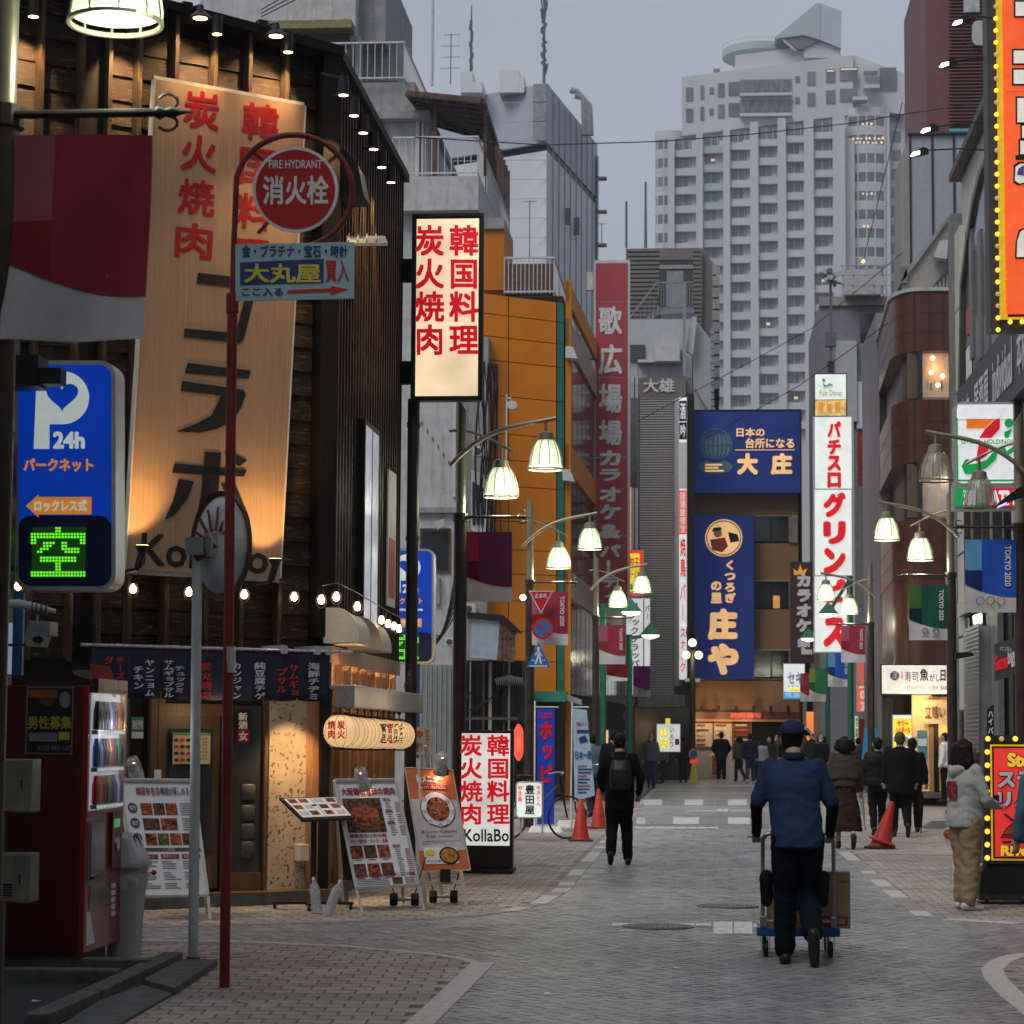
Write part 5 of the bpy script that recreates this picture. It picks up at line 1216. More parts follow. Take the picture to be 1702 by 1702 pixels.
VT.poly([(150,1103),(182,1107),(190,1132),(150,1132)], m_redp, 'card', d=0, t=.01); VT.poly([(120,1114),(150,1113),(155,1130),(124,1122)], m_greyp, 'card', d=.02, t=.01); VT.poly([(170,1128),(199,1131),(192,1160),(172,1150)], m_paper, 'card', d=.03, t=.01)
# boxes fixed by the machine
m_util = mat('grey beige utility box', (.2,.2,.17), .5, var=.2, dirt=.3)
for k, (x0,y0,x1,y1,lb) in enumerate(((-30,1262,54,1350,'upper grey utility box at the left edge in front of the vending machine'),(-30,1419,51,1500,'lower grey utility box with a round vent at the left edge'))):
    U = Fr(P(x0,y1,15.7), 0, name='utility_box', label=lb, cat='box')
    U.rect(x0,y0,x1,y1,m_util,'case',d=0,t=.22,bevel=.008); U.rect(x0-4,y0+2,x1-26,y1-2,m_util,'door',d=.01,t=.01,bevel=.004); U.rect(x1-20,y0+34,x1-17,y0+50,m_black,'latch',d=.004,t=.004)
    U.rect(x0,y1,x0+34,y1+200 if k else 1419,m_dsteel,'duct',d=-.05,t=.1)
    if k:
        U.disc(8,1479,14,m_greyp,'vent',d=.014,t=.006)
        for j in range(5): U.rect(-5,1469+j*4.5,20,1471+j*4.5,m_black,'vent_slot',d=.02,t=.003)
# blocks under the machine, bin
for k, (x0, x1, yb, yt, lb) in enumerate(((-60,200,1634,1603,'long concrete block under the front of the vending machine'),(132,246,1616,1588,'short concrete block behind the long one beside the bin'))):
    a = G(x0,yb); b = G(x1,yb); h = (yb-yt)/4000*a.y*.8
    o = MB().box(a.x,b.x,a.y,a.y+.16,.0,h).build('concrete_block', m_conc, bevel=.012); o['label'] = lb; o['category'] = 'block'
o = MB().box(G(0,1600).x-1, G(130,1600).x+.1, YV+.05, YV+1.0, 0, .12).build('plinth', m_conc); o['label'] = 'low dark plinth carrying the red vending machine'; o['category'] = 'plinth'
c = G(206,1588); BN = T('litter_bin', 'grey recycling bin with an angled two-hole lid beside the vending machine', 'bin', c)
m_bin = mat('grey bin plastic', (.3,.31,.31), .5, var=.12); m_bag = mat('crumpled clear plastic', (.8,.8,.82), .25, alpha=.35)
def rr(w, d, z, n=5, r=.06): return [(x, y, z) for x, y in rrect(-w/2,-d/2,w/2,d/2,min(r, w*.3),n)]
def loft(rings, cap=True):
    n = len(rings[0]); mb = MB(); vs = [p for r in rings for p in r]; fs = []
    for i in range(len(rings)-1):
        for k in range(n): k2 = (k+1) % n; fs.append((i*n+k, i*n+k2, (i+1)*n+k2, (i+1)*n+k))
    if cap: fs += [tuple(range(n))[::-1], tuple(range((len(rings)-1)*n, len(rings)*n))]
    return mb.add(vs, fs)
loft([rr(.2,.34,0), rr(.22,.38,.3), rr(.27,.42,.66)]).build('bin_body', m_bin, BN, smooth=True)
loft([rr(.29,.44,.6), rr(.285,.44,.55), rr(.25,.42,.5)], False).build('liner', m_bag, BN, smooth=True)
lid = loft([rr(.3,.46,.655), rr(.305,.46,.69), rr(.28,.42,.72), [(x*.8-.03, y, z) for x, y, z in rr(.24,.38,.87)], [(x*.6-.05, y, z) for x, y, z in rr(.2,.3,.9)]])
lid.build('lid', m_bin, BN, smooth=True)
MB().lathe([(.055,0),(.075,.01),(.06,-.03),(.001,-.04)], c=(.085,0,.82), n=18, M4=Matrix.Rotation(1.25,4,'Y'), cap=False).build('opening', m_black, BN)
a = P(256,1450,c.y)-c; MB().tube([(.12,-.1,a.z),a], .003, 4).lathe([(.02*math.sin(PI*i/6)+.0005,-.02*math.cos(PI*i/6)) for i in range(7)], c=a, n=10, cap=False).build('red_bead', m_mauve, BN)
# ================================================================ LEFT SIDE BEYOND THE PARKING GAP
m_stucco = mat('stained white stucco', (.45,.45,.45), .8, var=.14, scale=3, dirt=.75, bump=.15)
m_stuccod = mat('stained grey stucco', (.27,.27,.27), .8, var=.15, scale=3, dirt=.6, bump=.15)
m_railw = mat('white railing paint', (.52,.52,.52), .5, var=.12)
m_rust = mat('rusty brown sheet', (.1,.065,.045), .7, .1, var=.4, dirt=.5)
m_corr = mat('corrugated grey sheet', (.3,.31,.31), .55, .2, var=.15, dirt=.4)
def thingbox(nm, label, cat, x0, y0, x1, y1, Y, depth, m, part='wall', zb=None):
    F = Fr(P((x0+x1)/2, y1, Y), 0, name=nm, label=label, cat=cat); a = F.px(x0, y1); b = F.px(x1, y0)
    zz = a.z if zb is None else zb-F.p0.z
    MB().box(a.x, b.x, 0, depth, zz, b.z).build(part, m, F.root); return F
def railing(F, x0, x1, yt, yb, n, d=0.0, nm='railing', m=None, ret=None, depth=.05):
    m = m or m_railw; a, b = F.px(x0, yb, d), F.px(x1, yt, d); mb = MB(); r = .02
    mb.obox((a.x,a.y,b.z),(b.x,a.y,b.z),.05,.05).obox((a.x,a.y,a.z+.06),(b.x,a.y,a.z+.06),.04,.04)
    if ret: mb.obox((b.x,a.y,b.z),(b.x,a.y+ret,b.z),.05,.05).obox((b.x,a.y,a.z+.06),(b.x,a.y+ret,a.z+.06),.04,.04)
    R_ = mb.build(nm, m, F.root)
    me = MB().obox((0,0,0),(0,0,b.z-a.z),r,r).mesh('baluster', m)
    for k in range(n+1): link('baluster', me, R_, (a.x+(b.x-a.x)*k/n, a.y, a.z))
    if ret:
        for k in range(1, int(ret/.14)): link('baluster', me, R_, (b.x, a.y+k*.14, a.z))
    return R_
# white house: blank wall to the parking gap, terraces stepping up
W = thingbox('white_house', 'old white stucco house with railed terraces rising behind the parking gap', 'house', 500, 300, 792, 1250, 66, 11, m_stucco, zb=0)
WR = W.root
YW = 66
def wbox(x0,y0,x1,y1,dY,depth,m,nm):
    dY = dY*1.7; a = P(x0,y1,YW+dY)-Vector(W.p0); b = P(x1,y0,YW+dY)-Vector(W.p0); return MB().box(a.x,b.x,dY,dY+depth*1.4,a.z,b.z).build(nm,m,WR)
wbox(500,292,795,352,-.25,8.2,m_stucco,'terrace_parapet')
railing(W, 652, 794, 227, 292, 13, d=.3, ret=11)
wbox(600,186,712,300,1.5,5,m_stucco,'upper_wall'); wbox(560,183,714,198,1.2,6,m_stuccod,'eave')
wbox(626,205,640,292,1.45,.1,m_stuccod,'door_frame'); wbox(690,200,697,292,1.4,.1,m_railw,'down_pipe'); wbox(700,200,704,292,1.4,.1,m_railw,'down_pipe')
wbox(560,136,690,186,2.2,5,m_stuccod,'upper_parapet')
Fu = Fr(P(600,136,69.5),0,root=WR); Fu.ba = Vector(W.p0)
railing(Fu, 550, 672, 70, 134, 10, ret=8)
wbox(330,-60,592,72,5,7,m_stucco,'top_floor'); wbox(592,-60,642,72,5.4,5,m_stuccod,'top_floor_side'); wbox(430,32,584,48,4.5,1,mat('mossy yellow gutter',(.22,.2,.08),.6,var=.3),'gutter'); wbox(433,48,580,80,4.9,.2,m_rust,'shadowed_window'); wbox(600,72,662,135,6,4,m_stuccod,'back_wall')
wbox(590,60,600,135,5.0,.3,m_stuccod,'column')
for k in range(3):
    a, b = P(434,28-k*6,72)-Vector(W.p0), P(500,-5-k*8,72)-Vector(W.p0); MB().tube([a,b],.02,4).build('wire', m_black, WR)
# brown lattice pergola roof on the terrace
tl, tr = P(676,156,67), P(800,168,67); bl, br = P(706,225,67), P(830,225,67)
PG = T('lattice_canopy', 'brown slatted canopy leaning over the upper terrace of the white house', 'canopy', tl)
q = [tl-tl, Vector((tr.x-tl.x,0,tr.z-tl.z)), Vector((tr.x-tl.x+.5,3.8,tr.z-tl.z-.55)), Vector((.45,3.8,-.65))]
q = [Vector((0,0,0)), tr-tl, P(822,236,72)-tl, P(712,205,72)-tl]
MB().obox(q[0],q[1],.2,.16).obox(q[1],q[2],.2,.16).obox(q[2],q[3],.1,.08).obox(q[3],q[0],.1,.08).build('frame', m_rust, PG)
for k in range(9):
    u = k/8; MB().obox(q[0].lerp(q[3],u), q[1].lerp(q[2],u), .16,.08).build('slat', m_rust, PG)
for k in range(5): u = k/4; MB().obox(q[0].lerp(q[1],u)+Vector((0,0,-.04)), q[3].lerp(q[2],u)+Vector((0,0,-.04)), .06, .05).build('rafter', m_rust, PG)
MB().add([q[0]+Vector((0,0,.05)),q[1]+Vector((0,0,.05)),q[2]+Vector((0,0,.05)),q[3]+Vector((0,0,.05))],[(0,1,2,3)]).build('sheet', m_rust, PG)
for x in (722, 806): a = P(x,292,67.5)-tl; MB().obox(a, Vector((a.x,a.y,-.3)), .1,.1).build('post', m_rust, PG)
# brown lattice side going back
for k in range(12):
    a = P(806+k*3.6, 185+k*9, 68+k*.9)-tl; MB().obox(a, a-Vector((0,0,2.8)), .08,.08).build('side_slat', m_rust, PG)
# near stucco house: blank wall, window, boxes, cables
YS = 60
W = thingbox('stucco_house', 'stained white house with a blank wall, dark window and cables left of the orange building', 'house', 500, 600, 812, 1310, YS, 6, m_stucco, zb=0)
W.rect(697,878,749,952,m_rust,'window_frame',d=.05,t=.08); W.rect(700,882,745,948,m_glassdark,'pane',d=.06,t=.02)
W.rect(692,843,775,852,m_stuccod,'ledge',d=.15,t=.2); W.rect(752,668,758,826,m_railw,'meter_pipe',d=.08,t=.07)
W.rect(722,960,731,1004,m_stuccod,'meter_box',d=.1,t=.1)
L_ = W.poly([(722,867),(738,862),(740,874),(727,880)], m_alu, 'floodlight', d=.3, t=.1)
m_corrs = []
for k in range(16):
    x = 696+k*4; W.rect(x,1105,x+2.2,1300,m_corr,'corrugation',d=.06+.02*(k % 2),t=.04)
W.rect(695,1105,762,1310,m_corr,'corrugated_sheet',d=.05,t=.03)
# right part: narrow face with window hood, cable bundles, tank
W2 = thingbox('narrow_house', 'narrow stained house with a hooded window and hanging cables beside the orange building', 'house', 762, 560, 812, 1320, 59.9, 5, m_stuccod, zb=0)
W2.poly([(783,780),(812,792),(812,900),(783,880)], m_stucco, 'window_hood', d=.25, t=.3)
for k in range(3): W2.poly([(785+k*7,800+k*4),(790+k*7,803+k*4),(790+k*7,872),(785+k*7,872)], m_glassdark, 'louvre', d=.28, t=.02)
CB = T('cable_bundle', 'thick bundle of black cables hanging down the narrow house', 'cables', P(815,700,59))
o0 = P(815,700,59)
for k in range(16):
    x = 806+rnd.uniform(-8,12); pts = []
    for i in range(9):
        u = i/8; pts.append(P(x+10*math.sin(u*3+k)+(8 if k % 3 else -4)*u, 600+rnd.uniform(-6,6)+u*(250+k*6), 59-rnd.uniform(0,.3))-o0)
    MB().tube(pts, rnd.choice([.014,.02,.028]), 5).build('cable', m_black, CB)
for k in range(9):
    pts = [P(690+k*3,1100-k*9,58.5)-o0, P(722+k*2,1085+k*4,58.5)-o0, P(748,1040-k*6,58.5)-o0, P(768+k,1000-k*20,58.5)-o0]; q_ = [pts[0].lerp(pts[1],u)*(1-u)+pts[1].lerp(pts[2],u)*u if 0 else ((1-u)**3*pts[0]+3*u*(1-u)**2*pts[1]+3*u*u*(1-u)*pts[2]+u**3*pts[3]) for u in [i/12 for i in range(13)]]; MB().tube(q_, .018, 5).build('cable', m_black, CB)
# small bluish shop box lamp and the rough eaves behind
BX = Fr(P(810,1075,57),0,name='wall_unit',label='pale blue boxed cabinet with a barred side window hung over the lane',cat='cabinet')
m_pblue = mat('pale blue enamel',(.3,.35,.42),.5,var=.1,dirt=.3)
BX.poly([(783,1033),(831,1031),(826,1097),(781,1093)], m_pblue, 'case', d=0, t=.6); BX.poly([(831,1031),(858,1046),(853,1100),(826,1097)], mat('dull pink glass',(.2,.085,.07),.3,var=.5,scale=12), 'side_window', d=-.02, t=.5)
for k in range(3): BX.poly([(835+k*7,1038+k*3),(837+k*7,1039+k*3),(834+k*7,1094),(832+k*7,1094)], m_rust, 'bar', d=.0, t=.05)
BX.rect(833,1060,855,1063,m_rust,'bar',d=.0,t=.05)
BX.poly([(766,1016),(836,1022),(866,1050),(862,1053),(832,1031),(766,1026)], m_black, 'eave', d=.1, t=.5)
EV = thingbox('shack_front', 'jumbled dark wooden shopfront with pipes under the pale blue cabinet', 'shop front', 764, 1098, 868, 1290, 58, 1.8, m_dark, zb=0)
for k in range(9): EV.rect(768+k*11+rnd.uniform(-2,2),1100,771+k*11+rnd.uniform(-1,3),1290,[m_rust,m_stuccod,m_dark][k % 3],'post',d=.1+.05*(k % 3),t=.08)
for k in range(8):
    a = EV.px(rnd.uniform(765,860), rnd.uniform(1100,1150), .2); b = EV.px(rnd.uniform(765,865), rnd.uniform(1120,1210), .2); MB().tube([a,(a+b)/2-Vector((0,0,.15)),b],.018,5).build('cable',m_black,EV.root)
EV.rect(835,1125,872,1200,m_glassdark,'dark_opening',d=.12,t=.05)
for k in range(14): EV.poly([(822+k*3.4,1122+abs(7-k)*.8),(825+k*3.4,1122+abs(7-k)*.8),(826+k*3.4,1140)],m_corr,'awning_fringe',d=.4,t=.03)
EV.rect(762,1192,860,1196,m_rust,'signrail',d=.5,t=.05)
# red lantern
c = P(862,1234,40.5); RL = T('red_lantern', 'tall glowing red paper lantern behind the white stand sign', 'lantern', c)
pr = [(.001,-.31)]+[(.08*min(1,1.6*math.cos(PI*i/2/9.5))**.6+(.003 if i % 2 else 0), .3*i/9) for i in range(-9,10)]+[(.001,.31)]
MB().lathe(pr, n=20, cap=False).build('shade', mat('glowing red paper',(.6,.05,.03),.6,emit=.9,ec=(1,.09,.05),evar=.2), RL, smooth=True); MB().tube([(0,0,.3),(0,0,.5)],.01,5).build('hanger',m_black,RL)
point(RL,(0,-.25,0),5,(1,.25,.12),.1)
# toyota-ya box sign and its clutter
S = Fr(G(880,1400)+Vector((0,0,0)), 0, name='box_sign', label='small rounded lit grill shop sign on a leg behind the white stand sign', cat='sign')
S.poly(rrect(857,1299,902,1360,5), m_alu, 'case', d=0, t=.18); S.poly(rrect(859,1301,900,1358,5), m_signw, 'face', d=.004, t=.01)
S.text('豊田屋',872,1304,889,1354,m_blackpaint,d=.015,vert=True,bold=.025); S.text('やきとん',891,1305,899,1340,m_signred,d=.015,vert=True,bold=.02); S.text('やき鳥',860,1305,868,1333,m_signred,d=.015,vert=True,bold=.02)
S.rect(864,1360,867,1392,m_alu,'leg',d=-.05,t=.03); S.rect(900,1340,903,1395,m_alu,'leg',d=-.05,t=.03)
def bicycle(c, rz, label, col_=None):
    t = T('bicycle', label, 'bicycle', c, rz); m = col_ or m_black
    for x in (-.52, .52):
        w = MB(); w.tube([(x+.33*math.cos(a), 0, .34+.33*math.sin(a)) for a in [2*PI*i/24 for i in range(25)]], .018, 6, cap=False).build('wheel', m_black, t, smooth=True)
        sp = MB()
        for k in range(10): a = 2*PI*k/10; sp.obox((x,0,.34),(x+.32*math.cos(a),0,.34+.32*math.sin(a)),.004,.004)
        sp.build('spokes', m_steel, t, kind='stuff')
    MB().tube([(-.52,0,.34),(-.15,0,.34),(.35,0,.85),(-.2,0,.8),(-.52,0,.34)],.016,6).tube([(-.15,0,.34),(-.22,0,.95)],.016,6).tube([(.52,0,.34),(.38,0,.98)],.016,6).build('frame', m, t)
    MB().cbox((-.23,0,.98),(.24,.13,.06)).build('saddle', m_black, t, bevel=.02); MB().tube([(.3,-.25,1.02),(.4,-.1,1.05),(.4,.1,1.05),(.3,.25,1.02)],.013,6).build('handlebar', m_steel, t)
    return t
bicycle(G(893,1395), .5, 'black bicycle parked behind the small grill shop sign')
bicycle(G(1080,1303)+Vector((0,.5,0)), .9, 'bicycle leaning by the man in the grey hoodie')
bicycle(G(985,1360), 1.2, 'bicycle standing behind the pale blue nobori banner')
# tall fabric flags
def nobori(quad, Y, label, m, depth=0):
    S = Fr(P(quad[0][0], quad[0][1], Y), 0, name='banner_flag', label=label, cat='flag'); S.poly(quad, m, 'cloth', d=0, t=.01)
    return S
m_bflag = mat('bright blue cloth', (.02,.05,.4), .7, var=.15, emit=.06, ec=(.02,.1,.9)); m_rflag = mat('red cloth print', (.6,.02,.03), .7)
S = nobori([(892,1178),(922,1178),(921,1370),(893,1370)], 41, 'tall blue flag with red characters beside the small grill shop sign', m_bflag)
NB1 = S.root; S.text('ホッピ',895,1196,920,1304,m_rflag,d=.015,vert=True,bold=.04); S.text('元祖炭',895,1184,919,1194,m_rflag,d=.015,bold=.01)
v = S.px(889,1175); MB().tube([(v.x,.02,v.z+.1),(v.x,.02,-S.p0.z)],.015,6).tube([(v.x,.02,v.z),(v.x+.4,.02,v.z)],.01,5).build('pole',m_whp,S.root)
m_cyan = mat('pale blue flag cloth', (.36,.5,.6), .7, var=.15)
S = nobori([(952,1177),(975,1180),(989,1322),(955,1332)], 43, 'pale blue flag with small writing standing in a white base near the cones', m_cyan)
S.text('日本一周',956,1248,982,1262,m_dblue,d=.015,bold=.02); S.text('電動バイク',958,1200,980,1206,m_redp,d=.015,bold=.02); S.rect(959,1213,979,1218,m_dblue,'print',d=.012,t=.002)
for k in range(9): S.rect(960,1272+k*5.5,960+12+rnd.uniform(0,12),1274+k*5.5,m_dblue if k % 3 else m_redp,'print',d=.012,t=.002)
S.poly([(962,1226),(972,1222),(978,1232),(964,1236)],m_dblue,'print',d=.012,t=.002)
v = S.px(951,1175); MB().tube([(v.x,.02,v.z+.1),(v.x-.02,.02,-S.p0.z)],.015,6).tube([(v.x,.02,v.z),(v.x+.3,.02,v.z)],.01,5).build('pole',m_whp,S.root)
b = G(950,1375)-S.p0; loft([[(b.x+x,b.y+y,b.z) for x,y,z in rr(.55,.4,0)],[(b.x+x,b.y+y,b.z+.12) for x,y,z in rr(.45,.32,0)]]).build('water_base', m_whp, S.root)
b = G(908,1383); o = loft([[(x,y,0) for x,y,z in rr(.6,.4,0)],[(x,y,.1) for x,y,z in rr(.5,.32,0)]]).build('water_base', m_whp, NB1, loc=b-Vector(NB1.location))
# cones
m_cone = mat('red cone plastic', (.5,.03,.015), .5, var=.2, dirt=.25); m_coneb = mat('dark cone foot', (.09,.02,.015), .6)
def cone(c, label, h=.7, tilt=0):
    t = T('traffic_cone', label, 'traffic cone', c, 0, None); t.rotation_euler = (0, tilt, .1)
    MB().box(-.19,.19,-.19,.19,0,.03).build('foot', m_coneb, t, bevel=.01)
    MB().lathe([(.15,.03),(.135,.06),(.03,h-.01),(.02,h)], n=24).build('cone', m_cone, t, smooth=True); return t
cone(G(965,1398), 'red traffic cone nearest, beside the pale blue flag', .66); cone(G(995,1377), 'second red traffic cone behind the nearest one')
def ac_unit(F, x0, y0, x1, y1, d=.5):
    u_ = F.rect(x0,y0,x1,y1,m_railw,'air_conditioner',d=d,t=.35,bevel=.01); F.disc((x0+x1)/2-2,(y0+y1)/2,min(x1-x0,y1-y0)*.36,m_dkgrille,'fan_grille',d=d+.01,t=.02,n=20)
    return u_
m_dkgrille = mat('dark fan grille', (.06,.06,.06), .5)
for q in ((772,1004,790,1020),(741,1060,757,1074)): ac_unit(W, *q)
ac_unit(W2, 786, 742, 806, 758, .6)
for k, x in enumerate((766, 775, 779)): W.rect(x,640+k*30,x+1.6,1000,m_stuccod if k else m_rust,'down_pipe',d=.12,t=.08)
for k in range(7): W.rect(700+k*9,700+k*13,701.5+k*9,706+k*13,m_rust,'wall_clip',d=.04,t=.03)
# ---- ORANGE BUILDING
m_or = mat('orange wall panel', (.5,.16,.006), .55, var=.08, scale=1.5, spec=.2); m_orj = mat('dark joint', (.04,.02,.01), .7); m_teal2 = mat('teal strip', (.01,.13,.1), .5); m_glas = mat('street glass', (.1,.085,.075), .1, spec=.8, var=.3)
YO = 60.5
OB = thingbox('orange_building', 'orange panelled building with a teal corner strip and roof railing', 'building', 790, 492, 936, 1160, YO, 26, m_orj, part='core', zb=0)
ylines = [480,513,550,589,647,709,752,795,853,900,940,985,1035,1085,1150]
xl = [796,845,925]
for j in range(len(ylines)-1):
    for i in range(2):
        sl = lambda x, y: y + (x-860)*.11*(1222-y)/720*1.1
        x0, x1 = xl[i]+.8, xl[i+1]-.8; y0, y1 = ylines[j]+14, ylines[j+1]+14
        OB.poly([(x0,sl(x0,y0)+.7),(x1,sl(x1,y0)+.7),(x1,sl(x1,y1)-.7),(x0,sl(x0,y1)-.7)], m_or, 'wall_panel', d=.05, t=.05)
    OB.poly([(926,sl(926,y0)+.5),(937,sl(937,y0)+.5),(937,sl(937,y1)-.5),(926,sl(926,y1)-.5)], m_teal2, 'corner_panel', d=.06, t=.06)
railing(OB, 838, 921, 428, 489, 12, d=.1, ret=12)
OB.rect(803,378,838,482,m_or,'roof_tower',d=-2,t=3); OB.rect(803,362,838,380,m_stuccod,'tank_top',d=-1.9,t=3); OB.rect(840,438,918,488,m_rust,'roof_clutter',d=-1.5,t=.4)
# its street side: glass bays between orange frames, slanting away
OS = Fr(Vector(P(937,1222,YO)), PI/2, root=OB.root); OS.ba = Vector(OB.root.location); ob = P(937,1222,YO)-OB.p0
SWB = T('x','x','x'); SWB.name = 'street_side'; SWB.parent = OB.root; SWB.location = (ob.x, ob.y, -OB.p0.z); SWB.rotation_euler = (0,0,PI/2-.03); del SWB['label']; del SWB['category']
m_pinkst = mat('pinkish stone panel', (.3,.2,.16), .4, var=.2)
MB().box(0,24,-.1,.0,12.6,13.15).build('spandrel', m_or, SWB)
for f in range(3):
    z0 = .3+3.2*f+ (0 if f else 2.4); z1 = 3.2*(f+1)+2.6
    MB().box(0,24,-.1,.0,z1-.7,z1-.0).build('spandrel', m_or if f % 2 else m_pinkst, SWB)
    for k in range(16): MB().box(.4+k*1.5,1.75+k*1.5,-.03,.0,z0,z1-.75).build('pane', m_glas, SWB)
MB().box(0,.25,-.15,0,0,13.2).build('corner_frame', m_or, SWB)
OB.rect(861,1149,940,1166,mat('teal awning',(.03,.2,.15),.6),'awning',d=1.0,t=1)
AW = OB.poly([(930,1150),(966,1163),(966,1172),(925,1160)], m_corr, 'awning_return', d=.8, t=.6)
OB.rect(880,1168,940,1320,m_glassdark,'shop_opening',d=.03,t=.03)
for x,y in ((940,576),(935,780)): OB.poly([(x,y),(x+12,y),(x+20,y+20),(x,y+18)],m_railw,'box_lamp',d=.3,t=.5)
sp = Fr(P(842,662,58),0,name='pole_floodlight',label='round white floodlight on a thin post before the orange building',cat='lamp')
sp.disc(851,673,9,m_railw,'reflector',d=.0,t=.1,ry=7); sp.rect(840,655,843,790,m_railw,'post',d=-.1,t=.06); sp.rect(840,660,850,663,m_railw,'arm',d=-.1,t=.05)
gl_ = Fr(P(869,994,42.5),0,name='round_glare_lamp',label='small round glowing lamp left of the red triangle sign',cat='lamp'); gl_.disc(869,993,5,mat('white glow',(1,.95,.9),.4,emit=5),'lens',d=0,t=.05); gl_.rect(870,990,880,995,m_black,'arm',d=-.05,t=.05)
F = thingbox('far_end_block', 'dark low building closing the gaps at the end of the street', 'building', 925, 1080, 1530, 1330, 106, 6, m_dark, zb=0)
for k in range(26):
    x = 940+k*22+rnd.uniform(-5,5); y = rnd.uniform(1150,1230); F.rect(x,y,x+rnd.uniform(3,7),y+rnd.uniform(15,45),mat(['far warm lit sign','far white lit sign','far red lit sign'][k % 3],[(.8,.5,.2),(.8,.8,.75),(.7,.1,.05)][k % 3],.5,emit=.6,ec=[(1,.6,.25),(1,1,.9),(1,.1,.05)][k % 3]),'lit_sign',d=.2,t=.1)
# ---- GREY DEPARTMENT STORE BLOCK behind
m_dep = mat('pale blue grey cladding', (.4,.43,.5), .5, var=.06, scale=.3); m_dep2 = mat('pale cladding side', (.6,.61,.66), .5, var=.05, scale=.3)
A, B_, C_ = P(904,1222,120), P(990,1222,133), P(700,1222,124)
GB = T('grey_block', 'large windowless pale grey block with a dark band and a mast on its roof', 'building', (A.x, A.y, 0))
zt = P(904,138,120).z; zt2 = P(1,0,1)
poly = [(0,0),(B_.x-A.x,B_.y-A.y),(B_.x-A.x-30,B_.y-A.y+2),(C_.x-A.x,C_.y-A.y)]
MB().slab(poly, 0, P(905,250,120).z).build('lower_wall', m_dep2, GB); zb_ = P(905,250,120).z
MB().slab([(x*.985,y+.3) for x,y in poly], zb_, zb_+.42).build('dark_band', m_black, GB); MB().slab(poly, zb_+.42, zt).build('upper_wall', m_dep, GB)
m_seam = mat('grey seam', (.26,.28,.32), .6); m_seaml = mat('pale seam', (.4,.42,.46), .6)
for k in range(1, 9):
    u = k/9; x, y = (B_.x-A.x)*u, (B_.y-A.y)*u
    MB().obox((x+.03,y,0),(x+.03,y,zt-.1),.05,.05).build('seam', m_seaml, GB)
for k in range(1, 22): z = zt-k*1.0; MB().obox((-6.5,-.03,z),(0,-.03,z),.02,.03).build('seam', m_seaml, GB)
MB().box(-.7,-.02,-.04,.0,zb_+.5,zt-.05).build('corner_panel', m_seam, GB)
for px_, y0, y1 in ((934,346,374),(949,362,391)):
    u = (px_-904)/(990-904); x, y = (B_.x-A.x)*u, (B_.y-A.y)*u; z0 = P(px_,y1,120+13*u).z; z1 = P(px_,y0,120+13*u).z
    MB().obox((x+.04,y,z0),(x+.04,y,z1),.5,.08).build('window', m_glas, GB)
for k in range(14): z = 8+k*1.9; x,y = (B_.x-A.x), (B_.y-A.y); MB().box(x,x+.55,y-.5,y+.2,z,z+.1).build('balcony_slab', m_dep, GB)
MB().box((B_.x-A.x)+.0,(B_.x-A.x)+.08,y-.5,y+.2,0,34).build('end_wall', m_dep, GB)
for x0,x1,y0 in ((828,862,112),(862,870,122),(764,784,114),(784,800,131)):
    a = P(x0,140,120)-Vector((A.x,A.y,0)); b = P(x1,y0,120)-Vector((A.x,A.y,0)); MB().box(a.x,b.x,.5,4,a.z-.3,b.z).build('roof_unit', m_dep2, GB)
for k in range(2):
    pts = [P(948+k*8,150+k*9,127)-Vector((A.x,A.y,0)), P(958+k*10,152+k*10,127)-Vector((A.x,A.y,0)), P(970+k*10,165+k*12,127)-Vector((A.x,A.y,0)), P(972+k*10,225,127)-Vector((A.x,A.y,0))]
    MB().tube(pts,.18,6).build('davit', m_seam, GB, smooth=True)
def mast(x, yb, yt, Y, label, lattice=True):
    a = P(x, yb, Y); b = P(x, yt, Y); t = T('antenna_mast', label, 'antenna', a); h = b.z-a.z; u = Y/4000
    MB().tube([(0,0,0),(0,0,h*.55),(0,0,h)],[2.6*u,2.0*u,.8*u],8).build('mast', m_seam2, t)
    if lattice:
        for k in range(26): z = h*(.12+.8*k/26); s = rnd.uniform(3,7)*u; MB().cbox((rnd.uniform(-4,4)*u,0,z),(s,3*u,rnd.uniform(3,9)*u)).build('fitting', m_seam2, t)
        for s in (-1, 1): MB().tube([(0,0,h*.62),(s*8*u,0,h*1.05)],1.4*u,5).build('strut', m_seam2, t)
    return t
m_seam2 = mat('grey green antenna metal', (.11,.14,.16), .5)
mast(904,138,-20,121,'bulky lattice antenna mast on the corner of the grey block')
mast(783,118,8,100,'slim thorny antenna mast left of the grey block',False)
for k in range(9):
    a = P(781,20+k*9,100); o = MB().cbox((0,0,0),(.12,.1,.2)).build('insulator', m_seam2, [q for q in col.objects if q.name.startswith('antenna_mast')][-1]); o.location = (rnd.uniform(-.05,.05),0,.2+k*.24)
a = P(718,142,90); t = T('flag_pole', 'thin pale pole rising behind the white house', 'pole', a); MB().tube([(0,0,0),(0,0,P(718,-30,90).z-a.z)],.07,6).build('tube', m_railw, t)
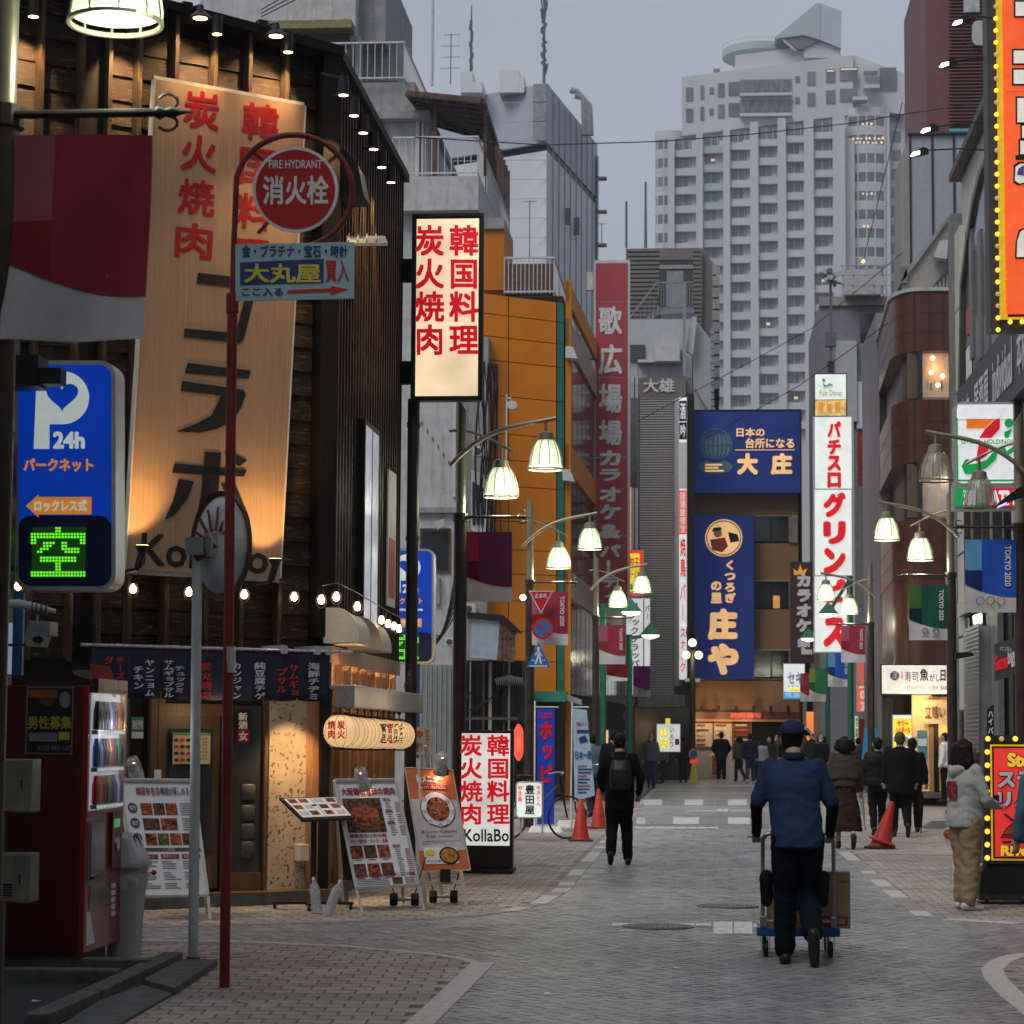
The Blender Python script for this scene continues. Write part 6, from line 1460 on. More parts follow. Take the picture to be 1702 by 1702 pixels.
def yagi(x, yb, yt, Y, label, n=3, w=14):
    a = P(x, yb, Y); u = Y/4000; h = (yb-yt)*u; t = T('tv_antenna', label, 'antenna', a, 0, 'television antennas on the roofs')
    MB().tube([(0,0,0),(0,0,h)],.9*u,5).build('mast', m_seam2, t)
    for k in range(n):
        z = h*(.98-k*.22); MB().obox((-w*u*(.8+.3*(k % 2)),0,z),(w*u,0,z),.7*u,.7*u).build('boom', m_seam2, t)
        for j in range(6): x_ = -w*u+j*w*u*.38; MB().obox((x_,-2*u,z-2.5*u),(x_,2*u,z+2.5*u),.5*u,.5*u).build('element', m_seam2, t)
    return t
yagi(749,140,52,80,'three-boom television antenna left of the grey block',4,16)
yagi(880,430,330,62,'single arrow television antenna above the orange building',1,12); yagi(1000,412,370,100,'small television antenna above the red karaoke sign',1,8)
for x, yt in ((1041,335),(1073,302)): a = P(x,412,102); t = T('lightning_rod', 'thin upright rod above the brown slatted roof, %s' % ('the shorter one' if x == 1041 else 'the taller one'), 'rod', a); MB().tube([(0,0,0),(0,0,P(x,yt,102).z-a.z)],.05,5).build('rod', m_seam2, t)
mast(1073,412,304,102.5,'slim mast behind the brown slatted roof',False)
# ================================================================ END OF THE STREET
# red karaoke sign
m_kred = mat('faded karaoke red', (.36,.055,.07), .5, var=.1, scale=1); m_kw = mat('grey white lettering', (.62,.62,.62), .5)
S = Fr(P(1016,1010,70), 0, name='karaoke_sign', label='very tall faded red karaoke sign with grey white lettering', cat='sign')
S.rect(986,432,1047,1012, m_railw, 'case', d=0, t=.5); 
for y0, y1 in ((437,500),(501,626),(627,760),(761,890),(891,1009)): S.rect(990,y0,1043,y1-1, m_kred, 'face_panel', d=.03, t=.03)
for ch, y0, y1 in (('歌',509,556),('広',572,622),('場',638,686),('場',698,740)): S.text(ch,995,y0,1034,y1,m_kw,d=.05,bold=.028)
for ch, y0, y1 in (('カ',748,774),('ラ',779,800),('オ',809,834),('ケ',838,864),('&',871,895),('パ',905,926)): S.text(ch,996,y0,1032,y1,m_kw,d=.05,bold=.04)
S.rect(1008,931,1014,954,m_kw,'lettering',d=.05,t=.01); S.text('ティ',998,956,1030,1002,m_kw,d=.05,vert=True,bold=.04)
for y in (556, 728, 914): S.rect(951,y,987,y+40,m_stuccod,'wall_bracket',d=-.1,t=.3)
S.rect(975,452,987,482,m_railw,'junction_box',d=-.2,t=.2)
LN = thingbox('dark_alley_building', 'dark narrow building behind the red karaoke sign', 'building', 930, 640, 990, 1330, 88, 8, m_dark, zb=0)
for k in range(8): LN.rect(960+k*3,660,961+k*3,1150,m_stuccod,'pipe',d=.1,t=.1)
# shops under the karaoke sign: lit signs edge on
def lit(nm,c,e=.9,ec=None): return mat(nm,c,.4,emit=e,ec=ec or c,evar=.15)
def litsign(x0,y0,x1,y1,Y,label,m,txt=None,tm=None,vert=True,fr=True,b=.03,dep=.25,nm='shop_sign',pad=1):
    S = Fr(P((x0+x1)/2,y1,Y),0,name=nm,label=label,cat='sign'); S.rect(x0,y0,x1,y1,m_alu if fr else m_black,'case',d=0,t=dep); S.rect(x0+1,y0+1,x1-1,y1-1,m,'face',d=.02,t=.02)
    if txt: S.text(txt,x0+pad,y0+pad,x1-pad,y1-pad,tm or m_signred,d=.05,vert=vert,bold=b)
    return S
m_lw = lit('white lit panel',(.8,.82,.82),.55); m_ly = lit('yellow lit panel',(.85,.7,.05),.7); m_lr = lit('red lit panel',(.8,.05,.02),.7); m_lo = lit('orange lit panel',(.9,.25,.06),.8); m_lg = lit('green lit panel',(.4,.8,.3),.7)
litsign(1041,809,1050,914,78,'thin orange lit sign edge behind the karaoke sign',m_lo,'カラオケ',m_litw)
S = litsign(1043,914,1070,990,80,'yellow and red lit noodle shop sign',m_lr,None); S.rect(1045,920,1063,984,m_ly,'inner_face',d=.04,t=.02); S.text('餃子',1046,926,1062,944,m_signred,d=.07,bold=.02); S.text('ラーメン',1046,948,1062,962,m_signred,d=.07,bold=.02); S.text('味',1046,970,1060,982,m_blackpaint,d=.07,bold=.02)
S = litsign(1040,994,1081,1156,82,'tall white lit snack bar sign with brush lettering',m_lw,None); S.text('スナックグラッパ',1047,1000,1063,1110,m_blackpaint,d=.05,vert=True,bold=.02); S.disc(1052,1005,8,m_signred,'mark',d=.05,t=.01,ry=3); S.rect(1069,996,1071,1154,m_greyp,'divider',d=.03,t=.01); S.text('バー',1072,1005,1080,1030,m_blackpaint,d=.05,vert=True,bold=.02)
# brown slatted building with the outside stair
m_slat = mat('taupe slats', (.17,.155,.14), .5, var=.12); m_slat2 = mat('dark taupe cladding', (.17,.16,.15), .55, var=.12)
TB = thingbox('brown_slatted_building', 'brown grey slatted building with a grey outside staircase under its roof', 'building', 1040, 412, 1165, 1330, 100, 10, m_slat2, zb=0)
for k in range(22): TB.rect(1040,413+k*7.2,1096,418+k*7.2,m_slat,'slat',d=.1,t=.1); 
for k in range(22): TB.rect(1152,413+k*7.2,1167,418+k*7.2,m_slat,'slat',d=.1,t=.1)
TB.rect(1096,413,1152,432,m_slat,'slat',d=.1,t=.1); TB.rect(1096,433,1152,515,m_glassdark,'stair_opening',d=.02,t=.05); TB.rect(1108,450,1136,512,m_stuccod,'door',d=.08,t=.04); TB.rect(1096,440,1152,447,m_corr,'beam',d=.12,t=.05)
TB.poly([(1166,412),(1188,440),(1196,505),(1196,660),(1166,600)],m_slat2,'side_wall',d=-.2,t=6)
for k in range(11): TB.rect(1184,440+k*19,1196,456+k*19,m_stuccod,'panel',d=-.0,t=.1)
m_steelp = mat('blue grey stair paint', (.2,.24,.27), .5)
TB.poly([(1094,510),(1152,510),(1154,520),(1094,522),(1047,566),(1047,552)],m_steelp,'stair_stringer',d=.9,t=.15)
for k in range(7): x = 1049+k*7.5; TB.rect(x,549-k*6-22,x+1.2,549-k*6+4,m_steelp,'rail_post',d=1.0,t=.06)
a, b = TB.px(1047,528,1.), TB.px(1092,469,1.); MB().obox(a,b,.06,.06).build('handrail', m_steelp, TB.root); a, b = TB.px(1092,470,1.), TB.px(1152,469,1.); MB().obox(a,b,.06,.06).build('handrail', m_steelp, TB.root)
for k in range(14): TB.rect(1094+k*4.3,470,1095+k*4.3,508,m_steelp,'baluster',d=1.0,t=.04)
# pale building below, with tank box
m_palew = mat('pale metal siding', (.42,.43,.45), .5, var=.08, dirt=.2)
PB = thingbox('pale_sided_building', 'pale metal sided building under the outside staircase', 'building', 1046, 530, 1150, 1330, 96, 3.5, m_palew, zb=0)
for k in range(4): PB.rect(1060+k*18,601,1060.8+k*18,625,m_seam,'seam',d=.03,t=.03)
PB.rect(1088,570,1130,600,m_railw,'roof_box',d=.6,t=.5); PB.rect(1060,597,1132,602,m_railw,'roof_edge',d=.5,t=.6); PB.rect(1046,573,1072,600,m_glassdark,'opening',d=.1,t=.05)
PB.poly([(1140,583),(1148,528),(1158,525),(1152,590)],m_railw,'stair_tower_face',d=.9,t=.3); PB.rect(1135,470,1140,625,m_corr,'vent_pipe',d=1.2,t=.2); PB.rect(1152,590,1185,690,m_palew,'side_wing',d=.2,t=2)
PB.poly([(1152,525),(1182,565),(1182,690),(1152,640)],m_palew,'side_wall',d=.4,t=1)
for k in range(12): PB.rect(1181,545+k*12,1187,555+k*12,m_seam,'duct_ring',d=.7,t=.2)
# grey louvred tower
m_louv = mat('grey louvre', (.42,.4,.38), .5, .1, var=.1)
LV = thingbox('louvred_tower', 'narrow grey louvred building with two white characters at the top', 'building', 1047, 627, 1150, 1330, 90, 5, m_slat2, zb=0)
LV.rect(1062,627,1140,660,m_slat,'head_panel',d=.2,t=.15); LV.text('大雄',1069,629,1121,652,m_kw,d=.25,bold=.02)
LV.rect(1062,660,1121,1156,m_slat2,'louvre_back',d=.05,t=.05)
nn = 118
for k in range(nn): LV.rect(1063,660+k*4.2,1120,662.6+k*4.2,m_louv,'louvre_blade',d=.18,t=.1)
LV.rect(1047,627,1054,1150,m_palew,'white_post',d=.22,t=.2); LV.rect(1055,627,1061,1150,m_palew,'white_post',d=.22,t=.2); LV.rect(1121,661,1134,1140,m_palew,'white_fin',d=.4,t=.4)
for k in range(15): LV.rect(1047,640+k*34,1061,641+k*34,m_seam,'seam',d=.23,t=.01)
LV.rect(1048,661,1060,810,m_glas,'window',d=.24,t=.02)
LV.rect(1060,1155,1138,1175,m_stuccod,'canopy',d=.6,t=.6); LV.rect(1055,1176,1150,1300,m_glassdark,'entrance',d=.1,t=.05)
S = litsign(1128,660,1142,1130,89,'narrow column of small lit bar signs on the edge of the louvred tower',m_lw,None,dep=.6)
for k,(y0,y1,m,tx) in enumerate(((666,700,m_blackpaint,'酒'),(702,730,m_blackpaint,'吟'),(735,812,m_boardw,None),(815,888,m_lr,'居酒屋個室'),(890,962,m_lw,'焼鳥'),(966,1036,m_lw,'バー'),(1040,1120,m_lw,'スナック'))):
    S.rect(1129,y0,1141,y1,m,'sign_panel',d=.05,t=.02)
    if tx: S.text(tx,1130,y0+2,1140,y1-2,m_litw if m is not m_lw else m_signred,d=.08,vert=True,bold=.02)
S.rect(1142,655,1154,1150,m_black,'dark_edge',d=-.1,t=.5)
# lit box sign with yellow plate at the tower foot
S = litsign(1091,1203,1131,1250,80,'square white lit sign with gold lettering at the foot of the louvred tower',m_lw,None,nm='shop_sign'); S.rect(1106,1194,1114,1204,m_ly,'top_lamp',d=.02,t=.1)
S.text('山内',1094,1208,1112,1246,m_ly,d=.05,vert=True,bold=.05); S.text('いろり',1112,1207,1121,1243,m_blackpaint,d=.05,vert=True,bold=.01); S.rect(1122,1228,1129,1238,m_redp,'print',d=.04,t=.01)
# ---- TAN BUILDING with blue signs
m_tan = mat('tan ribbed cladding', (.29,.17,.08), .5, var=.1); m_tanp = mat('grey pillar', (.2,.17,.16), .6)
TN = thingbox('tan_building', 'tan ribbed building at the end of the street carrying two big blue signs', 'building', 1152, 680, 1332, 1330, 92, 10, m_dark, zb=0)
rb = MB()
for j,(x0,x1,y0,y1) in enumerate(((1154,1326,822,857),(1254,1327,903,965),(1254,1327,1013,1080),(1154,1330,1130,1183),(1154,1330,1128,1132))):
    n = max(1,int((y1-y0)/3.1))
    for k in range(n): TN.rect(x0,y0+k*(y1-y0)/n,x1,y0+(k+.8)*(y1-y0)/n,m_tan,'cladding_rib',d=.12,t=.1)
    TN.rect(x0,y0,x1,y1,m_tan,'cladding',d=.06,t=.05)
for y0,y1 in ((858,902),(966,1012),(1081,1127)):
    TN.rect(1254,y0,1330,y1,m_tanp,'window_wall',d=.0,t=.05); w_ = TN.rect(1254,y0+1,1311,y1-2,m_glassdark,'window',d=.05,t=.05)
    TN.rect(1281,y0+2,1283,y1-2,m_black,'mullion',d=.08,t=.04); TN.rect(1311,y0,1326,y1,m_tanp,'pillar',d=.2,t=.2); TN.rect(1254,y0-1,1327,y0,m_palew,'lintel',d=.2,t=.1)
TN.rect(1285,990,1296,1011,lit('amber room glow',(.7,.3,.08),.5),'lit_room',d=.07,t=.02)
m_bls = mat('blue vinyl sign', (.02,.045,.2), .35, var=.25, scale=.7, emit=.1, ec=(.02,.06,.5)); m_gold = lit('glowing peach lettering',(.85,.5,.22),.55,(1,.58,.25)); m_tealp = mat('grey teal print', (.15,.28,.33), .5)
S = Fr(P(1241,820,91.5),0,name='blue_sign',label='wide blue tavern sign at the top of the tan building',cat='sign')
S.rect(1154,681,1330,820,m_bls,'face',d=.1,t=.5); S.frame(1153,680,1331,821,2,m_black,d=.14,t=.1)
S.disc(1189,740,28,m_tealp,'globe_emblem',d=.12,t=.02); S.disc(1189,776,28,m_tealp,'dish_emblem',d=.12,t=.02,ry=12)
for k in range(4): S.disc(1189,740,26-k*7,m_bls,'globe_line',d=.15+k*.002,t=.01,ry=27,r0=25-k*7,n=30)
S.rect(1163,739,1215,740,m_bls,'globe_line',d=.16,t=.01)
for k,x1 in enumerate((1200,1194,1203)): S.rect(1172,771+k*5,x1,774+k*5,m_gold,'print',d=.16,t=.01)
S.text('日本の',1224,711,1271,726,m_gold,d=.13,bold=.025); S.text('台所になる',1239,728,1320,745,m_gold,d=.13,bold=.025); S.rect(1222,747,1321,748.5,m_gold,'line',d=.13,t=.01); S.text('大',1225,753,1260,789,m_gold,d=.13,bold=.05); S.text('庄',1281,753,1317,789,m_gold,d=.13,bold=.05)
S = Fr(P(1202,1130,91.3),0,name='blue_sign',label='tall blue tavern sign with a round chef picture on the tan building',cat='sign')
S.rect(1153,857,1253,1128,m_bls,'face',d=.1,t=.5); S.disc(1203,894,31,m_gold,'roundel',d=.12,t=.02,n=40); S.disc(1203,894,29,m_blackpaint,'roundel_line',d=.14,t=.01,r0=27.5)
# plain figure picture in the roundel
S.disc(1193,886,7,mat('tan print',(.5,.32,.18),.5),'picture',d=.15,t=.01); S.poly([(1183,884),(1186,877),(1198,876),(1200,880)],m_blackpaint,'picture',d=.16,t=.01); S.poly([(1180,897),(1205,893),(1210,908),(1200,918),(1184,914)],m_redp,'picture',d=.15,t=.01); S.poly([(1210,884),(1226,888),(1229,899),(1214,902)],m_blackpaint,'picture',d=.15,t=.01)
S.text('くつろぎ',1203,930,1224,1003,m_gold,d=.13,vert=True,bold=.045); S.text('の里',1180,963,1201,1004,m_gold,d=.13,vert=True,bold=.04); S.text('庄',1176,1011,1226,1064,m_gold,d=.13,bold=.06); S.text('や',1176,1069,1228,1122,m_gold,d=.13,bold=.06)
for k in range(8):
    if k in (0,2,4,6): v = TN.px(1160+k*24,1172,.6); 
for x in (1163,1192,1221,1250,1279,1308): TN.rect(x,1173,x+5,1183,m_black,'spot_lamp',d=.6,t=.3)
TN.rect(1154,1184,1330,1196,mat('dark red fascia',(.1,.03,.02),.5),'fascia',d=.5,t=.4); TN.text('焼肉酒場',1213,1184,1266,1194,m_redp,d=.55,bold=.04); TN.rect(1154,1196,1330,1199,m_tan,'fascia_edge',d=.52,t=.4)
for k,x in enumerate((1154,1186,1218)):
    p = TN.rect(x,1199,x+31,1241,[m_paper,m_paper,m_photo2][k],'menu_poster',d=.3,t=.03); TN.frame(x,1198,x+31,1242,1,m_tan,d=.34,t=.04)
    for j in range(5): TN.rect(x+4,1204+j*8,x+4+rnd.uniform(12,22),1207+j*8,[m_redp,m_photo1,m_yel][(j+k) % 3],'print',d=.34,t=.01)
TN.rect(1154,1243,1250,1300,m_palew,'counter_wall',d=.25,t=.03); TN.rect(1252,1200,1330,1300,m_dark,'entrance',d=.1,t=.03); TN.rect(1181,1252,1205,1290,m_paper,'poster',d=.3,t=.02); TN.rect(1183,1256,1203,1288,m_photo1,'print',d=.33,t=.01)
for x in (1160,1200,1240): point(TN.root, TN.px(x,1190,1.1), 18, WARM, .1)
# ---- WHITE TOWER, far
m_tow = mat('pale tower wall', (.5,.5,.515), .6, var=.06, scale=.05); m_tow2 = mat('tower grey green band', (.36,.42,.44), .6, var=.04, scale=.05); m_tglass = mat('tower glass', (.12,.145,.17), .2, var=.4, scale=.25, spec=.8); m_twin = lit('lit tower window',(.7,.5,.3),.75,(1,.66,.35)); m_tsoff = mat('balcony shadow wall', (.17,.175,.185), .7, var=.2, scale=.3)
YT = 450
TWR = Fr(P(1300,1222,YT),0,name='white_tower',label='tall white residential tower with rounded corners and a slanted rooftop fin',cat='tower')
def tb(x0,y0,x1,y1,m,nm,d=0,t=2,par=None): return TWR.rect(x0,y0,x1,y1,m,nm,d=d,t=t,parent=par)
tb(1134,230,1420,1300,m_tow,'main_wall',d=0,t=20)
cols = [1133,1170,1215,1259,1302,1347,1395]
fl = 31; y = 222; f = 0
while y+fl < 720:
    for i in range(1, 7):
        x0 = [1121,1168,1213,1260,1306,1352][i-1]+2; x1 = [1157,1203,1249,1296,1342,1391][i-1]
        s_ = (x0-1121)*-.13*(1222-y)/1000
        yy = y+s_+8
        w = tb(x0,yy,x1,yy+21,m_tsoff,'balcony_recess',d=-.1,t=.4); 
        tb(x0+1,yy+2,x1-(8 if (i+f) % 3 else 14),yy+18,m_tglass,'window',d=.05,t=.1)
        tb(x0-2,yy+19,x1+2,yy+31,m_tow2 if i in (2,) else m_tow,'parapet',d=1.2,t=1.2)
        for k in (1,2): tb(x0+(x1-x0)*k/3,yy+2,x0+(x1-x0)*k/3+1,yy+19,m_tow,'mullion',d=.12,t=.1)
        if rnd.random() < .07: tb(x0+12,yy+9,x0+18,yy+13,m_twin,'lit_window',d=.2,t=.05)
    y += fl; f += 1
for x0, x1 in ((1110,1121),(1158,1168),(1204,1213),(1250,1260),(1297,1306),(1342,1352),(1391,1404)):
    s_ = (x0-1121)*-.13
    tb(x0,219+s_,x1,1300,m_tow,'pilaster',d=1.9,t=2)
# rounded corner bays
def bay(cx, rx, x0, x1, ytop, n, lab, sl=0):
    for k in range(n):
        yy = ytop+k*fl; c = TWR.px(cx, yy+12, -3); r = rx*YT/4000
        h = 12*YT/4000
        arc = [(c.x+r*math.cos(PI+PI*i/16), c.y+r*.55*math.sin(PI*i/16+PI)) for i in range(17)]
        MB().slab(arc[::1], c.z-h*.3, c.z+h*1.0).build('curved_parapet', m_tow, TWR.root)
        a2 = [(c.x+(x-c.x)*.96, c.y+(yv-c.y)*.96) for x, yv in arc]; MB().slab(a2, c.z-h*2.3, c.z-h*.3).build('curved_window', m_tglass, TWR.root)
        for i in (3,6,8,10,13): x, yv = arc[i]; MB().obox((c.x+(x-c.x)*.98,c.y+(yv-c.y)*.98,c.z-h*2.3),(c.x+(x-c.x)*.98,c.y+(yv-c.y)*.98,c.z-h*.3),.25,.25).build('mullion', m_tow, TWR.root)
bay(1112,24,0,0,219,13,''); bay(1439,38,0,0,182,17,'')
for k,(x,y,w_) in enumerate(((1432,204,24),(1416,228,56),(1420,235,50),(1432,320,24),(1434,374,18))):
    for j in range(int(w_/7)): tb(x+j*7+rnd.uniform(0,1.5),y+rnd.uniform(-1,1.5),x+j*7+rnd.uniform(3,5),y+3.5,m_twin,'lit_window',d=3.2,t=.1)
tb(1380,180,1478,1300,m_tow,'right_wall',d=-2,t=18); tb(1475,172,1512,1300,m_tow,'side_wall',d=-5,t=14)
for k in range(17): tb(1482,187+k*fl,1497,205+k*fl,m_tglass,'window',d=-4.9,t=.1)
# upper set-back storeys
TWR.poly([(1133,128),(1418,91),(1418,190),(1133,226)],m_tow,'upper_wall',d=-1.5,t=14); TWR.poly([(1418,91),(1503,122),(1503,190),(1418,180)],m_tow,'upper_side',d=-2.5,t=12)
for r in range(2):
    for x0, w_, k in ((1140,12,0),(1164,6,1),(1179,7,2),(1193,11,0),(1211,18,0),(1322,7,2),(1342,13,0),(1373,15,0),(1396,30,0)):
        s_ = -(x0-1133)*.13; yy = 146+r*35+s_+ (5 if k == 2 else 0); tb(x0,yy,x0+w_,yy+(22 if k != 2 else 10),m_tglass,'window',d=-1.3,t=.2)
        if x0 in (1373,1396) and r == 0: tb(x0+2,yy+2,x0+w_-2,yy+4,m_twin,'lit_window',d=-1,t=.1)
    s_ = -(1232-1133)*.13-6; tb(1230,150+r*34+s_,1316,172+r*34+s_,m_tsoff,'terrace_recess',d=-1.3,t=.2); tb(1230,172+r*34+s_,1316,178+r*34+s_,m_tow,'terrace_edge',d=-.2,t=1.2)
    for k in range(5): tb(1238+k*16,152+r*34+s_,1246+k*16,170+r*34+s_,m_tglass,'window',d=-1.1,t=.1)
for x0,x1,y0,y1 in ((1436,1460,110,118),(1436,1462,140,146),(1418,1442,160,166)): tb(x0,y0,x1,y1,m_tow,'balcony',d=1,t=3)
tb(1462,112,1490,150,m_tglass,'side_glazing',d=-2.2,t=.1)
# helipad disc and fin
c = TWR.px(1262,92,-12); r = 64*YT/4000; MB().lathe([(r*.55,-3.0),(r*.75,-1.6),(r,-.6),(r,.8),(r*.97,.8),(r*.97,0),(.01,0)], c=c, n=40, cap=False).build('helipad', m_tow2, TWR.root, smooth=True)
MB().lathe([(r,1.6),(r*1.004,1.65)], c=c, n=40, cap=False).build('helipad_rail', m_tow, TWR.root)
for k in range(24): a_ = 2*PI*k/24; MB().obox((c.x+r*math.cos(a_),c.y+r*math.sin(a_),c.z+.6),(c.x+r*math.cos(a_),c.y+r*math.sin(a_),c.z+1.7),.08,.08).build('rail_post', m_tow, TWR.root)
TWR.poly([(1222,92),(1395,70),(1398,100),(1222,124)],m_tow,'roof_house',d=-3,t=10)
TWR.poly([(1288,62),(1357,5),(1363,5),(1363,66),(1336,58),(1290,64)],m_tow2,'fin_front',d=-1,t=9); TWR.poly([(1363,5),(1399,19),(1398,80),(1363,66)],m_dep,'fin_side',d=-1.2,t=9)
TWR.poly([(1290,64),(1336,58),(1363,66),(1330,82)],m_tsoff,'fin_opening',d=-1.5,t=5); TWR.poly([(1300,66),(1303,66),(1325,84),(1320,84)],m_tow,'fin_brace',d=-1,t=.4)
TWR.poly([(1336,78),(1365,70),(1396,82),(1396,96),(1336,96)],m_tow,'plant_wall',d=-2,t=6); tb(1186,114,1197,121,m_tsoff,'roof_camera',d=-2,t=1)
# power lines across the sky
def wire(pts, label, r=.02):
    ps = [P(*p) for p in pts]; o0 = ps[0]; out = []
    for i in range(len(ps)-1):
        for k in range(8): u = k/8; v = ps[i].lerp(ps[i+1], u); v.z -= .0; out.append(v-o0)
    out.append(ps[-1]-o0); o = MB().tube(out, r, 5).build('power_line', m_black, None, o0); o['label'] = label; o['category'] = 'cable'
wire([(690,228,60),(905,241,66),(1100,235,72),(1260,222,76),(1420,204,80),(1500,190,82),(1640,170,86)], 'long thin wire crossing the sky in front of the white tower', .018)
wire([(1500,170,60),(1436,430,70)], 'steep thin wire in front of the tower windows', .012); wire([(1170,730,70),(1330,640,66),(1500,520,60)], 'thin wire sagging above the blue signs', .012); wire([(1060,700,75),(1250,600,80),(1350,545,84),(1500,420,70)], 'thin wire rising from the louvred tower to the right', .014)
# ================================================================ RIGHT SIDE
m_brown = mat('brown glazed tile', (.09,.032,.022), .3, var=.15, scale=2); m_maroon = mat('maroon ribbed cladding', (.16,.06,.06), .6, var=.15); m_grpan = mat('blue grey panel', (.3,.33,.38), .5, var=.08, dirt=.25)
m_concr = mat('beige concrete', (.3,.285,.26), .7, var=.12, dirt=.35); m_whwall = mat('off white rendered wall', (.5,.49,.44), .6, var=.08, dirt=.2); m_gpil = mat('grey metal pillar', (.2,.2,.2), .45, .3)
m_dkfr = mat('dark window frame', (.03,.03,.032), .4); m_band = mat('charcoal sign band', (.07,.075,.085), .5); m_purp = mat('purple grey render', (.2,.19,.22), .6, var=.08, dirt=.2)
# maroon block, far
F = thingbox('maroon_block', 'maroon ribbed block high behind the grey panelled building on the right', 'building', 1541, -90, 1640, 300, 112, 12, m_maroon, zb=0)
for k in range(48): F.rect(1578,-60+k*5.6,1640,-57+k*5.6,m_maroon,'rib',d=.25,t=.2)
F.rect(1602,-20,1628,20,m_stucco,'plate',d=.5,t=.2); F.poly(rrect(1616,34,1650,75,10),m_stucco,'plate',d=.5,t=.2); F.rect(1578,213,1640,219,mat('teal trim',(.1,.35,.38),.5),'trim',d=.3,t=.1)
# grey panelled building
F = thingbox('grey_panel_building', 'blue grey panelled building behind the beige concrete terrace', 'building', 1513, 222, 1640, 460, 76, 2.8, m_grpan, zb=0)
F.poly([(1497,262),(1513,222),(1513,470),(1497,470)],m_concr,'side_wall',d=-.1,t=2.5); 
for x in (1513,1550,1586): F.rect(x,222,x+1.2,450,m_dkfr,'seam',d=.04,t=.04)
F.rect(1509,219,1640,224,m_dkfr,'roof_edge',d=.1,t=.2); F.rect(1540,470,1574,560,m_grpan,'lower_panel',d=.3,t=.2)
# beige concrete terrace building
F = thingbox('beige_terrace', 'beige concrete terrace with a small hooded window above the curved brown building', 'building', 1500, 505, 1582, 560, 60.5, 7, m_concr, zb=9)
F.poly([(1500,488),(1500,470),(1583,352),(1583,500)],m_concr,'parapet',d=.1,t=.3); F.poly([(1497,470),(1505,450),(1583,350),(1583,357),(1505,462)],m_stuccod,'coping',d=.2,t=.4)
F.poly([(1548,478),(1583,438),(1583,486),(1556,486)],m_glassdark,'opening',d=.16,t=.05); 
for k in range(4): F.rect(1555+k*6,474-k*6,1558+k*6,484,m_concr,'louvre',d=.2,t=.04)
F.poly([(1552,427),(1562,400),(1576,398),(1574,430)],m_stucco,'window_hood',d=.6,t=.4); F.rect(1576,395,1581,470,m_glassdark,'dark_slot',d=.2,t=.05)
F.rect(1497,443,1508,470,m_gpil,'roof_unit',d=.2,t=.3)
# curved brown building with the sushi bar below
YB = 58.5
B = Fr(P(1540,1335,YB),0,name='brown_curved_building',label='brown tiled building with a curved corner and a lit upstairs window over the sushi bar',cat='building')
zpt = lambda y: B.px(1540,y).z
xr = B.px(1592,800).x; xl_ = B.px(1503,800).x; rc = 1.15
def curved(z0, z1, m, nm, o=0.0, seg=10, par=None):
    x1 = B.px(1532,800).x; x2 = B.px(1489,800).x; pts = [(xr, -o), (x1, -o)]
    for i in range(1, seg+1): t_ = PI/2*i/seg; pts.append((x1-(x1-x2+o)*math.sin(t_), -o+(1.5+o)*(1-math.cos(t_))))
    pts += [(x2-o+.15, 8), (xr, 8)]
    return MB().slab(pts[::-1], z0, z1).build(nm, m, par or B.root, smooth=False)
for y0, y1, m, nm, o in ((478,484,m_stucco,'coping',.06),(484,583,m_brown,'tile_band',0),(583,664,m_dkfr,'core',-.3),(664,768,m_brown,'tile_band',0),(768,862,m_dkfr,'core',-.3),(862,960,m_brown,'tile_band',0),(960,1108,m_brown,'tile_band',-.02),(1108,1340,m_dark,'core',-1.2)):
    curved(zpt(y1), zpt(y0), m, nm, o)
for y in (520,552,700,735,900,930): curved(zpt(y)-.008, zpt(y)+.008, m_dkfr, 'tile_joint', .006)
# bay joints
for y0, y1 in ((484,583),(664,768),(862,960)):
    for x in (1518,1545,1568): B.rect(x,y0,x+.7,y1,m_dkfr,'tile_joint',d=.008,t=.01)
m_amb2 = mat('warm room wall', (.4,.22,.09), .6, emit=.22, ec=(1,.5,.15), evar=.8); m_wpane = mat('lit room glass', (.6,.6,.6), .06, alpha=.22, spec=1)
for (y0,y1) in ((583,664),(768,862)):
    wn = B.rect(1534,y0+4,1578,y1-4,m_amb2,'room_wall',d=-.9 if 0 else -.28,t=.02)
    B.rect(1532,y0,1580,y1,m_wpane,'window_pane',d=-.06,t=.02); B.rect(1526,y0,1532,y1,m_dkfr,'mullion',d=-.02,t=.1); B.rect(1578,y0,1592,y1,m_dkfr,'mullion',d=-.02,t=.1); B.rect(1508,y0+3,1526,y1-2,mat('drawn brown blind',(.12,.08,.055),.6),'blind',d=-.12,t=.03)
for x,y in ((1550,595),(1548,619),(1567,625),(1559,640)): 
    v = B.px(x,y,-.18); MB().lathe([(.05*math.sin(PI*i/6)+.001,-.05*math.cos(PI*i/6)) for i in range(7)],c=v,n=10,cap=False).build('pendant_bulb',m_bulb,B.root)
for k in range(5): B.rect(1540+k*6,632+k%2*4,1543+k*6,645+k%3*3,[m_warmwood,m_dark,m_steel][k % 3],'bar_bottle',d=-.2,t=.05)
B.poly([(1560,780),(1572,776),(1578,800),(1574,850),(1556,854),(1566,820)],mat('pale curtain',(.4,.3,.25),.7,emit=.1,ec=(1,.7,.5)),'curtain',d=-.15,t=.05); B.poly([(1543,800),(1552,790),(1558,830),(1548,858),(1540,850)],mat('pale curtain',(.4,.3,.25),.7),'curtain',d=-.16,t=.05)
point(B.root, B.px(1556,610,-.1), 6, WARM, .1); point(B.root, B.px(1572,790,.1), 6, (1,.8,.6), .08)
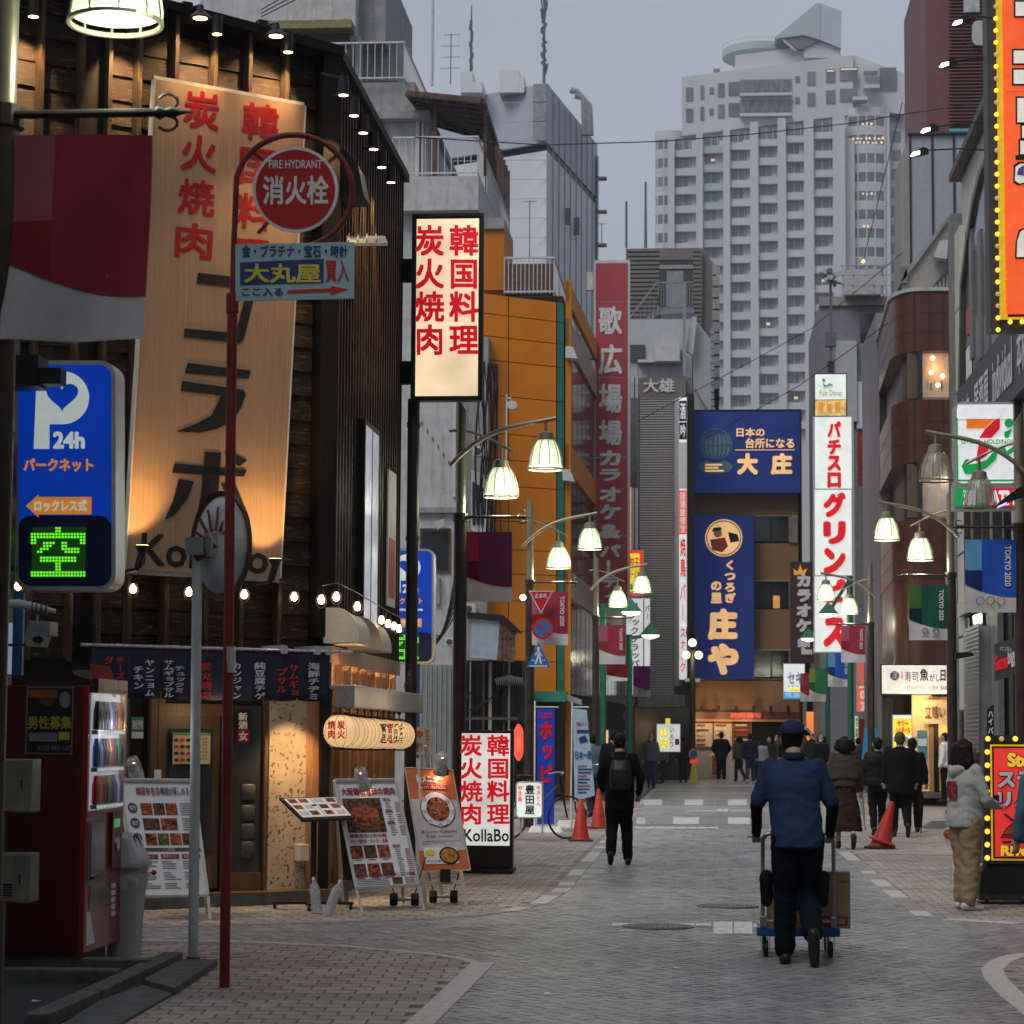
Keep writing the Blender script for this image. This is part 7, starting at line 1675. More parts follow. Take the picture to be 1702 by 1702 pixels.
# street side of it, shutters, red signs
F = thingbox('left_flank_building', 'dark flank building with slatted grilles left of the curved brown building', 'building', 1462, 520, 1492, 1330, 66, 6, m_purp, zb=0)
F.poly([(1462,620),(1489,575),(1489,720),(1462,730)],m_glassdark,'window_band',d=.1,t=.1)
for k in range(14): F.rect(rnd.uniform(1466,1486),rnd.uniform(640,700),0,0,m_litw,'x',d=0,t=0) if 0 else None
F.poly([(1466,980),(1489,960),(1489,1070),(1466,1088)],m_dkfr,'grille',d=.15,t=.1)
for k in range(12): F.poly([(1467,984+k*8.5),(1488,965+k*8.5),(1488,967+k*8.5),(1467,986+k*8.5)],m_greyp,'grille_bar',d=.2,t=.03)
F.poly([(1466,722),(1489,700),(1489,735),(1466,745)],m_dkfr,'planter',d=.2,t=.1)
G1 = thingbox('purple_grey_building', 'purple grey rendered building behind the white pachinko sign', 'building', 1365, 508, 1500, 1330, 84, 8, m_purp, zb=0)
G1.rect(1362,492,1475,508,m_concr,'parapet',d=.1,t=.3); G1.rect(1425,570,1498,640,m_seam,'panel',d=.1,t=.2); G1.rect(1424,634,1462,712,m_dep2,'blank_plate',d=.3,t=.1); G1.rect(1390,566,1424,700,m_palew,'pale_shaft',d=.4,t=.5)
G1.rect(1430,520,1456,566,m_glassdark,'terrace_opening',d=.15,t=.1); 
for k in range(10): G1.rect(1430+k*2.4,552,1431+k*2.4,566,m_dkfr,'baluster',d=.3,t=.04)
G1.rect(1423,712,1475,1100,m_gpil,'lower_wall',d=.2,t=.2)
for x0,x1,lb in ((1426,1457,'left'),(1466,1494,'right')):  # right one is the left sign's reflection, built as a second panel
    S = Fr(P(x0,808,82 if lb=='left' else 65.8),0,name='red_sign_and_reflection',label='red sign with brush characters on the grey wall, the %s one of two' % lb,cat='sign')
    S.rect(x0,718,x1,807,mat('dull red sign',(.25,.02,.02),.5),'panel',d=.3,t=.1); S.text('小東北',x0+6,748,x1-5,806,m_blackpaint,d=.32,vert=True,bold=.06); S.text('小東北',x0+6,748,x1-5,806,m_kw,d=.36,vert=True,bold=.02); S.text('焼き',x0+3,724,x1-4,745,m_yel if 0 else m_redp,d=.32,bold=.01)
# rooftop tank frame and antennas
m_framew = mat('white painted frame', (.45,.45,.46), .5)
F = Fr(P(1435,492,83),0,name='roof_tank',label='white rooftop water tank panels in a pipe frame above the purple grey building',cat='tank')
F.rect(1404,447,1464,490,m_palew,'tank',d=-.5,t=1.5); 
for x in (1400,1418,1436,1452,1468): F.rect(x,440,x+1.4,492,m_framew,'frame_post',d=.2,t=.05)
for y in (440,456,474,488): F.rect(1396,y,1492,y+1.2,m_framew,'frame_rail',d=.24,t=.05)
for x in (1416,1450): F.disc(x,478,7,m_framew,'valve_ring',d=.26,t=.06,r0=5.5)
F.disc(1435,434,2.5,mat('amber beacon',(1,.7,.1),.4,emit=3,ec=(1,.6,.05)),'beacon',d=.1,t=.1)
F = Fr(P(1381,560,79),0,name='dish_mast',label='roof mast crowded with small dish antennas beside the tower',cat='antenna')
F.rect(1379.5,445,1382.5,620,m_seam2,'mast',d=0,t=.06)
for k in range(16): a = rnd.uniform(0,6.28); F.disc(1381+rnd.uniform(-20,18),462+rnd.uniform(-14,16),rnd.uniform(2.5,5),m_seam2 if k % 2 else m_framew,'dish',d=rnd.uniform(.05,.3),t=.05,n=12)
for k in range(8): v=[F.px(1381,462+k),F.px(1362+k*6,452+k*3)]; MB().tube(v,.02,5).build('strut',m_seam2,F.root)
F.rect(1372,552,1390,575,m_seam2,'bracket_box',d=.1,t=.3); F.rect(1376,600,1386,620,m_dkfr,'box',d=.1,t=.2)
# pachinko sign
S = Fr(P(1385,1085,72),0,name='pachinko_sign',label='very tall lit white pachinko sign with big red katakana',cat='sign')
m_pw = mat('greenish white lit face', (.72,.76,.72), .4, emit=.5, ec=(.9,1,.93), evar=.12)
S.rect(1353,692,1419,1085,m_alu,'case',d=0,t=.45); 
for y0,y1 in ((693,813),(814,957),(958,1084)): S.rect(1355,y0,1415,y1-1,m_pw,'face_panel',d=.03,t=.02)
for ch,y0,y1 in (('パ',700,727),('チ',730,756),('ス',757,783),('ロ',785,811)): S.text(ch,1375,y0,1398,y1,m_signred,d=.06,bold=.05)
for ch,y0,y1 in (('グ',818,860),('リ',866,905),('ン',910,955),('ピ',962,1002),('ー',1010,1018),('ス',1026,1076)):
    if ch == 'ー': S.rect(1380,1006,1387,1032,m_signred,'lettering',d=.06,t=.01)
    else: S.text(ch,1368,y0,1406,y1,m_signred,d=.06,bold=.06)
S = Fr(P(1380,692,72),0,name='palm_sign',label='small lit bar sign with a drink picture on top of the white pachinko sign',cat='sign')
S.rect(1353,620,1408,692,mat('brown sign case',(.12,.05,.04),.5),'case',d=0,t=.4); S.rect(1355,622,1406,664,m_pw,'face',d=.03,t=.02); S.rect(1355,665,1406,691,mat('drink picture',(.75,.55,.15),.5,var=.7,scale=6,emit=.4,ec=(1,.7,.3)),'picture',d=.03,t=.02)
for k in range(3): S.rect(1360+k*14,668+k%2*3,1368+k*14,684,m_lito,'glass_print',d=.06,t=.01)
for a in (-1,0,1): S.poly([(1369,644),(1369+a*12-2,636),(1369+a*12+4,640)],m_cyan,'palm_print',d=.06,t=.01)
S.disc(1369,632,3,m_yel,'sun_print',d=.06,t=.01); S.text('Palm Dinner',1362,648,1400,658,m_yel,d=.06,bold=.005)
# karaoke sign, clinic sign
S = Fr(P(1334,1100,86),0,name='karaoke_sign',label='dark karaoke sign with white katakana between the tan building and the pachinko sign',cat='sign')
S.rect(1314,934,1352,1102,mat('dark plum sign',(.07,.03,.035),.5),'panel',d=0,t=.3); S.text('カラオケ',1322,952,1350,1052,m_boardw,d=.03,vert=True,bold=.06); S.text('Ban',1326,1062,1346,1076,m_boardw,d=.03,bold=.05); S.text('Ban',1332,1076,1350,1088,m_boardw,d=.03,bold=.05)
S.poly([(1319,945),(1326,950),(1330,938),(1334,949),(1342,944),(1338,954),(1320,956)],m_lito,'spark',d=.03,t=.01)
S = litsign(1302,1103,1338,1162,84,'white and blue lit clinic sign at the end of the street',m_lw,None); S.rect(1303,1150,1337,1161,lit('lit blue strip',(.05,.35,.8),.6),'strip',d=.05,t=.01); S.text('セキ',1309,1117,1334,1137,m_cyan,d=.05,bold=.03); S.text('TEL 03-36',1305,1152,1336,1159,m_litw,d=.08,bold=.03); S.rect(1312,1144,1330,1149,m_ly,'mark',d=.05,t=.01); S.text('S E K I',1309,1139,1333,1142,m_cyan,d=.05,bold=.02)
# street-side strip of narrow shops between the tan building and the sushi bar
F = thingbox('narrow_shop_row', 'row of narrow dark shops under the pachinko sign', 'shop row', 1332, 1128, 1480, 1330, 90, 6, m_dark, zb=0)
for k,(x0,x1,y0,y1,m) in enumerate(((1335,1341,1150,1300,m_greyp),(1341,1352,1183,1238,m_lo),(1360,1376,1160,1230,m_glas),(1389,1401,1120,1260,m_dblue),(1404,1412,1165,1280,m_concr),(1413,1417,1190,1290,m_pw),(1466,1470,1200,1260,m_lr))): F.rect(x0,y0,x1,y1,m,'shop_panel',d=.5+.1*k,t=.1)
litsign(1424,1086,1444,1184,78,'red and yellow vertical lit sign beside the street lamp',lit('coral lit panel',(.8,.12,.06),.6),'不一番03',m_litw)
litsign(1421,1190,1427,1246,80,'narrow green and white lit sign',lit('pale green lit',(.6,.85,.5),.7),'営業中',m_greenp)
litsign(1448,1164,1458,1206,70,'black sign with white letters beside the sushi bar',m_blackpaint,'アイビ',m_litw,b=.03,fr=False); litsign(1448,1190,1458,1207,69.5,'crimson round mark sign beside the sushi bar',lit('crimson lit',(.7,.02,.08),.6),None); litsign(1448,1207,1458,1222,69,'small cream lit sign beside the sushi bar',m_signlit,None)
litsign(1425,1100,1447,1140,74,'coral diagonal banner above the red vertical sign',lit('coral panel',(.75,.14,.08),.5),None); F = thingbox('red_door_front','dark red shop door beside the green lit sign','door',1428,1195,1444,1290,81,1,mat('dark red door',(.2,.02,.015),.5),zb=0)
S = nobori([(1437,1210),(1459,1210),(1457,1262),(1432,1262)],64,'bright blue flag with red characters left of the sushi bar',mat('cyan flag cloth',(.03,.28,.5),.7)); S.text('鶏料理',1443,1212,1454,1258,m_rflag,d=.015,vert=True,bold=.04)
for x in (1382,1390): t = T('white_bollard','white slatted post near the green lamp pole, %s' % ('left one' if x==1382 else 'right one'),'post',G(x,1302)); MB().tube([(0,0,0),(0,0,1.95)],.13,12).lathe([(.17,1.85),(.17,1.98),(.01,2.0)],n=12).build('post',m_railw,t)
# sushi bar
SB_ = Fr(P(1535,1335,YB-.35),0,name='sushi_bar_front',label='warmly lit standing sushi bar front with a short cloth curtain',cat='shop front')
m_swood = mat('warm lit bar wall', (.55,.36,.16), .6, emit=.3, ec=(1,.62,.25), evar=.35)
SB_.rect(1468,1153,1592,1316,m_dark,'back_wall',d=-.5,t=.2)
SB_.rect(1517,1155,1548,1315,m_swood,'lit_panel',d=0,t=.1); SB_.rect(1548,1158,1592,1315,m_amb2,'inner_room',d=-.3,t=.05); SB_.rect(1545,1158,1551,1316,m_warmwood,'door_post',d=.05,t=.1); SB_.rect(1549,1200,1560,1315,m_dark,'doorway',d=-.2,t=.03)
for k in range(16): SB_.rect(1518,1225+k*5.6,1544,1226+k*5.6,m_warmwood,'wall_rib',d=.02,t=.02)
for k in range(5): SB_.rect(1535+k*8,1163,1542.3+k*8,1203,mat('cream cloth',(.55,.42,.24),.8,emit=.12,ec=(1,.65,.3)),'curtain_panel',d=.12,t=.02)
SB_.text('立喰い',1537,1172,1571,1194,m_ink,d=.15,bold=.02); SB_.rect(1525,1214,1541,1262,m_teal,'notice',d=.04,t=.01); SB_.rect(1526,1228,1540,1240,m_cyan,'print',d=.06,t=.01)
for k in range(7): SB_.rect(1562+(k%3)*5,1225+(k//3)*16,1566+(k%3)*5,1236+(k//3)*16,[m_redp,m_paper,m_photo1][k % 3],'room_clutter',d=-.22,t=.05)
SB_.rect(1477,1318,1600,1326,m_conc,'step',d=.3,t=.7); SB_.rect(1468,1160,1484,1316,m_dkfr,'side_post',d=.1,t=.1)
point(SB_.root, SB_.px(1532,1170,.5), 30, WARM, .1); point(SB_.root, SB_.px(1570,1215,0), 12, WARM, .1)
S = Fr(P(1533,1153,YB-.7),0,name='sushi_sign',label='long white lit standing sushi bar sign with black brush lettering',cat='sign')
S.rect(1464,1104,1602,1155,m_black,'case',d=0,t=.25); S.rect(1466,1106,1600,1153,m_signw2 if 0 else mat('cream lit sign face',(.75,.73,.66),.4,emit=.42,ec=(1,.96,.85),evar=.12),'face',d=.01,t=.02)
S.disc(1487,1123,7.5,m_blackpaint,'crest',d=.03,t=.01); S.text('漢',1481.5,1117,1492.5,1129,m_boardw,d=.06,bold=.0); S.text('元祖',1497,1116,1501,1128,m_signred,d=.03,vert=True,bold=.02)
S.text('寿司',1504,1116,1526,1133,m_blackpaint,d=.03,bold=.0); S.text('魚',1529,1111,1543,1132,m_blackpaint,d=.03,bold=.02); S.text('がし',1545,1120,1562,1132,m_blackpaint,d=.03,bold=.01); S.text('日本一',1563,1112,1598,1132,m_blackpaint,d=.03,bold=.03); S.text('STANDING  SUSHI  BAR',1507,1140,1575,1147,m_greyp,d=.03,bold=.01)
S = litsign(1484,1188,1516,1250,56,'yellow and white lit drinks sign before the sushi bar',m_lw,None); S.rect(1485,1194,1515,1222,m_ly,'field',d=.05,t=.01); S.text('サワー',1491,1198,1510,1207,m_signred,d=.08,bold=.04); S.text('ハイボール',1488,1208,1513,1219,m_signred,d=.08,bold=.04); S.rect(1485,1224,1498,1249,m_ly,'field',d=.05,t=.01); S.disc(1504,1232,8,m_yel,'glass_print',d=.07,t=.01)
litsign(1589,1156,1601,1206,57,'narrow white lit sign at the right end of the sushi bar',m_lw,'喰い',m_blackpaint)
# ---- convenience store building, wall along the street at X = 5
XW = 5.0
C = Fr((XW, 39, 0), -PI/2, name='store_building', label='cream and black framed store building along the right side of the street', cat='building')
def cw(Y0, Y1, z0, z1, m, nm, o=0.0, t=.1): return MB().box(39-Y1, 39-Y0, -o, -o+t, z0, z1).build(nm, m, C.root)
Ya, Yb = 25, 47.6
MB().box(39-Yb, 39-Ya, .1, 6, 0, 12.75).build('core', m_whwall, C.root)
MB().box(39-Yb-.3, 39-Ya, -.12, .3, 12.7, 12.85).build('roof_edge', m_dkfr, C.root)
MB().box(39-Yb-.6, 39-Yb, -.12, .6, 0, 12.0).build('corner_pillar', m_gpil, C.root)
for k in range(6): cw(Yb-1.0, Yb, 2+k*1.6, 3.55+k*1.6, m_whwall, 'cream_panel', .06)
# arched dark glazing
aw = [(1593,640),(1597,475),(1606,405),(1616,340),(1628,290),(1640,262),(1668,262),(1668,560)]
C.poly(aw, m_dkfr, 'arched_glazing', d=.03, t=.1); C.poly([(x+1.2,y+10) for x,y in aw[:6]]+[(1668,300),(1668,560)], m_glassdark, 'arch_pane', d=.06, t=.02)
C.poly([(1592,648),(1595,470),(1604,398),(1614,333),(1626,283),(1639,254),(1641,260),(1628,290),(1616,341),(1606,406),(1597,478),(1595,648)], mat('bronze arch trim',(.12,.11,.09),.4,.4), 'arch_trim', d=.12, t=.12)
for x in (1612,1626,1638): C.rect(x,380,x+2,600,m_gpil,'mullion',d=.09,t=.05)
C.rect(1606,500,1616,560,m_redp,'window_poster',d=.08,t=.01); C.rect(1606,570,1614,640,m_boardw,'window_poster',d=.085,t=.01)
# sloping sign band in perspective: level on the wall
zA, zB = 1.65+(1222-665)/((1617-1172)/XW), 1.65+(1222-640)/((1590-1172)/XW)
cw(Ya, Yb-.7, 7.0, 8.6-.3, m_band, 'sign_band', .12, .14)
for k,(Yc,w_,s) in enumerate(((45.3,1.6,'焼肉'),(42.6,2.2,'居酒屋'),(39.6,2.6,'individual'),(36.6,2.2,'本格焼肉'))):
    v, f = glyph(s, .02); lo, hi = v.min(0), v.max(0); vs = [((39-Yc)+w_*((a-lo[0])/(hi[0]-lo[0])-.5), -.14-ly*.001, 7.25+.75*((b-lo[1])/(hi[1]-lo[1]))) for a,b,ly in v]; MB().add(vs, f).build('lettering', m_kw, C.root)
# curtain windows below the band
m_curt = mat('brownish drape', (.2,.14,.11), .6, var=.25, stretch=(8,8,.5))
for k in range(15):
    y0 = Ya+k*1.5; cw(y0+.1, y0+1.4, 4.2, 6.9, m_glassdark, 'window_pane', .02, .04); cw(y0+.2+.3*(k % 2), y0+.7+.3*(k % 2), 4.25, 6.85, m_curt if k % 3 else m_stucco, 'drape', .03, .02); cw(y0-.08, y0+.08, 4.1, 7.0, m_dkfr, 'mullion', .1, .12)
cw(Ya, Yb-.6, 3.95, 4.2, m_gpil, 'lintel', .14, .2)
# ground floor: shutter posts, signs, dark doors
for k in range(11): cw(Ya+k*2.1, Ya+k*2.1+1.5, .1, 3.9, m_glassdark if k % 2 else m_dkfr, 'shopfront', .02, .05)
m_shut = mat('silver roller shutter', (.3,.31,.31), .4, .5, var=.1)
C.rect(1603,1040,1626,1250,m_shut,'shutter_post',d=.35,t=.3)
for k in range(30): C.rect(1603,1042+k*7,1626,1046+k*7,m_shut,'shutter_slat',d=.38,t=.02) if k % 1 == 0 else None
cw(36,38.5,.1,3.9,m_grpan,'grey_panel',.1,.1); cw(40.5,41.4,.1,3.9,m_gpil,'grey_panel',.16,.1)
S = Fr(P(1672,1000,34.5),0,name='grill_shop_sign',label='dark sign with red and white lettering on the wall of the store building',cat='sign')
S.poly([(1653,1071),(1693,1058),(1693,1120),(1653,1132)],m_band,'panel',d=0,t=.12); S.text('biggs',1675,1082,1692,1112,m_boardw,d=.02,bold=.03,quad=[(1675,1079),(1692,1072),(1692,1106),(1675,1112)]); S.text('Gourmet',1654,1086,1675,1112,m_signred,d=.02,bold=.03,quad=[(1654,1090),(1675,1084),(1675,1110),(1654,1116)]); S.text('ダイニングバー',1662,1074,1680,1082,m_boardw,d=.02,bold=.01)
S = Fr(P(1653,1170,36),0,name='menu_column_sign',label='narrow black and white sign low on the store building wall',cat='sign'); S.poly([(1641,1178),(1652,1170),(1652,1235),(1641,1238)],m_blackpaint,'panel',d=0,t=.1); S.text('ハイ',1642,1180,1651,1206,m_boardw,d=.02,vert=True,bold=.03); S.text('バー',1642,1208,1651,1234,m_boardw,d=.02,vert=True,bold=.03)
AA = thingbox('dark_bollard_post','black square post between the sushi bar and the store building','post',1599,1180,1613,1260,46,.4,m_dkfr,zb=0)
# convenience store sign
S = Fr(P(1638,845,38.6),0,name='store_sign',label='lit convenience store sign with a big seven over an ATM strip',cat='sign')
m_cw = mat('store sign white', (.78,.79,.8), .35, emit=.42, ec=(.93,.96,1)); m_c1 = mat('store orange',(.75,.2,.02),.4,emit=.35,ec=(1,.22,.02)); m_c2 = mat('store red',(.6,.015,.03),.4,emit=.3,ec=(1,.02,.05)); m_c3 = mat('store green',(.01,.25,.06),.4,emit=.2,ec=(.02,.8,.2))
S.poly(rrect(1586,668,1691,812,12),m_alu,'case',d=-.02,t=.3); S.poly(rrect(1591,674,1688,803,8),m_cw,'face',d=.0,t=.02); S.rect(1584,805,1692,848,m_alu,'lower_case',d=-.01,t=.3); S.rect(1587,811,1640,842,m_c3,'green_strip',d=.012,t=.01); S.rect(1641,811,1690,842,m_c2,'red_strip',d=.012,t=.01)
S.frame(1590,694,1690,800,3,m_c3,d=.01,t=.01); S.rect(1592,672,1689,697,m_cw,'face_top',d=.014,t=.012)
S.poly([(1606,696),(1654,696),(1636,712),(1606,712)],m_c1,'seven',d=.02,t=.004); S.poly([(1638,712),(1654,697),(1662,695),(1662,712),(1648,728),(1627,728)],m_c2,'seven',d=.02,t=.004); S.poly([(1626,740),(1645,740),(1640,758),(1622,768)],m_c2,'seven',d=.02,t=.004)
S.rect(1592,729,1690,739,m_cw,'name_band',d=.021,t=.004); S.text('SEVEN&i HOLDINGS.',1597,730,1686,738,m_c3,d=.03,bold=.01)
S.poly([(1598,775),(1604,764),(1611,762),(1608,772),(1622,770),(1640,764),(1650,752),(1660,746),(1655,764),(1640,778),(1620,788),(1604,788)],m_c3,'swoosh',d=.024,t=.004); S.disc(1677,703,7.5,m_c3,'letter_i',d=.024,t=.004)
S.poly([(1669,718),(1683,712),(1676,728),(1670,728)],m_c3,'letter_i',d=.024,t=.004); S.poly([(1660,742),(1670,740),(1673,750),(1686,740),(1688,748),(1676,757),(1666,757),(1660,752)],m_c3,'letter_i',d=.024,t=.004)
S.text('酒',1600,814,1622,840,m_cw,d=.03,bold=.05); S.text('ATM',1646,815,1688,840,m_cw,d=.03,bold=.05)
# black street camera arm
S = Fr(P(1700,830,31),0,name='camera_arm',label='black camera arm with a purple glint on the unlit lamp post',cat='camera'); S.poly([(1657,845),(1660,835),(1690,812),(1706,805),(1706,825),(1692,828)],m_black,'housing',d=0,t=.15); S.poly([(1657,845),(1659,841),(1674,834),(1672,839)],lit('purple glint',(.5,.4,1),1.2),'lens',d=.01,t=.02)
S = Fr(P(1600,1090,40.6),0,name='camera_arm',label='black tube camera on the lamp post above the sushi sign',cat='camera'); S.poly([(1588,1084),(1616,1084),(1619,1090),(1588,1096)],m_black,'housing',d=0,t=.12)
# ---- orange billboard with running bulbs
YBd = 32.6
S = Fr(P(1680,540,YBd),0,name='steak_billboard',label='tall orange red billboard edged with a row of yellow bulbs at the right edge',cat='billboard')
S.rect(1646,-80,1790,546,mat('dark billboard case',(.05,.05,.05),.5),'case',d=0,t=.5,bevel=.01); m_bface = mat('orange red lit face',(.8,.1,.03),.4,emit=.55,ec=(1,.13,.03),evar=.15); S.rect(1672,-80,1790,522,m_bface,'face',d=.04,t=.03); S.rect(1662,-80,1667,530,m_c1 if 0 else mat('yellow edging',(.75,.5,.02),.4,emit=.3,ec=(1,.6,.02)),'edging',d=.04,t=.03); S.rect(1662,526,1790,531,MATS['yellow edging'],'edging',d=.04,t=.03); S.rect(1672,150,1790,151.5,m_dkfr,'joint',d=.06,t=.01)
m_yb = mat('yellow bulb glow',(1,.7,.1),.4,emit=1.6,ec=(1,.5,.04)); m_yo = mat('yellow bulb faint glow',(.5,.35,.22),.4,emit=.3,ec=(1,.6,.3))  # bulbs that are not lit carry a faint glow in their material
me_b = [MB().lathe([(.001,-.035),(.022,-.027),(.031,-.008),(.033,0)],n=12,axis='y',cap=False).mesh('bulb',q,True) for q in (m_yb,m_yo)]
for k in range(-2, 28):
    v = S.px(1655+k*.15,11+k*19.9,.03); link('bulb', me_b[1 if k in (0,4,6,8,12,16,20,24,25) else 0], S.root, (v.x,v.y,v.z))
for k in range(1,4): v = S.px(1659+k*20,535,.05); link('bulb', me_b[0], S.root, (v.x,v.y,v.z))
m_ivory = mat('ivory lit letter', (.75,.75,.68), .4, emit=.3, ec=(1,.98,.88))
def chunk(pts, g=3):
    cx = sum(p[0] for p in pts)/len(pts); cy = sum(p[1] for p in pts)/len(pts)
    S.poly([(x+(g if x > cx else -g), y+(g if y > cy else -g)) for x,y in pts], m_blackpaint, 'letter_outline', d=.055, t=.01); S.poly(pts, m_ivory, 'big_letter', d=.075, t=.01)
for q in ([(1688,3),(1730,3),(1730,26),(1688,26)],[(1685,84),(1730,84),(1730,105),(1685,105)],[(1685,116),(1730,116),(1730,139),(1685,139)],[(1691,163),(1730,163),(1730,203),(1691,203)],[(1699,209),(1730,209),(1730,229),(1699,229)],[(1696,234),(1730,234),(1730,256),(1696,256)],[(1688,277),(1696,272),(1730,272),(1730,296),(1695,305),(1687,300)],[(1691,400),(1696,385),(1708,378),(1730,378),(1730,427),(1690,427)]): chunk(q)
S.poly([(1690,290),(1693,280),(1702,274),(1702,292)],mat('violet print',(.12,.08,.35),.5),'print',d=.09,t=.005); S.rect(1688,257,1740,266,m_blackpaint,'letter_outline',d=.1,t=.01)
# four LED floodlights on arms over the street
m_led2 = mat('white flood glow',(1,1,1),.4,emit=4)
for k,(x,y,xe,ye) in enumerate(((1594,36,1650,30),(1572,106,1650,99),(1541,215,1650,203),(1524,254,1650,250))):
    Yk = 31.5+[0,1.5,7,9][k]
    S = Fr(P(x,y,Yk),0,name='arm_floodlight',label='white floodlight on a thin arm over the street, %s' % ['topmost of four','second from the top','third from the top','lowest of four'][k],cat='floodlight')
    v0, v1 = S.px(x+12,y-4), S.px(xe,ye); MB().tube([v0,(v0+v1)/2+Vector((0,0,.03)),v1],.014,6).build('arm',m_black,S.root)
    S.poly([(x-10,y+6),(x-8,y-1),(x+10,y-10),(x+18,y-8),(x+20,y),(x+4,y+4)],m_black,'housing',d=0,t=.12); S.poly([(x-11,y+5),(x-7,y-1),(x+5,y-4),(x+5,y+2),(x-7,y+6)],m_led2,'lens',d=.01,t=.02)
# steak stand sign on castors
c = G(1632,1503); S = Fr(c,0,name='steak_stand_sign',label='red steak shop stand sign edged with yellow bulbs on a black castor base',cat='sign')
S.poly([(1636,1222),(1760,1222),(1760,1436),(1634,1436)],m_dkfr,'case',d=0,t=.35); S.poly([(1646,1436),(1760,1436),(1760,1486),(1628,1486),(1632,1448)],mat('black cloth base',(.02,.02,.02),.6),'base',d=-.02,t=.4); S.rect(1627,1487,1760,1496,m_dkfr,'base_rail',d=.0,t=.5)
S.rect(1648,1238,1760,1430,MATS['yellow edging'],'edging',d=.01,t=.01); S.rect(1651,1241,1760,1427,m_blackpaint,'inner_edge',d=.015,t=.01); m_sred = mat('lit steak red',(.7,.04,.03),.4,emit=.42,ec=(1,.05,.04),evar=.15); S.rect(1654,1244,1760,1424,m_sred,'face',d=.02,t=.01)
for k in range(6): v = S.px(1642+k*22.8,1228,.01); b_ = link('bulb', me_b[1 if k == 1 else 0], S.root, (v.x,v.y,v.z)); b_.scale = (.8,)*3
for k in range(1,10): v = S.px(1641,1228+k*22,.01); b_ = link('bulb', me_b[0], S.root, (v.x,v.y,v.z)); b_.scale = (.8,)*3
m_sy = mat('yellow lit letters',(.8,.5,.03),.4,emit=.4,ec=(1,.6,.05))
for s,x0,y0,x1,y1,m in (('Steak',1674,1251,1742,1275,m_sy),('River',1663,1405,1722,1423,m_sy),('ステ',1658,1282,1720,1310,m_boardw),('リバ',1658,1314,1720,1343,m_boardw)):
    S.text(s,x0-1,y0-1,x1+1,y1+1,m_blackpaint,d=.035,bold=.09); S.text(s,x0,y0,x1,y1,m,d=.045,bold=.045)
S.poly([(1662,1393),(1672,1376),(1682,1368),(1712,1366),(1712,1396)],m_mauve,'steak_picture',d=.035,t=.004); S.poly([(1668,1386),(1676,1376),(1688,1372),(1712,1374),(1712,1388)],mat('meat print',(.3,.07,.02),.5,emit=.1),'steak_picture',d=.04,t=.004); S.poly([(1667,1354),(1672,1352),(1700,1374),(1698,1378)],m_ink,'steak_picture',d=.045,t=.004); S.poly([(1664,1398),(1712,1398),(1712,1402),(1668,1402)],m_blackpaint,'steak_picture',d=.04,t=.004)
for x in (1640,1700): v = S.px(x,1502,.02); MB().lathe([(.05,-.02),(.05,.02)],c=(v.x,v.y,.05),n=16,axis='x').build('castor',m_black,S.root,smooth=True)
MB().obox(S.px(1630,1503,.0),S.px(1760,1503,.0),.03,.03).build('foot_bar',m_black,S.root)
# disc menu stand
c = G(1588,1470); S = Fr(c,0,name='disc_menu_stand',label='thin stand with round pink meat discs behind the woman in the hoodie',cat='sign')
m_disc = mat('pale pink disc',(.55,.42,.4),.5)
for x,y,r in ((1588,1325,14),(1583,1353,15),(1580,1389,16)): S.disc(x,y,r,m_disc,'disc',d=.01,t=.01); S.disc(x-1,y-3,r*.7,m_photo1,'meat_picture',d=.025,t=.003,ry=r*.45)
S.rect(1584,1410,1598,1440,m_whp,'panel',d=0,t=.02); S.rect(1587,1418,1595,1430,m_redp,'print',d=.004,t=.004); S.rect(1579,1440,1581,1468,m_alu,'leg',d=0,t=.02); S.rect(1594,1436,1596,1468,m_alu,'leg',d=0,t=.02)
# tilted cone
c = G(1462,1411); CT = T('traffic_cone','battered red cone leaning on a spare foot on the right side','traffic cone',c); m_cone2 = m_cone
f_ = MB().lathe([(.22,0),(.23,.03),(.17,.05),(.16,.06)],n=14); f_.build('foot',m_coneb,CT)
M4 = Matrix.Rotation(.27,4,'Y'); MB().lathe([(.17,.02),(.15,.06),(.04,.68),(.03,.72)],n=22,M4=M4).build('cone',m_cone,CT,smooth=True); MB().lathe([(.2,.1),(.21,.12),(.15,.15)],n=16,M4=Matrix.Rotation(.35,4,'Y')).build('spare_ring',m_cone,CT)
MB().tube([(.12,-.05,.02),(.24,-.05,.3)],.01,5).build('stick',m_rust,CT)
# street no-parking board far
S = Fr(G(1152,1302),0,name='parking_board',label='small round no-parking sign on a yellow foot at the end of the street',cat='traffic sign'); S.disc(1153,1253,8,m_sgw,'plate',d=0,t=.03); S.disc(1153,1253,6.5,m_sgred,'face',d=.02,t=.01); S.disc(1153,1253,4.5,m_sgblue,'face',d=.04,t=.01); S.rect(1147,1262,1160,1269,m_lr,'label_plate',d=.0,t=.03); S.poly([(1150,1270),(1156,1270),(1161,1302),(1145,1302)],m_yelp,'foot',d=0,t=.3)
# rubber ramp
o = MB().add([(0,0,0),(1.6,0,0),(1.6,.9,.12),(0.2,.9,.12),(0,.9,0),(1.6,.9,0)],[(0,1,2,3),(0,3,4),(1,5,2),(3,2,5,4),(0,4,5,1)]).build('ramp', m_conc, loc=G(1538,1378)); o['label'] = 'grey wedge ramp on the pavement before the sushi bar'; o['category'] = 'ramp'
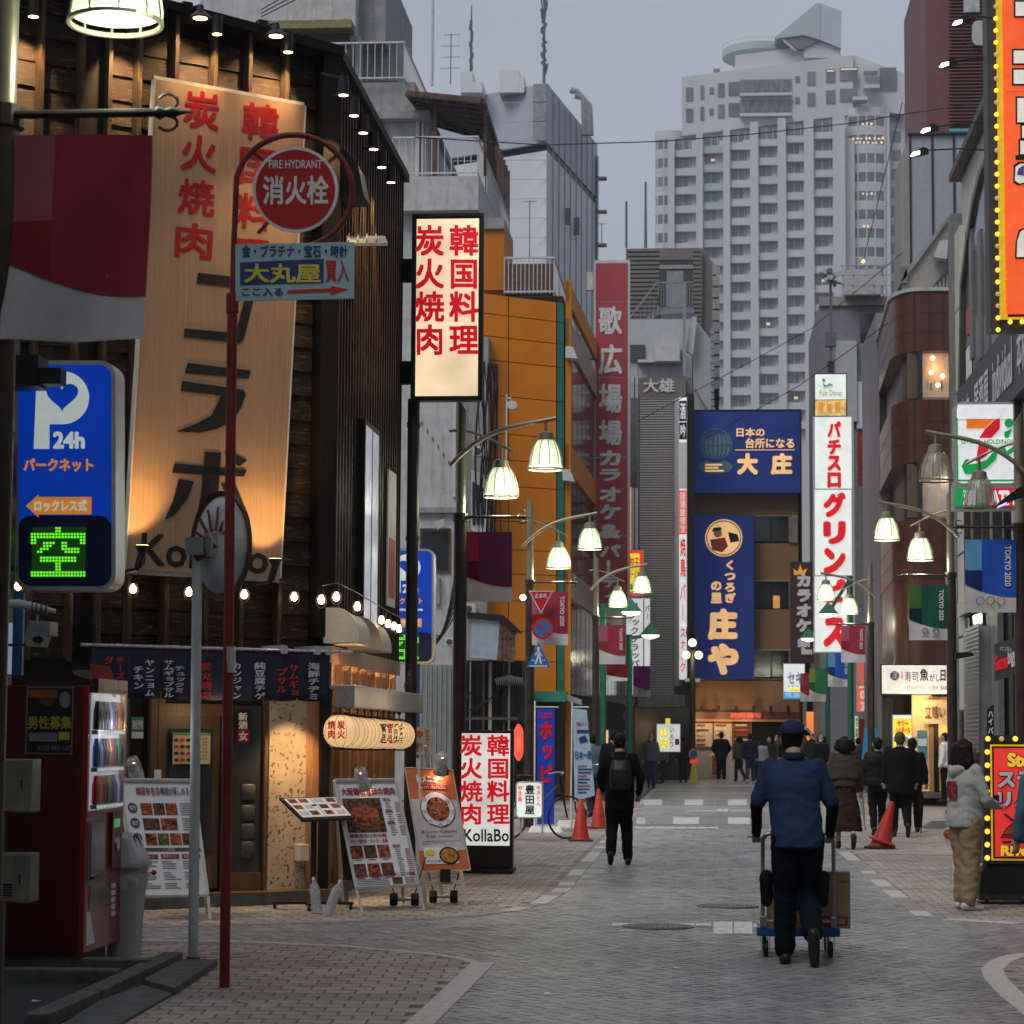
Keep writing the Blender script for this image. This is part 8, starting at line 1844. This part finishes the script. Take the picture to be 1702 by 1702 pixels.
# ================================================================ PEOPLE
def remesh(mb, name, m, parent, vox=.02, folds=0, fscale=9, smooth=4, seed=0, crease=(1,1,1)):
    me = mb.mesh(name, None); o = bpy.data.objects.new('tmp', me)
    r = o.modifiers.new('r', 'REMESH'); r.mode = 'VOXEL'; r.voxel_size = vox
    s = o.modifiers.new('s', 'SMOOTH'); s.iterations = smooth; s.factor = .5
    out = evaluated(o); out.name = name; bpy.data.meshes.remove(me)
    if folds:                                    # creases: warped ridges pushed along the normals
        n = len(out.vertices); P_ = np.empty(n*3, np.float32); out.vertices.foreach_get('co', P_); P_ = P_.reshape(-1, 3)
        N_v = np.empty(n*3, np.float32); out.vertex_normals.foreach_get('vector', N_v); N_v = N_v.reshape(-1, 3)
        x, y, z = P_[:, 0]*fscale*crease[0]+seed, P_[:, 1]*fscale*crease[1], P_[:, 2]*fscale*crease[2]
        wv = np.sin(x*1.7+2*np.sin(z*.9+seed)+y) + np.sin(z*2.1+1.6*np.sin(x*1.3)+1.3*np.sin(y*1.9+seed)) + .6*np.sin(z*4.3+2.2*np.sin(x*2.1+y*1.4))
        amp = (.55-np.abs(wv)*.5)*folds; out.vertices.foreach_set('co', (P_+N_v*amp[:, None]).ravel())
    out.materials.clear(); out.materials.append(m); out.polygons.foreach_set('use_smooth', [True]*len(out.polygons))
    return link(name, out, parent)
def limb(mb, pts, rs, n=14):
    """tapered chain with round ends; overlapping pieces are fused by the remesh"""
    pts = [Vector(p) for p in pts]
    for i in range(len(pts)-1):
        a, b = pts[i], pts[i+1]; mb.tube([a, a.lerp(b,.35), a.lerp(b,.7), b], [rs[i], rs[i]*.6+rs[i+1]*.4+.25*(rs[i]-rs[i+1])*.2, rs[i]*.28+rs[i+1]*.72, rs[i+1]], n)
    for p, r in zip(pts, rs): ball(mb, p, (r, r, r), 10)
    return mb
def ball(mb, c, r, n=12, M=None):
    c = Vector(c); m = n//2+1; vs = []
    return mb.lathe([(max(1e-4, math.sin(PI*i/m)), -math.cos(PI*i/m)) for i in range(m+1)], c=c, n=n, M4=(M or Matrix.Identity(4)) @ Matrix.Diagonal((*r, 1)), cap=False) 
def rings(mb, lst, n=20):
    """body of elliptical rings: (x, y, z, rx, ry)"""
    R_ = [[(x+rx*math.copysign(abs(math.cos(t))**.85, math.cos(t)), y+ry*math.copysign(abs(math.sin(t))**.85, math.sin(t)), z) for t in [2*PI*k/n for k in range(n)]] for x, y, z, rx, ry in lst]
    l = loft(R_); return mb.add(l.v, l.f)
m_skin = mat('skin', (.42,.26,.19), .55, var=.08, scale=20); m_hair = mat('black hair', (.012,.01,.009), .45, var=.3, scale=40, stretch=(1,1,.2)); m_mask = mat('white face mask', (.65,.66,.68), .7); m_shoe = mat('black shoe leather', (.015,.014,.014), .4); m_eye = mat('dark eye', (.02,.015,.012), .2); m_sole = mat('shoe sole', (.05,.045,.04), .7)
m_jeans = mat('dark denim', (.03,.045,.09), .8, var=.2, scale=30); m_blackc = mat('black cloth', (.007,.007,.008), .8, var=.2, scale=30)
def hand(mb, w, d, side, curl=.9, s=1.0, grip=None):
    """palm, four unequal bent fingers and a side thumb; w wrist, d direction the palm points, side +1 right"""
    d = Vector(d).normalized(); up = Vector(grip or (0,1,0)); a = d.cross(up).normalized()*side; nrm = a.cross(d).normalized()*side
    c = Vector(w)+d*.045*s
    for k in range(-2, 3): limb(mb, [c-d*.04*s+a*.008*k*s, c+d*.04*s+a*.011*k*s], [.014*s, .013*s], 8)
    for i, L in enumerate((.066,.076,.071,.056)):
        b = c+d*.042*s+a*(.026-.0185*i)*s; p = [b]; dr = d
        for j in range(3):
            dr = (Matrix.Rotation(curl*(.55 if j == 0 else .75), 3, a*side) @ dr); p.append(p[-1]+dr*L*s*(.45,.32,.23)[j])
        limb(mb, p, [.0095*s,.009*s,.0082*s,.007*s], 8)
    t0 = c-d*.025*s+a*.03*s; td = (d*.55+a*.75+nrm*.35).normalized(); t1 = t0+td*.04*s; t2 = t1+(d*.9+a*.1+nrm*.5).normalized()*.03*s
    limb(mb, [t0, t1, t2], [.013*s,.0105*s,.0085*s], 8)
def head_mesh(mb, c, s=1.0, yaw=0, face=True):
    """skull, jaw, nose, ears and neck root; the face looks along +y before yaw"""
    R = Matrix.Rotation(yaw, 4, 'Z'); f = lambda x, y, z: Vector(c)+(R @ Vector((x*s, y*s, z*s)))
    ball(mb, f(0,-.008,.02), (.077*s,.096*s,.098*s), 20, R); ball(mb, f(0,.03,-.035), (.058*s,.062*s,.075*s), 16, R)
    if face:
        limb(mb, [f(0,.088,.01), f(0,.108,-.022)], [.009*s,.013*s], 8); limb(mb, [f(-.018,.088,-.06), f(.018,.088,-.06)], [.008*s,.008*s], 8)
        limb(mb, [f(-.035,.085,.022), f(.035,.085,.022)], [.009*s,.009*s], 8)
    for k in (-1, 1): ball(mb, f(k*.08,.0,-.008), (.012*s,.022*s,.034*s), 10, R)
    return f
def person(loc, rz, label, H=1.7, top=m_blackc, bottom=m_blackc, legs=None, arms=None, lean=0., hair='short', hairm=m_hair, mask=False, head_yaw=0, near=False, bulk=1.0, legw=1.0, longtop=0, skirt=None, shoes=m_shoe, cap=None, sleeve=None, folds=.006, hem=.86, group=None, hoodie=False, headlean=.02, hip=(0,0)):
    k = H/1.72; vox = .012 if near else .022
    t = T('person', label, 'person', loc, rz, group); t.scale = (k, k, k)
    L = lambda z: lean*max(0, z-.9)            # forward lean
    hx, hy = hip
    legs = legs or (((-.09,0,.5),(-.1,0,.09)), ((.09,0,.5),(.1,0,.09)))
    arms = arms or (((-.235,-.02,1.15),(-.25,.03,.9)), ((.235,-.02,1.15),(.25,.03,.9)))
    sh = [Vector((sx*.158*(.5+.5*bulk), L(1.42), 1.415)) for sx in (-1, 1)]; hp = [Vector((sx*.085+hx, hy, .9)) for sx in (-1, 1)]
    # body: one continuous skin
    b = MB(); rings(b, [(hx,hy,.84,.12,.09),(hx,hy,.92,.14,.1),(0,L(1.1),1.1,.12,.085),(0,L(1.3),1.3,.15,.095),(0,L(1.43),1.43,.14,.075),(0,L(1.47),1.475,.07,.06)])
    hc = Vector((0, L(1.6)+headlean, 1.605))
    limb(b, [(0,L(1.44),1.42),(0,L(1.5)+.0,1.5),hc+Vector((0,-.01,-.05))], [.062,.056,.06])
    hf = head_mesh(b, hc, 1.1, head_yaw)
    for i, sx in enumerate((-1, 1)):
        el, wr = Vector(arms[i][0]), Vector(arms[i][1]); limb(b, [sh[i], el, wr], [.05,.038,.026]); 
        hd = (wr-el).normalized()
        if near or True: hand(b, wr, hd, sx, .9 if len(arms[i]) < 3 else arms[i][2], 1.0, grip=(0,1,0) if abs(hd.y) < .8 else (0,0,1))
        kn, an = Vector(legs[i][0]), Vector(legs[i][1]); limb(b, [hp[i], kn, an], [.075,.052,.038])
    remesh(b, 'body', m_skin, t, .0075 if near else .014, smooth=2)
    # trousers or skirt
    b = MB(); rings(b, [(hx,hy,.8,.135,.115),(hx,hy,.9,.148*bulk,.115*bulk),(hx*.8,hy*.8+L(1.0),.98,.14*bulk,.1*bulk)])
    if skirt: rings(b, [(hx,hy,skirt,.27,.22),(hx,hy,.6,.23,.19),(hx,hy,.85,.17,.14),(0,L(1),1.05,.14,.11)])
    else:
        for i in (0, 1):
            kn, an = Vector(legs[i][0]), Vector(legs[i][1]); limb(b, [hp[i], kn, an+(kn-an)*.06], [.1*legw,.077*legw,.066*legw])
    remesh(b, 'skirt' if skirt else 'trousers', bottom, t, vox, folds*1.1, 9, 3, rnd.random()*9, (1,1,1.3))
    # jacket
    b = MB(); rings(b, [(hx,hy+.0,hem,.17*bulk,.145*bulk),(hx,hy+L(1)*.8,.95,.172*bulk,.143*bulk),(hx*.5,hy*.5+L(1.05),1.05,.168*bulk,.13*bulk),(0,L(1.15),1.15,.168*bulk,.125*bulk),(0,L(1.3),1.3,.185*bulk,.13*bulk),(0,L(1.4),1.4,.17*bulk,.11*bulk),(0,L(1.46),1.455,.105,.085),(0,L(1.5),1.49,.07,.068)])
    for i in (0, 1):
        el, wr = Vector(arms[i][0]), Vector(arms[i][1]); s0 = sh[i]
        if sleeve: limb(b, [s0, s0.lerp(el, .9)], [.056*bulk,.055*bulk])
        else: limb(b, [s0, el, el.lerp(wr, .93)], [.057*bulk,.047*bulk,.04*bulk])
    if hoodie: limb(b, [(-.09,L(1.42)-.02,1.46),(-.07,L(1.42)-.1,1.43),(0,L(1.42)-.13,1.4),(.07,L(1.42)-.1,1.43),(.09,L(1.42)-.02,1.46)], [.045,.052,.058,.052,.045])
    remesh(b, 'jacket', top, t, vox, folds, 8, 3, rnd.random()*9, (1,1,1.5))
    if sleeve:
        for i in (0, 1):
            b = MB(); el, wr = Vector(arms[i][0]), Vector(arms[i][1]); limb(b, [sh[i].lerp(el,.7), el, el.lerp(wr,.95)], [.053,.047,.037])
            remesh(b, 'under_sleeve', sleeve, t, .012, .004, 12, 2)
    # shoes
    for i in (0, 1):
        kn, an = Vector(legs[i][0]), Vector(legs[i][1]); fd = legs[i][2] if len(legs[i]) > 2 else (0,1,-.12); fd = Vector(fd).normalized()
        up = (kn-an).normalized(); lo = an - up*.045; heel = lo-fd*.045; toe = lo+fd*.165
        b = MB(); limb(b, [heel, lo+fd*.06, toe], [.045,.045,.036]); limb(b, [an+up*.02, lo], [.048,.045])
        remesh(b, 'shoe', shoes, t, .012 if near else .018, smooth=2)
    # hair
    R = Matrix.Rotation(head_yaw, 4, 'Z'); b = MB()
    if hair != 'bald':
        ball(b, hf(0,-.018,.03), (.088,.1,.096), 18, R)
        if hair == 'short': ball(b, hf(0,-.045,-.02), (.078,.062,.075), 14, R)
        if hair in ('long', 'bob'):
            zl = -.26 if hair == 'long' else -.1
            for q in range(-4, 5):
                a = q*.34; x, y = .085*math.sin(a), -.02-.075*math.cos(a); limb(b, [hf(x,y,.03), hf(x*1.25,y*1.12,zl*.45), hf(x*1.3,y*1.02,zl+.03*abs(q)*.3)], [.052,.06,.035], 10)
        remesh(b, 'hair', hairm, t, .009 if near else .014, .006 if hair == 'long' else .003, 26, 2, 3, (1.6,1.6,.4))
    if cap:
        b = MB(); M_ = R
        prof = [(.101*math.cos(a), .085*math.sin(a)) for a in [PI/2*i/8 for i in range(9)]]
        b.lathe([(r, z) for r, z in prof], c=hf(0,-.012,.045), n=28, M4=R @ Matrix.Diagonal((1,1.13,1.12,1)), cap=False); b.build('cap', cap, t, smooth=True)
        MB().lathe([(.104,-.012),(.106,.0),(.103,.014)], c=hf(0,-.012,.05), n=28, M4=R @ Matrix.Diagonal((1,1.13,1,1)), cap=False).build('cap_band', cap, t, smooth=True)
        vs = [hf(.095*math.sin(a)*(1-.0),.09+.0*r+ (.075*math.cos(a))*r, .05-.02*r) for r in (0,1) for a in [-1.3+2.6*i/8 for i in range(9)]]
        MB().add(vs+[v-Vector((0,0,.006)) for v in vs], [(i,i+1,i+10,i+9) for i in range(8)]+[(i+18,i+27,i+28,i+19) for i in range(8)]+[(i+9,i+10,i+28,i+27) for i in range(8)]).build('cap_peak', cap, t)
    if mask:
        b = MB(); ball(b, hf(0,.062,-.045), (.056,.055,.048), 14, R); remesh(b, 'face_mask', m_mask, t, .012, smooth=1)
    for q in (-1, 1):
        e = MB(); ball(e, hf(q*.03,.086,.012), (.011,.008,.006), 8, R); e.build('eye', m_eye, t)
    return t, hf
WALK = (((-.09,.1,.52),(-.095,.12,.09)), ((.09,.08,.5),(.1,-.25,.2),(0,.6,-.9)))
WALK2 = (((-.09,.06,.5),(-.1,-.16,.13),(0,.9,-.5)), ((.09,.14,.52),(.1,.2,.09)))
# --- delivery man with the trolley
m_polo = mat('faded blue polo cotton', (.009,.027,.082), .8, var=.14, scale=14, bump=.1); m_navyt = mat('navy work trousers', (.006,.008,.014), .8, var=.25, scale=20); m_capb = mat('dark blue cap cloth', (.018,.03,.07), .8, var=.15)
c = G(1308,1602)
t, hf = person(c, 0, 'man in a blue polo, cap and dark trousers pushing the blue trolley, back turned', 1.74, m_polo, m_navyt,
    legs=(((-.07,.06,.5),(-.07,.02,.08)), ((.1,.13,.5),(.12,-.22,.22),(.03,-.05,-1))), arms=(((-.27,.12,1.13),(-.265,.43,.9),1.3), ((.28,.12,1.13),(.275,.43,.9),1.3)), lean=.26, near=True, bulk=1.1, legw=1.12, cap=m_capb, sleeve=m_blackc, hem=.83, head_yaw=-.25, hair='short', mask=True, headlean=.05, folds=.009, hip=(.02,0))
t.location.x += .06
MB().obox(hf(.09,-.03,.075), hf(.1,.08,.05), .01, .02).build('cap_trim', m_whp, t)
for s in (-1, 1): b = MB(); limb(b, [(s*.205,.05,.62),(s*.2,.07,.44)], [.05,.045]); remesh(b, 'trouser_pocket', m_navyt, t, .014, .006)
b = MB(); b.lathe([(.075,0),(.082,.02),(.078,.045)], c=(0,.11,1.465), n=20); b.build('collar', m_polo, t, smooth=True)
c2 = G(1330,1590); c2 = Vector((G(1329,1597).x, c.y+.47, 0))
TR = T('platform_trolley', 'blue platform trolley with a steel hoop handle pushed by the man in blue', 'trolley', c2)
m_tblue = mat('blue trolley plastic', (.01,.07,.25), .45, var=.15); m_tube = mat('worn chrome tube', (.4,.37,.33), .3, .85, var=.3)
MB().box(-.29,.29,0,.75,.17,.215).build('deck', m_tblue, TR, bevel=.02); MB().box(-.31,.31,-.02,.02,.16,.225).build('bumper', m_tblue, TR, bevel=.01)
pts = [(-.265,.0,.2),(-.262,-.03,.86)]+[(-.262+.06-.06*math.cos(a), -.03, .86+.06*math.sin(a)) for a in [PI/2*i/5 for i in range(1,6)]]+[(.202+.06*math.sin(a), -.03, .86+.06*math.cos(a)) for a in [PI/2*i/5 for i in range(0,6)]]+[(.265,.0,.2)]
MB().tube(pts, .016, 10).build('handle', m_tube, TR, smooth=True); MB().tube([(-.28,-.01,.27),(.28,-.01,.27)], .012, 8).build('cross_bar', m_tube, TR, smooth=True)
for x in (-.26,.26): MB().cbox((x,-.01,.27),(.05,.05,.08)).build('hinge', m_tube, TR, bevel=.008)
for x in (-.24,.24):
    for y in (.06,.66):
        w = MB().lathe([(.001,-.018),(.055,-.018),(.062,-.01),(.062,.01),(.055,.018),(.001,.018)], c=(x,y,.063), n=18, axis='x', cap=False).build('wheel', m_black, TR, smooth=True)
        MB().obox((x-.028,y,.06),(x-.028,y,.165),.006,.05).obox((x+.028,y,.06),(x+.028,y,.165),.006,.05).box(x-.035,x+.035,y-.035,y+.035,.155,.168).build('castor_fork', m_steel, TR)
m_card = mat('corrugated cardboard', (.27,.185,.11), .75, var=.08, scale=5)
BX2 = T('cardboard_box', 'wide brown cardboard box standing on the blue trolley', 'box', c2+Vector((.03,.05,.217)))
MB().box(-.26,.36,0,.22,0,.42).build('carton', m_card, BX2, bevel=.004); MB().box(-.26,.36,.1,.12,.42,.4215).build('tape', mat('tan tape',(.3,.2,.1),.3), BX2)
MB().box(.12,.34,-.002,.0,.02,.09).build('print', m_ink, BX2); MB().box(.14,.32,-.003,-.001,.035,.075).build('print', m_card, BX2)
fb = Fr(c2+Vector((.03,.05,.217)),0,root=BX2); fb.text('JAPAN',1397,1463,1410,1468,m_ink,d=.003,bold=.02)
# --- man in black suit with backpack
m_suit = mat('black suit cloth', (.006,.006,.007), .75, var=.2, scale=30)
c = G(1030,1438); t, hf = person(c, .06, 'man in a black suit with a black backpack walking away on the left', 1.66, m_suit, m_suit, legs=(((-.1,.05,.5),(-.12,-.12,.16),(0,.9,-.6)), ((.09,.08,.5),(.11,.06,.09))), arms=(((-.26,.0,1.16),(-.22,.14,.97)),((.28,-.02,1.15),(.25,.08,.93))), near=True, bulk=1.12, legw=1.05, hair='short', hem=.74, folds=.008, headlean=.05)
b = MB(); rings(b, [(0,-.2,1.0,.13,.07),(0,-.215,1.1,.145,.085),(0,-.205,1.25,.14,.08),(0,-.17,1.38,.11,.05)]); remesh(b,'backpack',m_black,t,.014,.004)
for s in (-1,1): MB().tube([(s*.09,-.13,1.4),(s*.1,-.03,1.475),(s*.1,.08,1.44)], .016, 6).build('strap', m_black, t)
MB().lathe([(.066,0),(.07,.03)], c=(0,.005,1.475), n=18).build('shirt_collar', m_whp, t, smooth=True)
# --- woman in grey hoodie
m_hood = mat('grey marl sweatshirt', (.33,.335,.33), .85, var=.06, scale=50, bump=.1); m_khaki = mat('khaki trousers', (.25,.18,.105), .8, var=.1, scale=10)
m_sneak = mat('white and blue sneaker', (.5,.5,.5), .5, var=.2, scale=12)
c = G(1606,1513); t, hf = person(c, -1.0, 'woman with long black hair, grey hoodie and khaki trousers standing at the right', 1.62, m_hood, m_khaki, legs=(((-.075,.03,.5),(-.09,.02,.09)), ((.085,.0,.5),(.11,-.06,.09))), arms=(((-.24,.08,1.13),(-.1,.28,1.06),.8),((.26,.06,1.12),(.17,.27,1.05),.8)), near=True, bulk=1.16, legw=1.28, hair='long', hoodie=True, hem=.84, folds=.01, shoes=m_sneak, head_yaw=-.1)
b = MB(); pr_ = b.box(-.07,.07,-.175,-.165,1.13,1.3).build('back_print', mat('red and violet print',(.3,.03,.05),.6,var=.8,scale=18), t); pr_.rotation_euler = (0,0,.0)
MB().box(-.0,.08,.37,.38,1.04,1.16).build('phone', m_black, t, bevel=.004)
# --- person cut off at the right edge
c = P(1736,1222,19.5); c.z = 0; person(c, .3, 'person in a blue jacket only partly in view at the right edge', 1.6, mat('slate blue jacket',(.06,.12,.17),.8,var=.12,scale=20), m_blackc, near=False, bulk=1.1)
# --- walkers on the right
def umbrella(c, z1, label, m, tiltx=.05):
    u = T('umbrella', label, 'umbrella', c); MB().lathe([(.004,.02),(.012,.12),(.03,.35),(.035,.6),(.018,.68),(.006,.7)], n=10, M4=Matrix.Rotation(tiltx,4,'Y')).build('folded_canopy', m, u, smooth=True)
    M_ = Matrix.Rotation(tiltx,4,'Y'); MB().tube([M_ @ Vector((0,0,z)) for z in (0,.3,.68,.82)]+[M_ @ Vector((.02,0,.87)), M_ @ Vector((.05,0,.87)), M_ @ Vector((.06,0,.83))], .008, 6).build('shaft', m_black, u)
m_coat = mat('olive brown coat cloth', (.055,.045,.032), .8, var=.15, scale=20); m_skirtb = mat('dark brown skirt cloth', (.035,.018,.012), .75, var=.2, scale=16)
c = G(1405,1412); t, hf = person(c, .05, 'woman in an olive cape top and long brown skirt walking away', 1.64, m_coat, m_skirtb, legs=WALK, skirt=.28, hair='bob', bulk=1.15, folds=.012, hem=.95)
b = MB(); rings(b, [(0,-.02,1.08,.25,.16),(0,-.02,1.25,.22,.15),(0,0,1.43,.15,.1),(0,0,1.49,.08,.08)]); remesh(b,'cape',m_coat,t,.02,.01,8)
umbrella(G(1438,1385)+Vector((0,-.1,.05)), 0, 'grey folded umbrella held by the woman in the long brown skirt', mat('grey umbrella cloth',(.25,.26,.27),.5), -.12)
c = G(1460,1388); person(c, .1, 'man in a black padded jacket walking away before the sushi bar', 1.62, mat('black padded cloth',(.012,.012,.013),.5,var=.3), m_blackc, legs=WALK2, bulk=1.25, folds=.012)
c = G(1497,1392); person(c, 0, 'tall grey haired man in a long black coat walking away', 1.72, m_blackc, m_blackc, legs=WALK, bulk=1.3, hairm=mat('grey brown hair',(.1,.08,.06),.5), hem=.72)
c = G(1520,1385); person(c+Vector((0,.3,0)), 0, 'man in a black jacket with an umbrella behind the tall grey haired man', 1.62, m_blackc, m_blackc, legs=WALK2, bulk=1.1)
umbrella(G(1531,1388)+Vector((0,0,.02)), 0, 'black folded umbrella used as a stick by the man beside the sushi bar', m_blackc, .02)
# --- others down the street
m_gh = mat('grey hoodie cloth', (.14,.14,.145), .85, var=.1, scale=30)
person(G(1082,1311), PI-.1, 'man in a grey hoodie and jeans walking towards the camera with a mask', 1.68, m_gh, m_jeans, legs=WALK, hoodie=True, mask=True, bulk=1.2)
person(G(1199,1300), .05, 'man in a black puffer vest standing with his back turned before the menu posters', 1.76, m_blackc, m_blackc, bulk=1.3, arms=(((-.3,.03,1.16),(-.2,.12,.98)),((.3,.03,1.16),(.2,.12,.98))), shoes=m_sneak)
person(G(1247,1303), -.05, 'man in a navy jacket and blue jeans, back turned, before the tan building', 1.72, mat('navy jacket',(.015,.022,.04),.8), m_jeans, bulk=1.15, legs=WALK2, shoes=m_sneak)
m_olv = mat('drab jacket cloth', (.07,.06,.045), .8); m_lt = mat('pale top cloth', (.35,.35,.38), .8); m_drk = mat('charcoal cloth', (.03,.03,.034), .8)
for (x, y, rz, lab, tp, bt, hr, mk, H) in (
    (1229,1299,.4,'person in a drab jacket between the two men before the tan building',m_olv,m_drk,'bob',False,1.6),
    (1266,1302,.2,'person in a pale top and jeans just right of the man in navy',m_lt,m_jeans,'short',False,1.5),
    (1279,1301,2.8,'woman with pale brown hair and dark coat in the crowd',m_drk,m_drk,'long',False,1.58),
    (1293,1300,2.2,'woman in grey with a mask looking right in the crowd',m_olv,m_jeans,'long',True,1.66),
    (1308,1303,PI,'tall man in black with a white mask in the crowd facing the camera',m_blackc,m_blackc,'short',True,1.74),
    (1322,1299,PI+.3,'man in black with a mask at the back of the crowd near the cap',m_drk,m_blackc,'short',True,1.7),
    (1349,1299,PI,'dark haired person with a mask standing behind the capped man',m_drk,m_drk,'short',True,1.76),
    (1366,1312,2.6,'person in a black beanie, white mask and blue collar beside the capped man',m_blackc,m_jeans,'bob',True,1.66),
    (1427,1318,.3,'person in a dark blue jacket far off between the walkers',mat('dusk blue cloth',(.03,.05,.08),.8),m_drk,'short',False,1.6),
    (1136,1301,.2,'dark figure standing by the lit sign at the foot of the louvred tower',m_drk,m_drk,'short',False,1.6),
    (1100,1301,2.7,'person in a grey hat near the bicycle at the end of the street',m_gh,m_drk,'short',False,1.55),
    (1019,1362,.1,'dark haired man in black standing behind the man in the suit',m_blackc,m_blackc,'short',False,1.74),
    (984,1358,.5,'person in a denim jacket with a white fleece collar behind the pale blue flag',mat('denim jacket',(.1,.16,.2),.8,var=.2),m_drk,'short',False,1.66)):
    person(G(x, y), rz, lab, H, tp, bt, hair=hr, mask=mk, legs=rnd.choice((None, WALK, WALK2)), bulk=rnd.uniform(1.05,1.2))
c = P(1570,1222,57.2); c.z = .12
person(c, 1.2, 'cook in a white coat standing in the sushi bar doorway', 1.62, m_whp, m_blackc, bulk=1.1)
# ================================================================ THE STREET ROUND THE CAMERA, HAZE
for nm, lab, b in (('street_block','plain dark building beside the camera on the left, out of view',(-16,-5.2,-40,12.5,0,15)),('street_block','plain dark building beside the camera on the right, out of view',(5.2,16,-40,20,0,17)),('street_block','plain building closing the street behind the camera',(-30,30,-58,-44,0,20))):
    o = MB().box(*b).build(nm, m_stuccod); o['label'] = lab; o['category'] = 'building'
hz = MB().box(-260, 260, -70, 700, -1.5, 160).build('haze', None, kind='stuff')
hm = bpy.data.materials.new('evening haze'); hm.use_nodes = True; n = hm.node_tree
for q in list(n.nodes):
    if q.type == 'BSDF_PRINCIPLED': n.nodes.remove(q)
pv = n.nodes.new('ShaderNodeVolumePrincipled'); pv.inputs['Density'].default_value = .0004; pv.inputs['Color'].default_value = (.85,.9,1,1); pv.inputs['Anisotropy'].default_value = .2
n.links.new(pv.outputs[0], n.nodes['Material Output'].inputs['Volume']); hz.data.materials.append(hm)
# trodden gum and small litter on the paving
m_gum = mat('trodden gum', (.07,.07,.07), .8, var=.2); gm = MB()
for k in range(260):
    y = 13+rnd.random()**1.5*30; x = rnd.uniform(-4.5, 5.5); r = rnd.uniform(.008,.02)
    gm.lathe([(r,.0075),(r*.8,.0095),(.001,.01)], c=(x,y,0), n=7, cap=False)
o = gm.build('gum_spots', m_gum, road, kind='stuff')
for k, (x, y, m) in enumerate(((1120,1612,m_whp),(640,1552,m_paper),(905,1655,m_whp),(52,1668,m_whp),(1290,1405,m_paper))):
    c = G(x, y); o = MB().add([(0,0,.012),(.06,.01,.016),(.055,.04,.013),(.0,.035,.02)], [(0,1,2,3)]).build('paper_scrap', m, None, c); o['label'] = 'tiny pale scrap of paper on the paving, ' + ['left of the trolley','near the curved pale kerb','in the open road at the bottom','on the dark lot below the vending machine','far right of the man in the suit'][k]; o['category'] = 'litter'
bpy.data.scenes.remove(TMP)
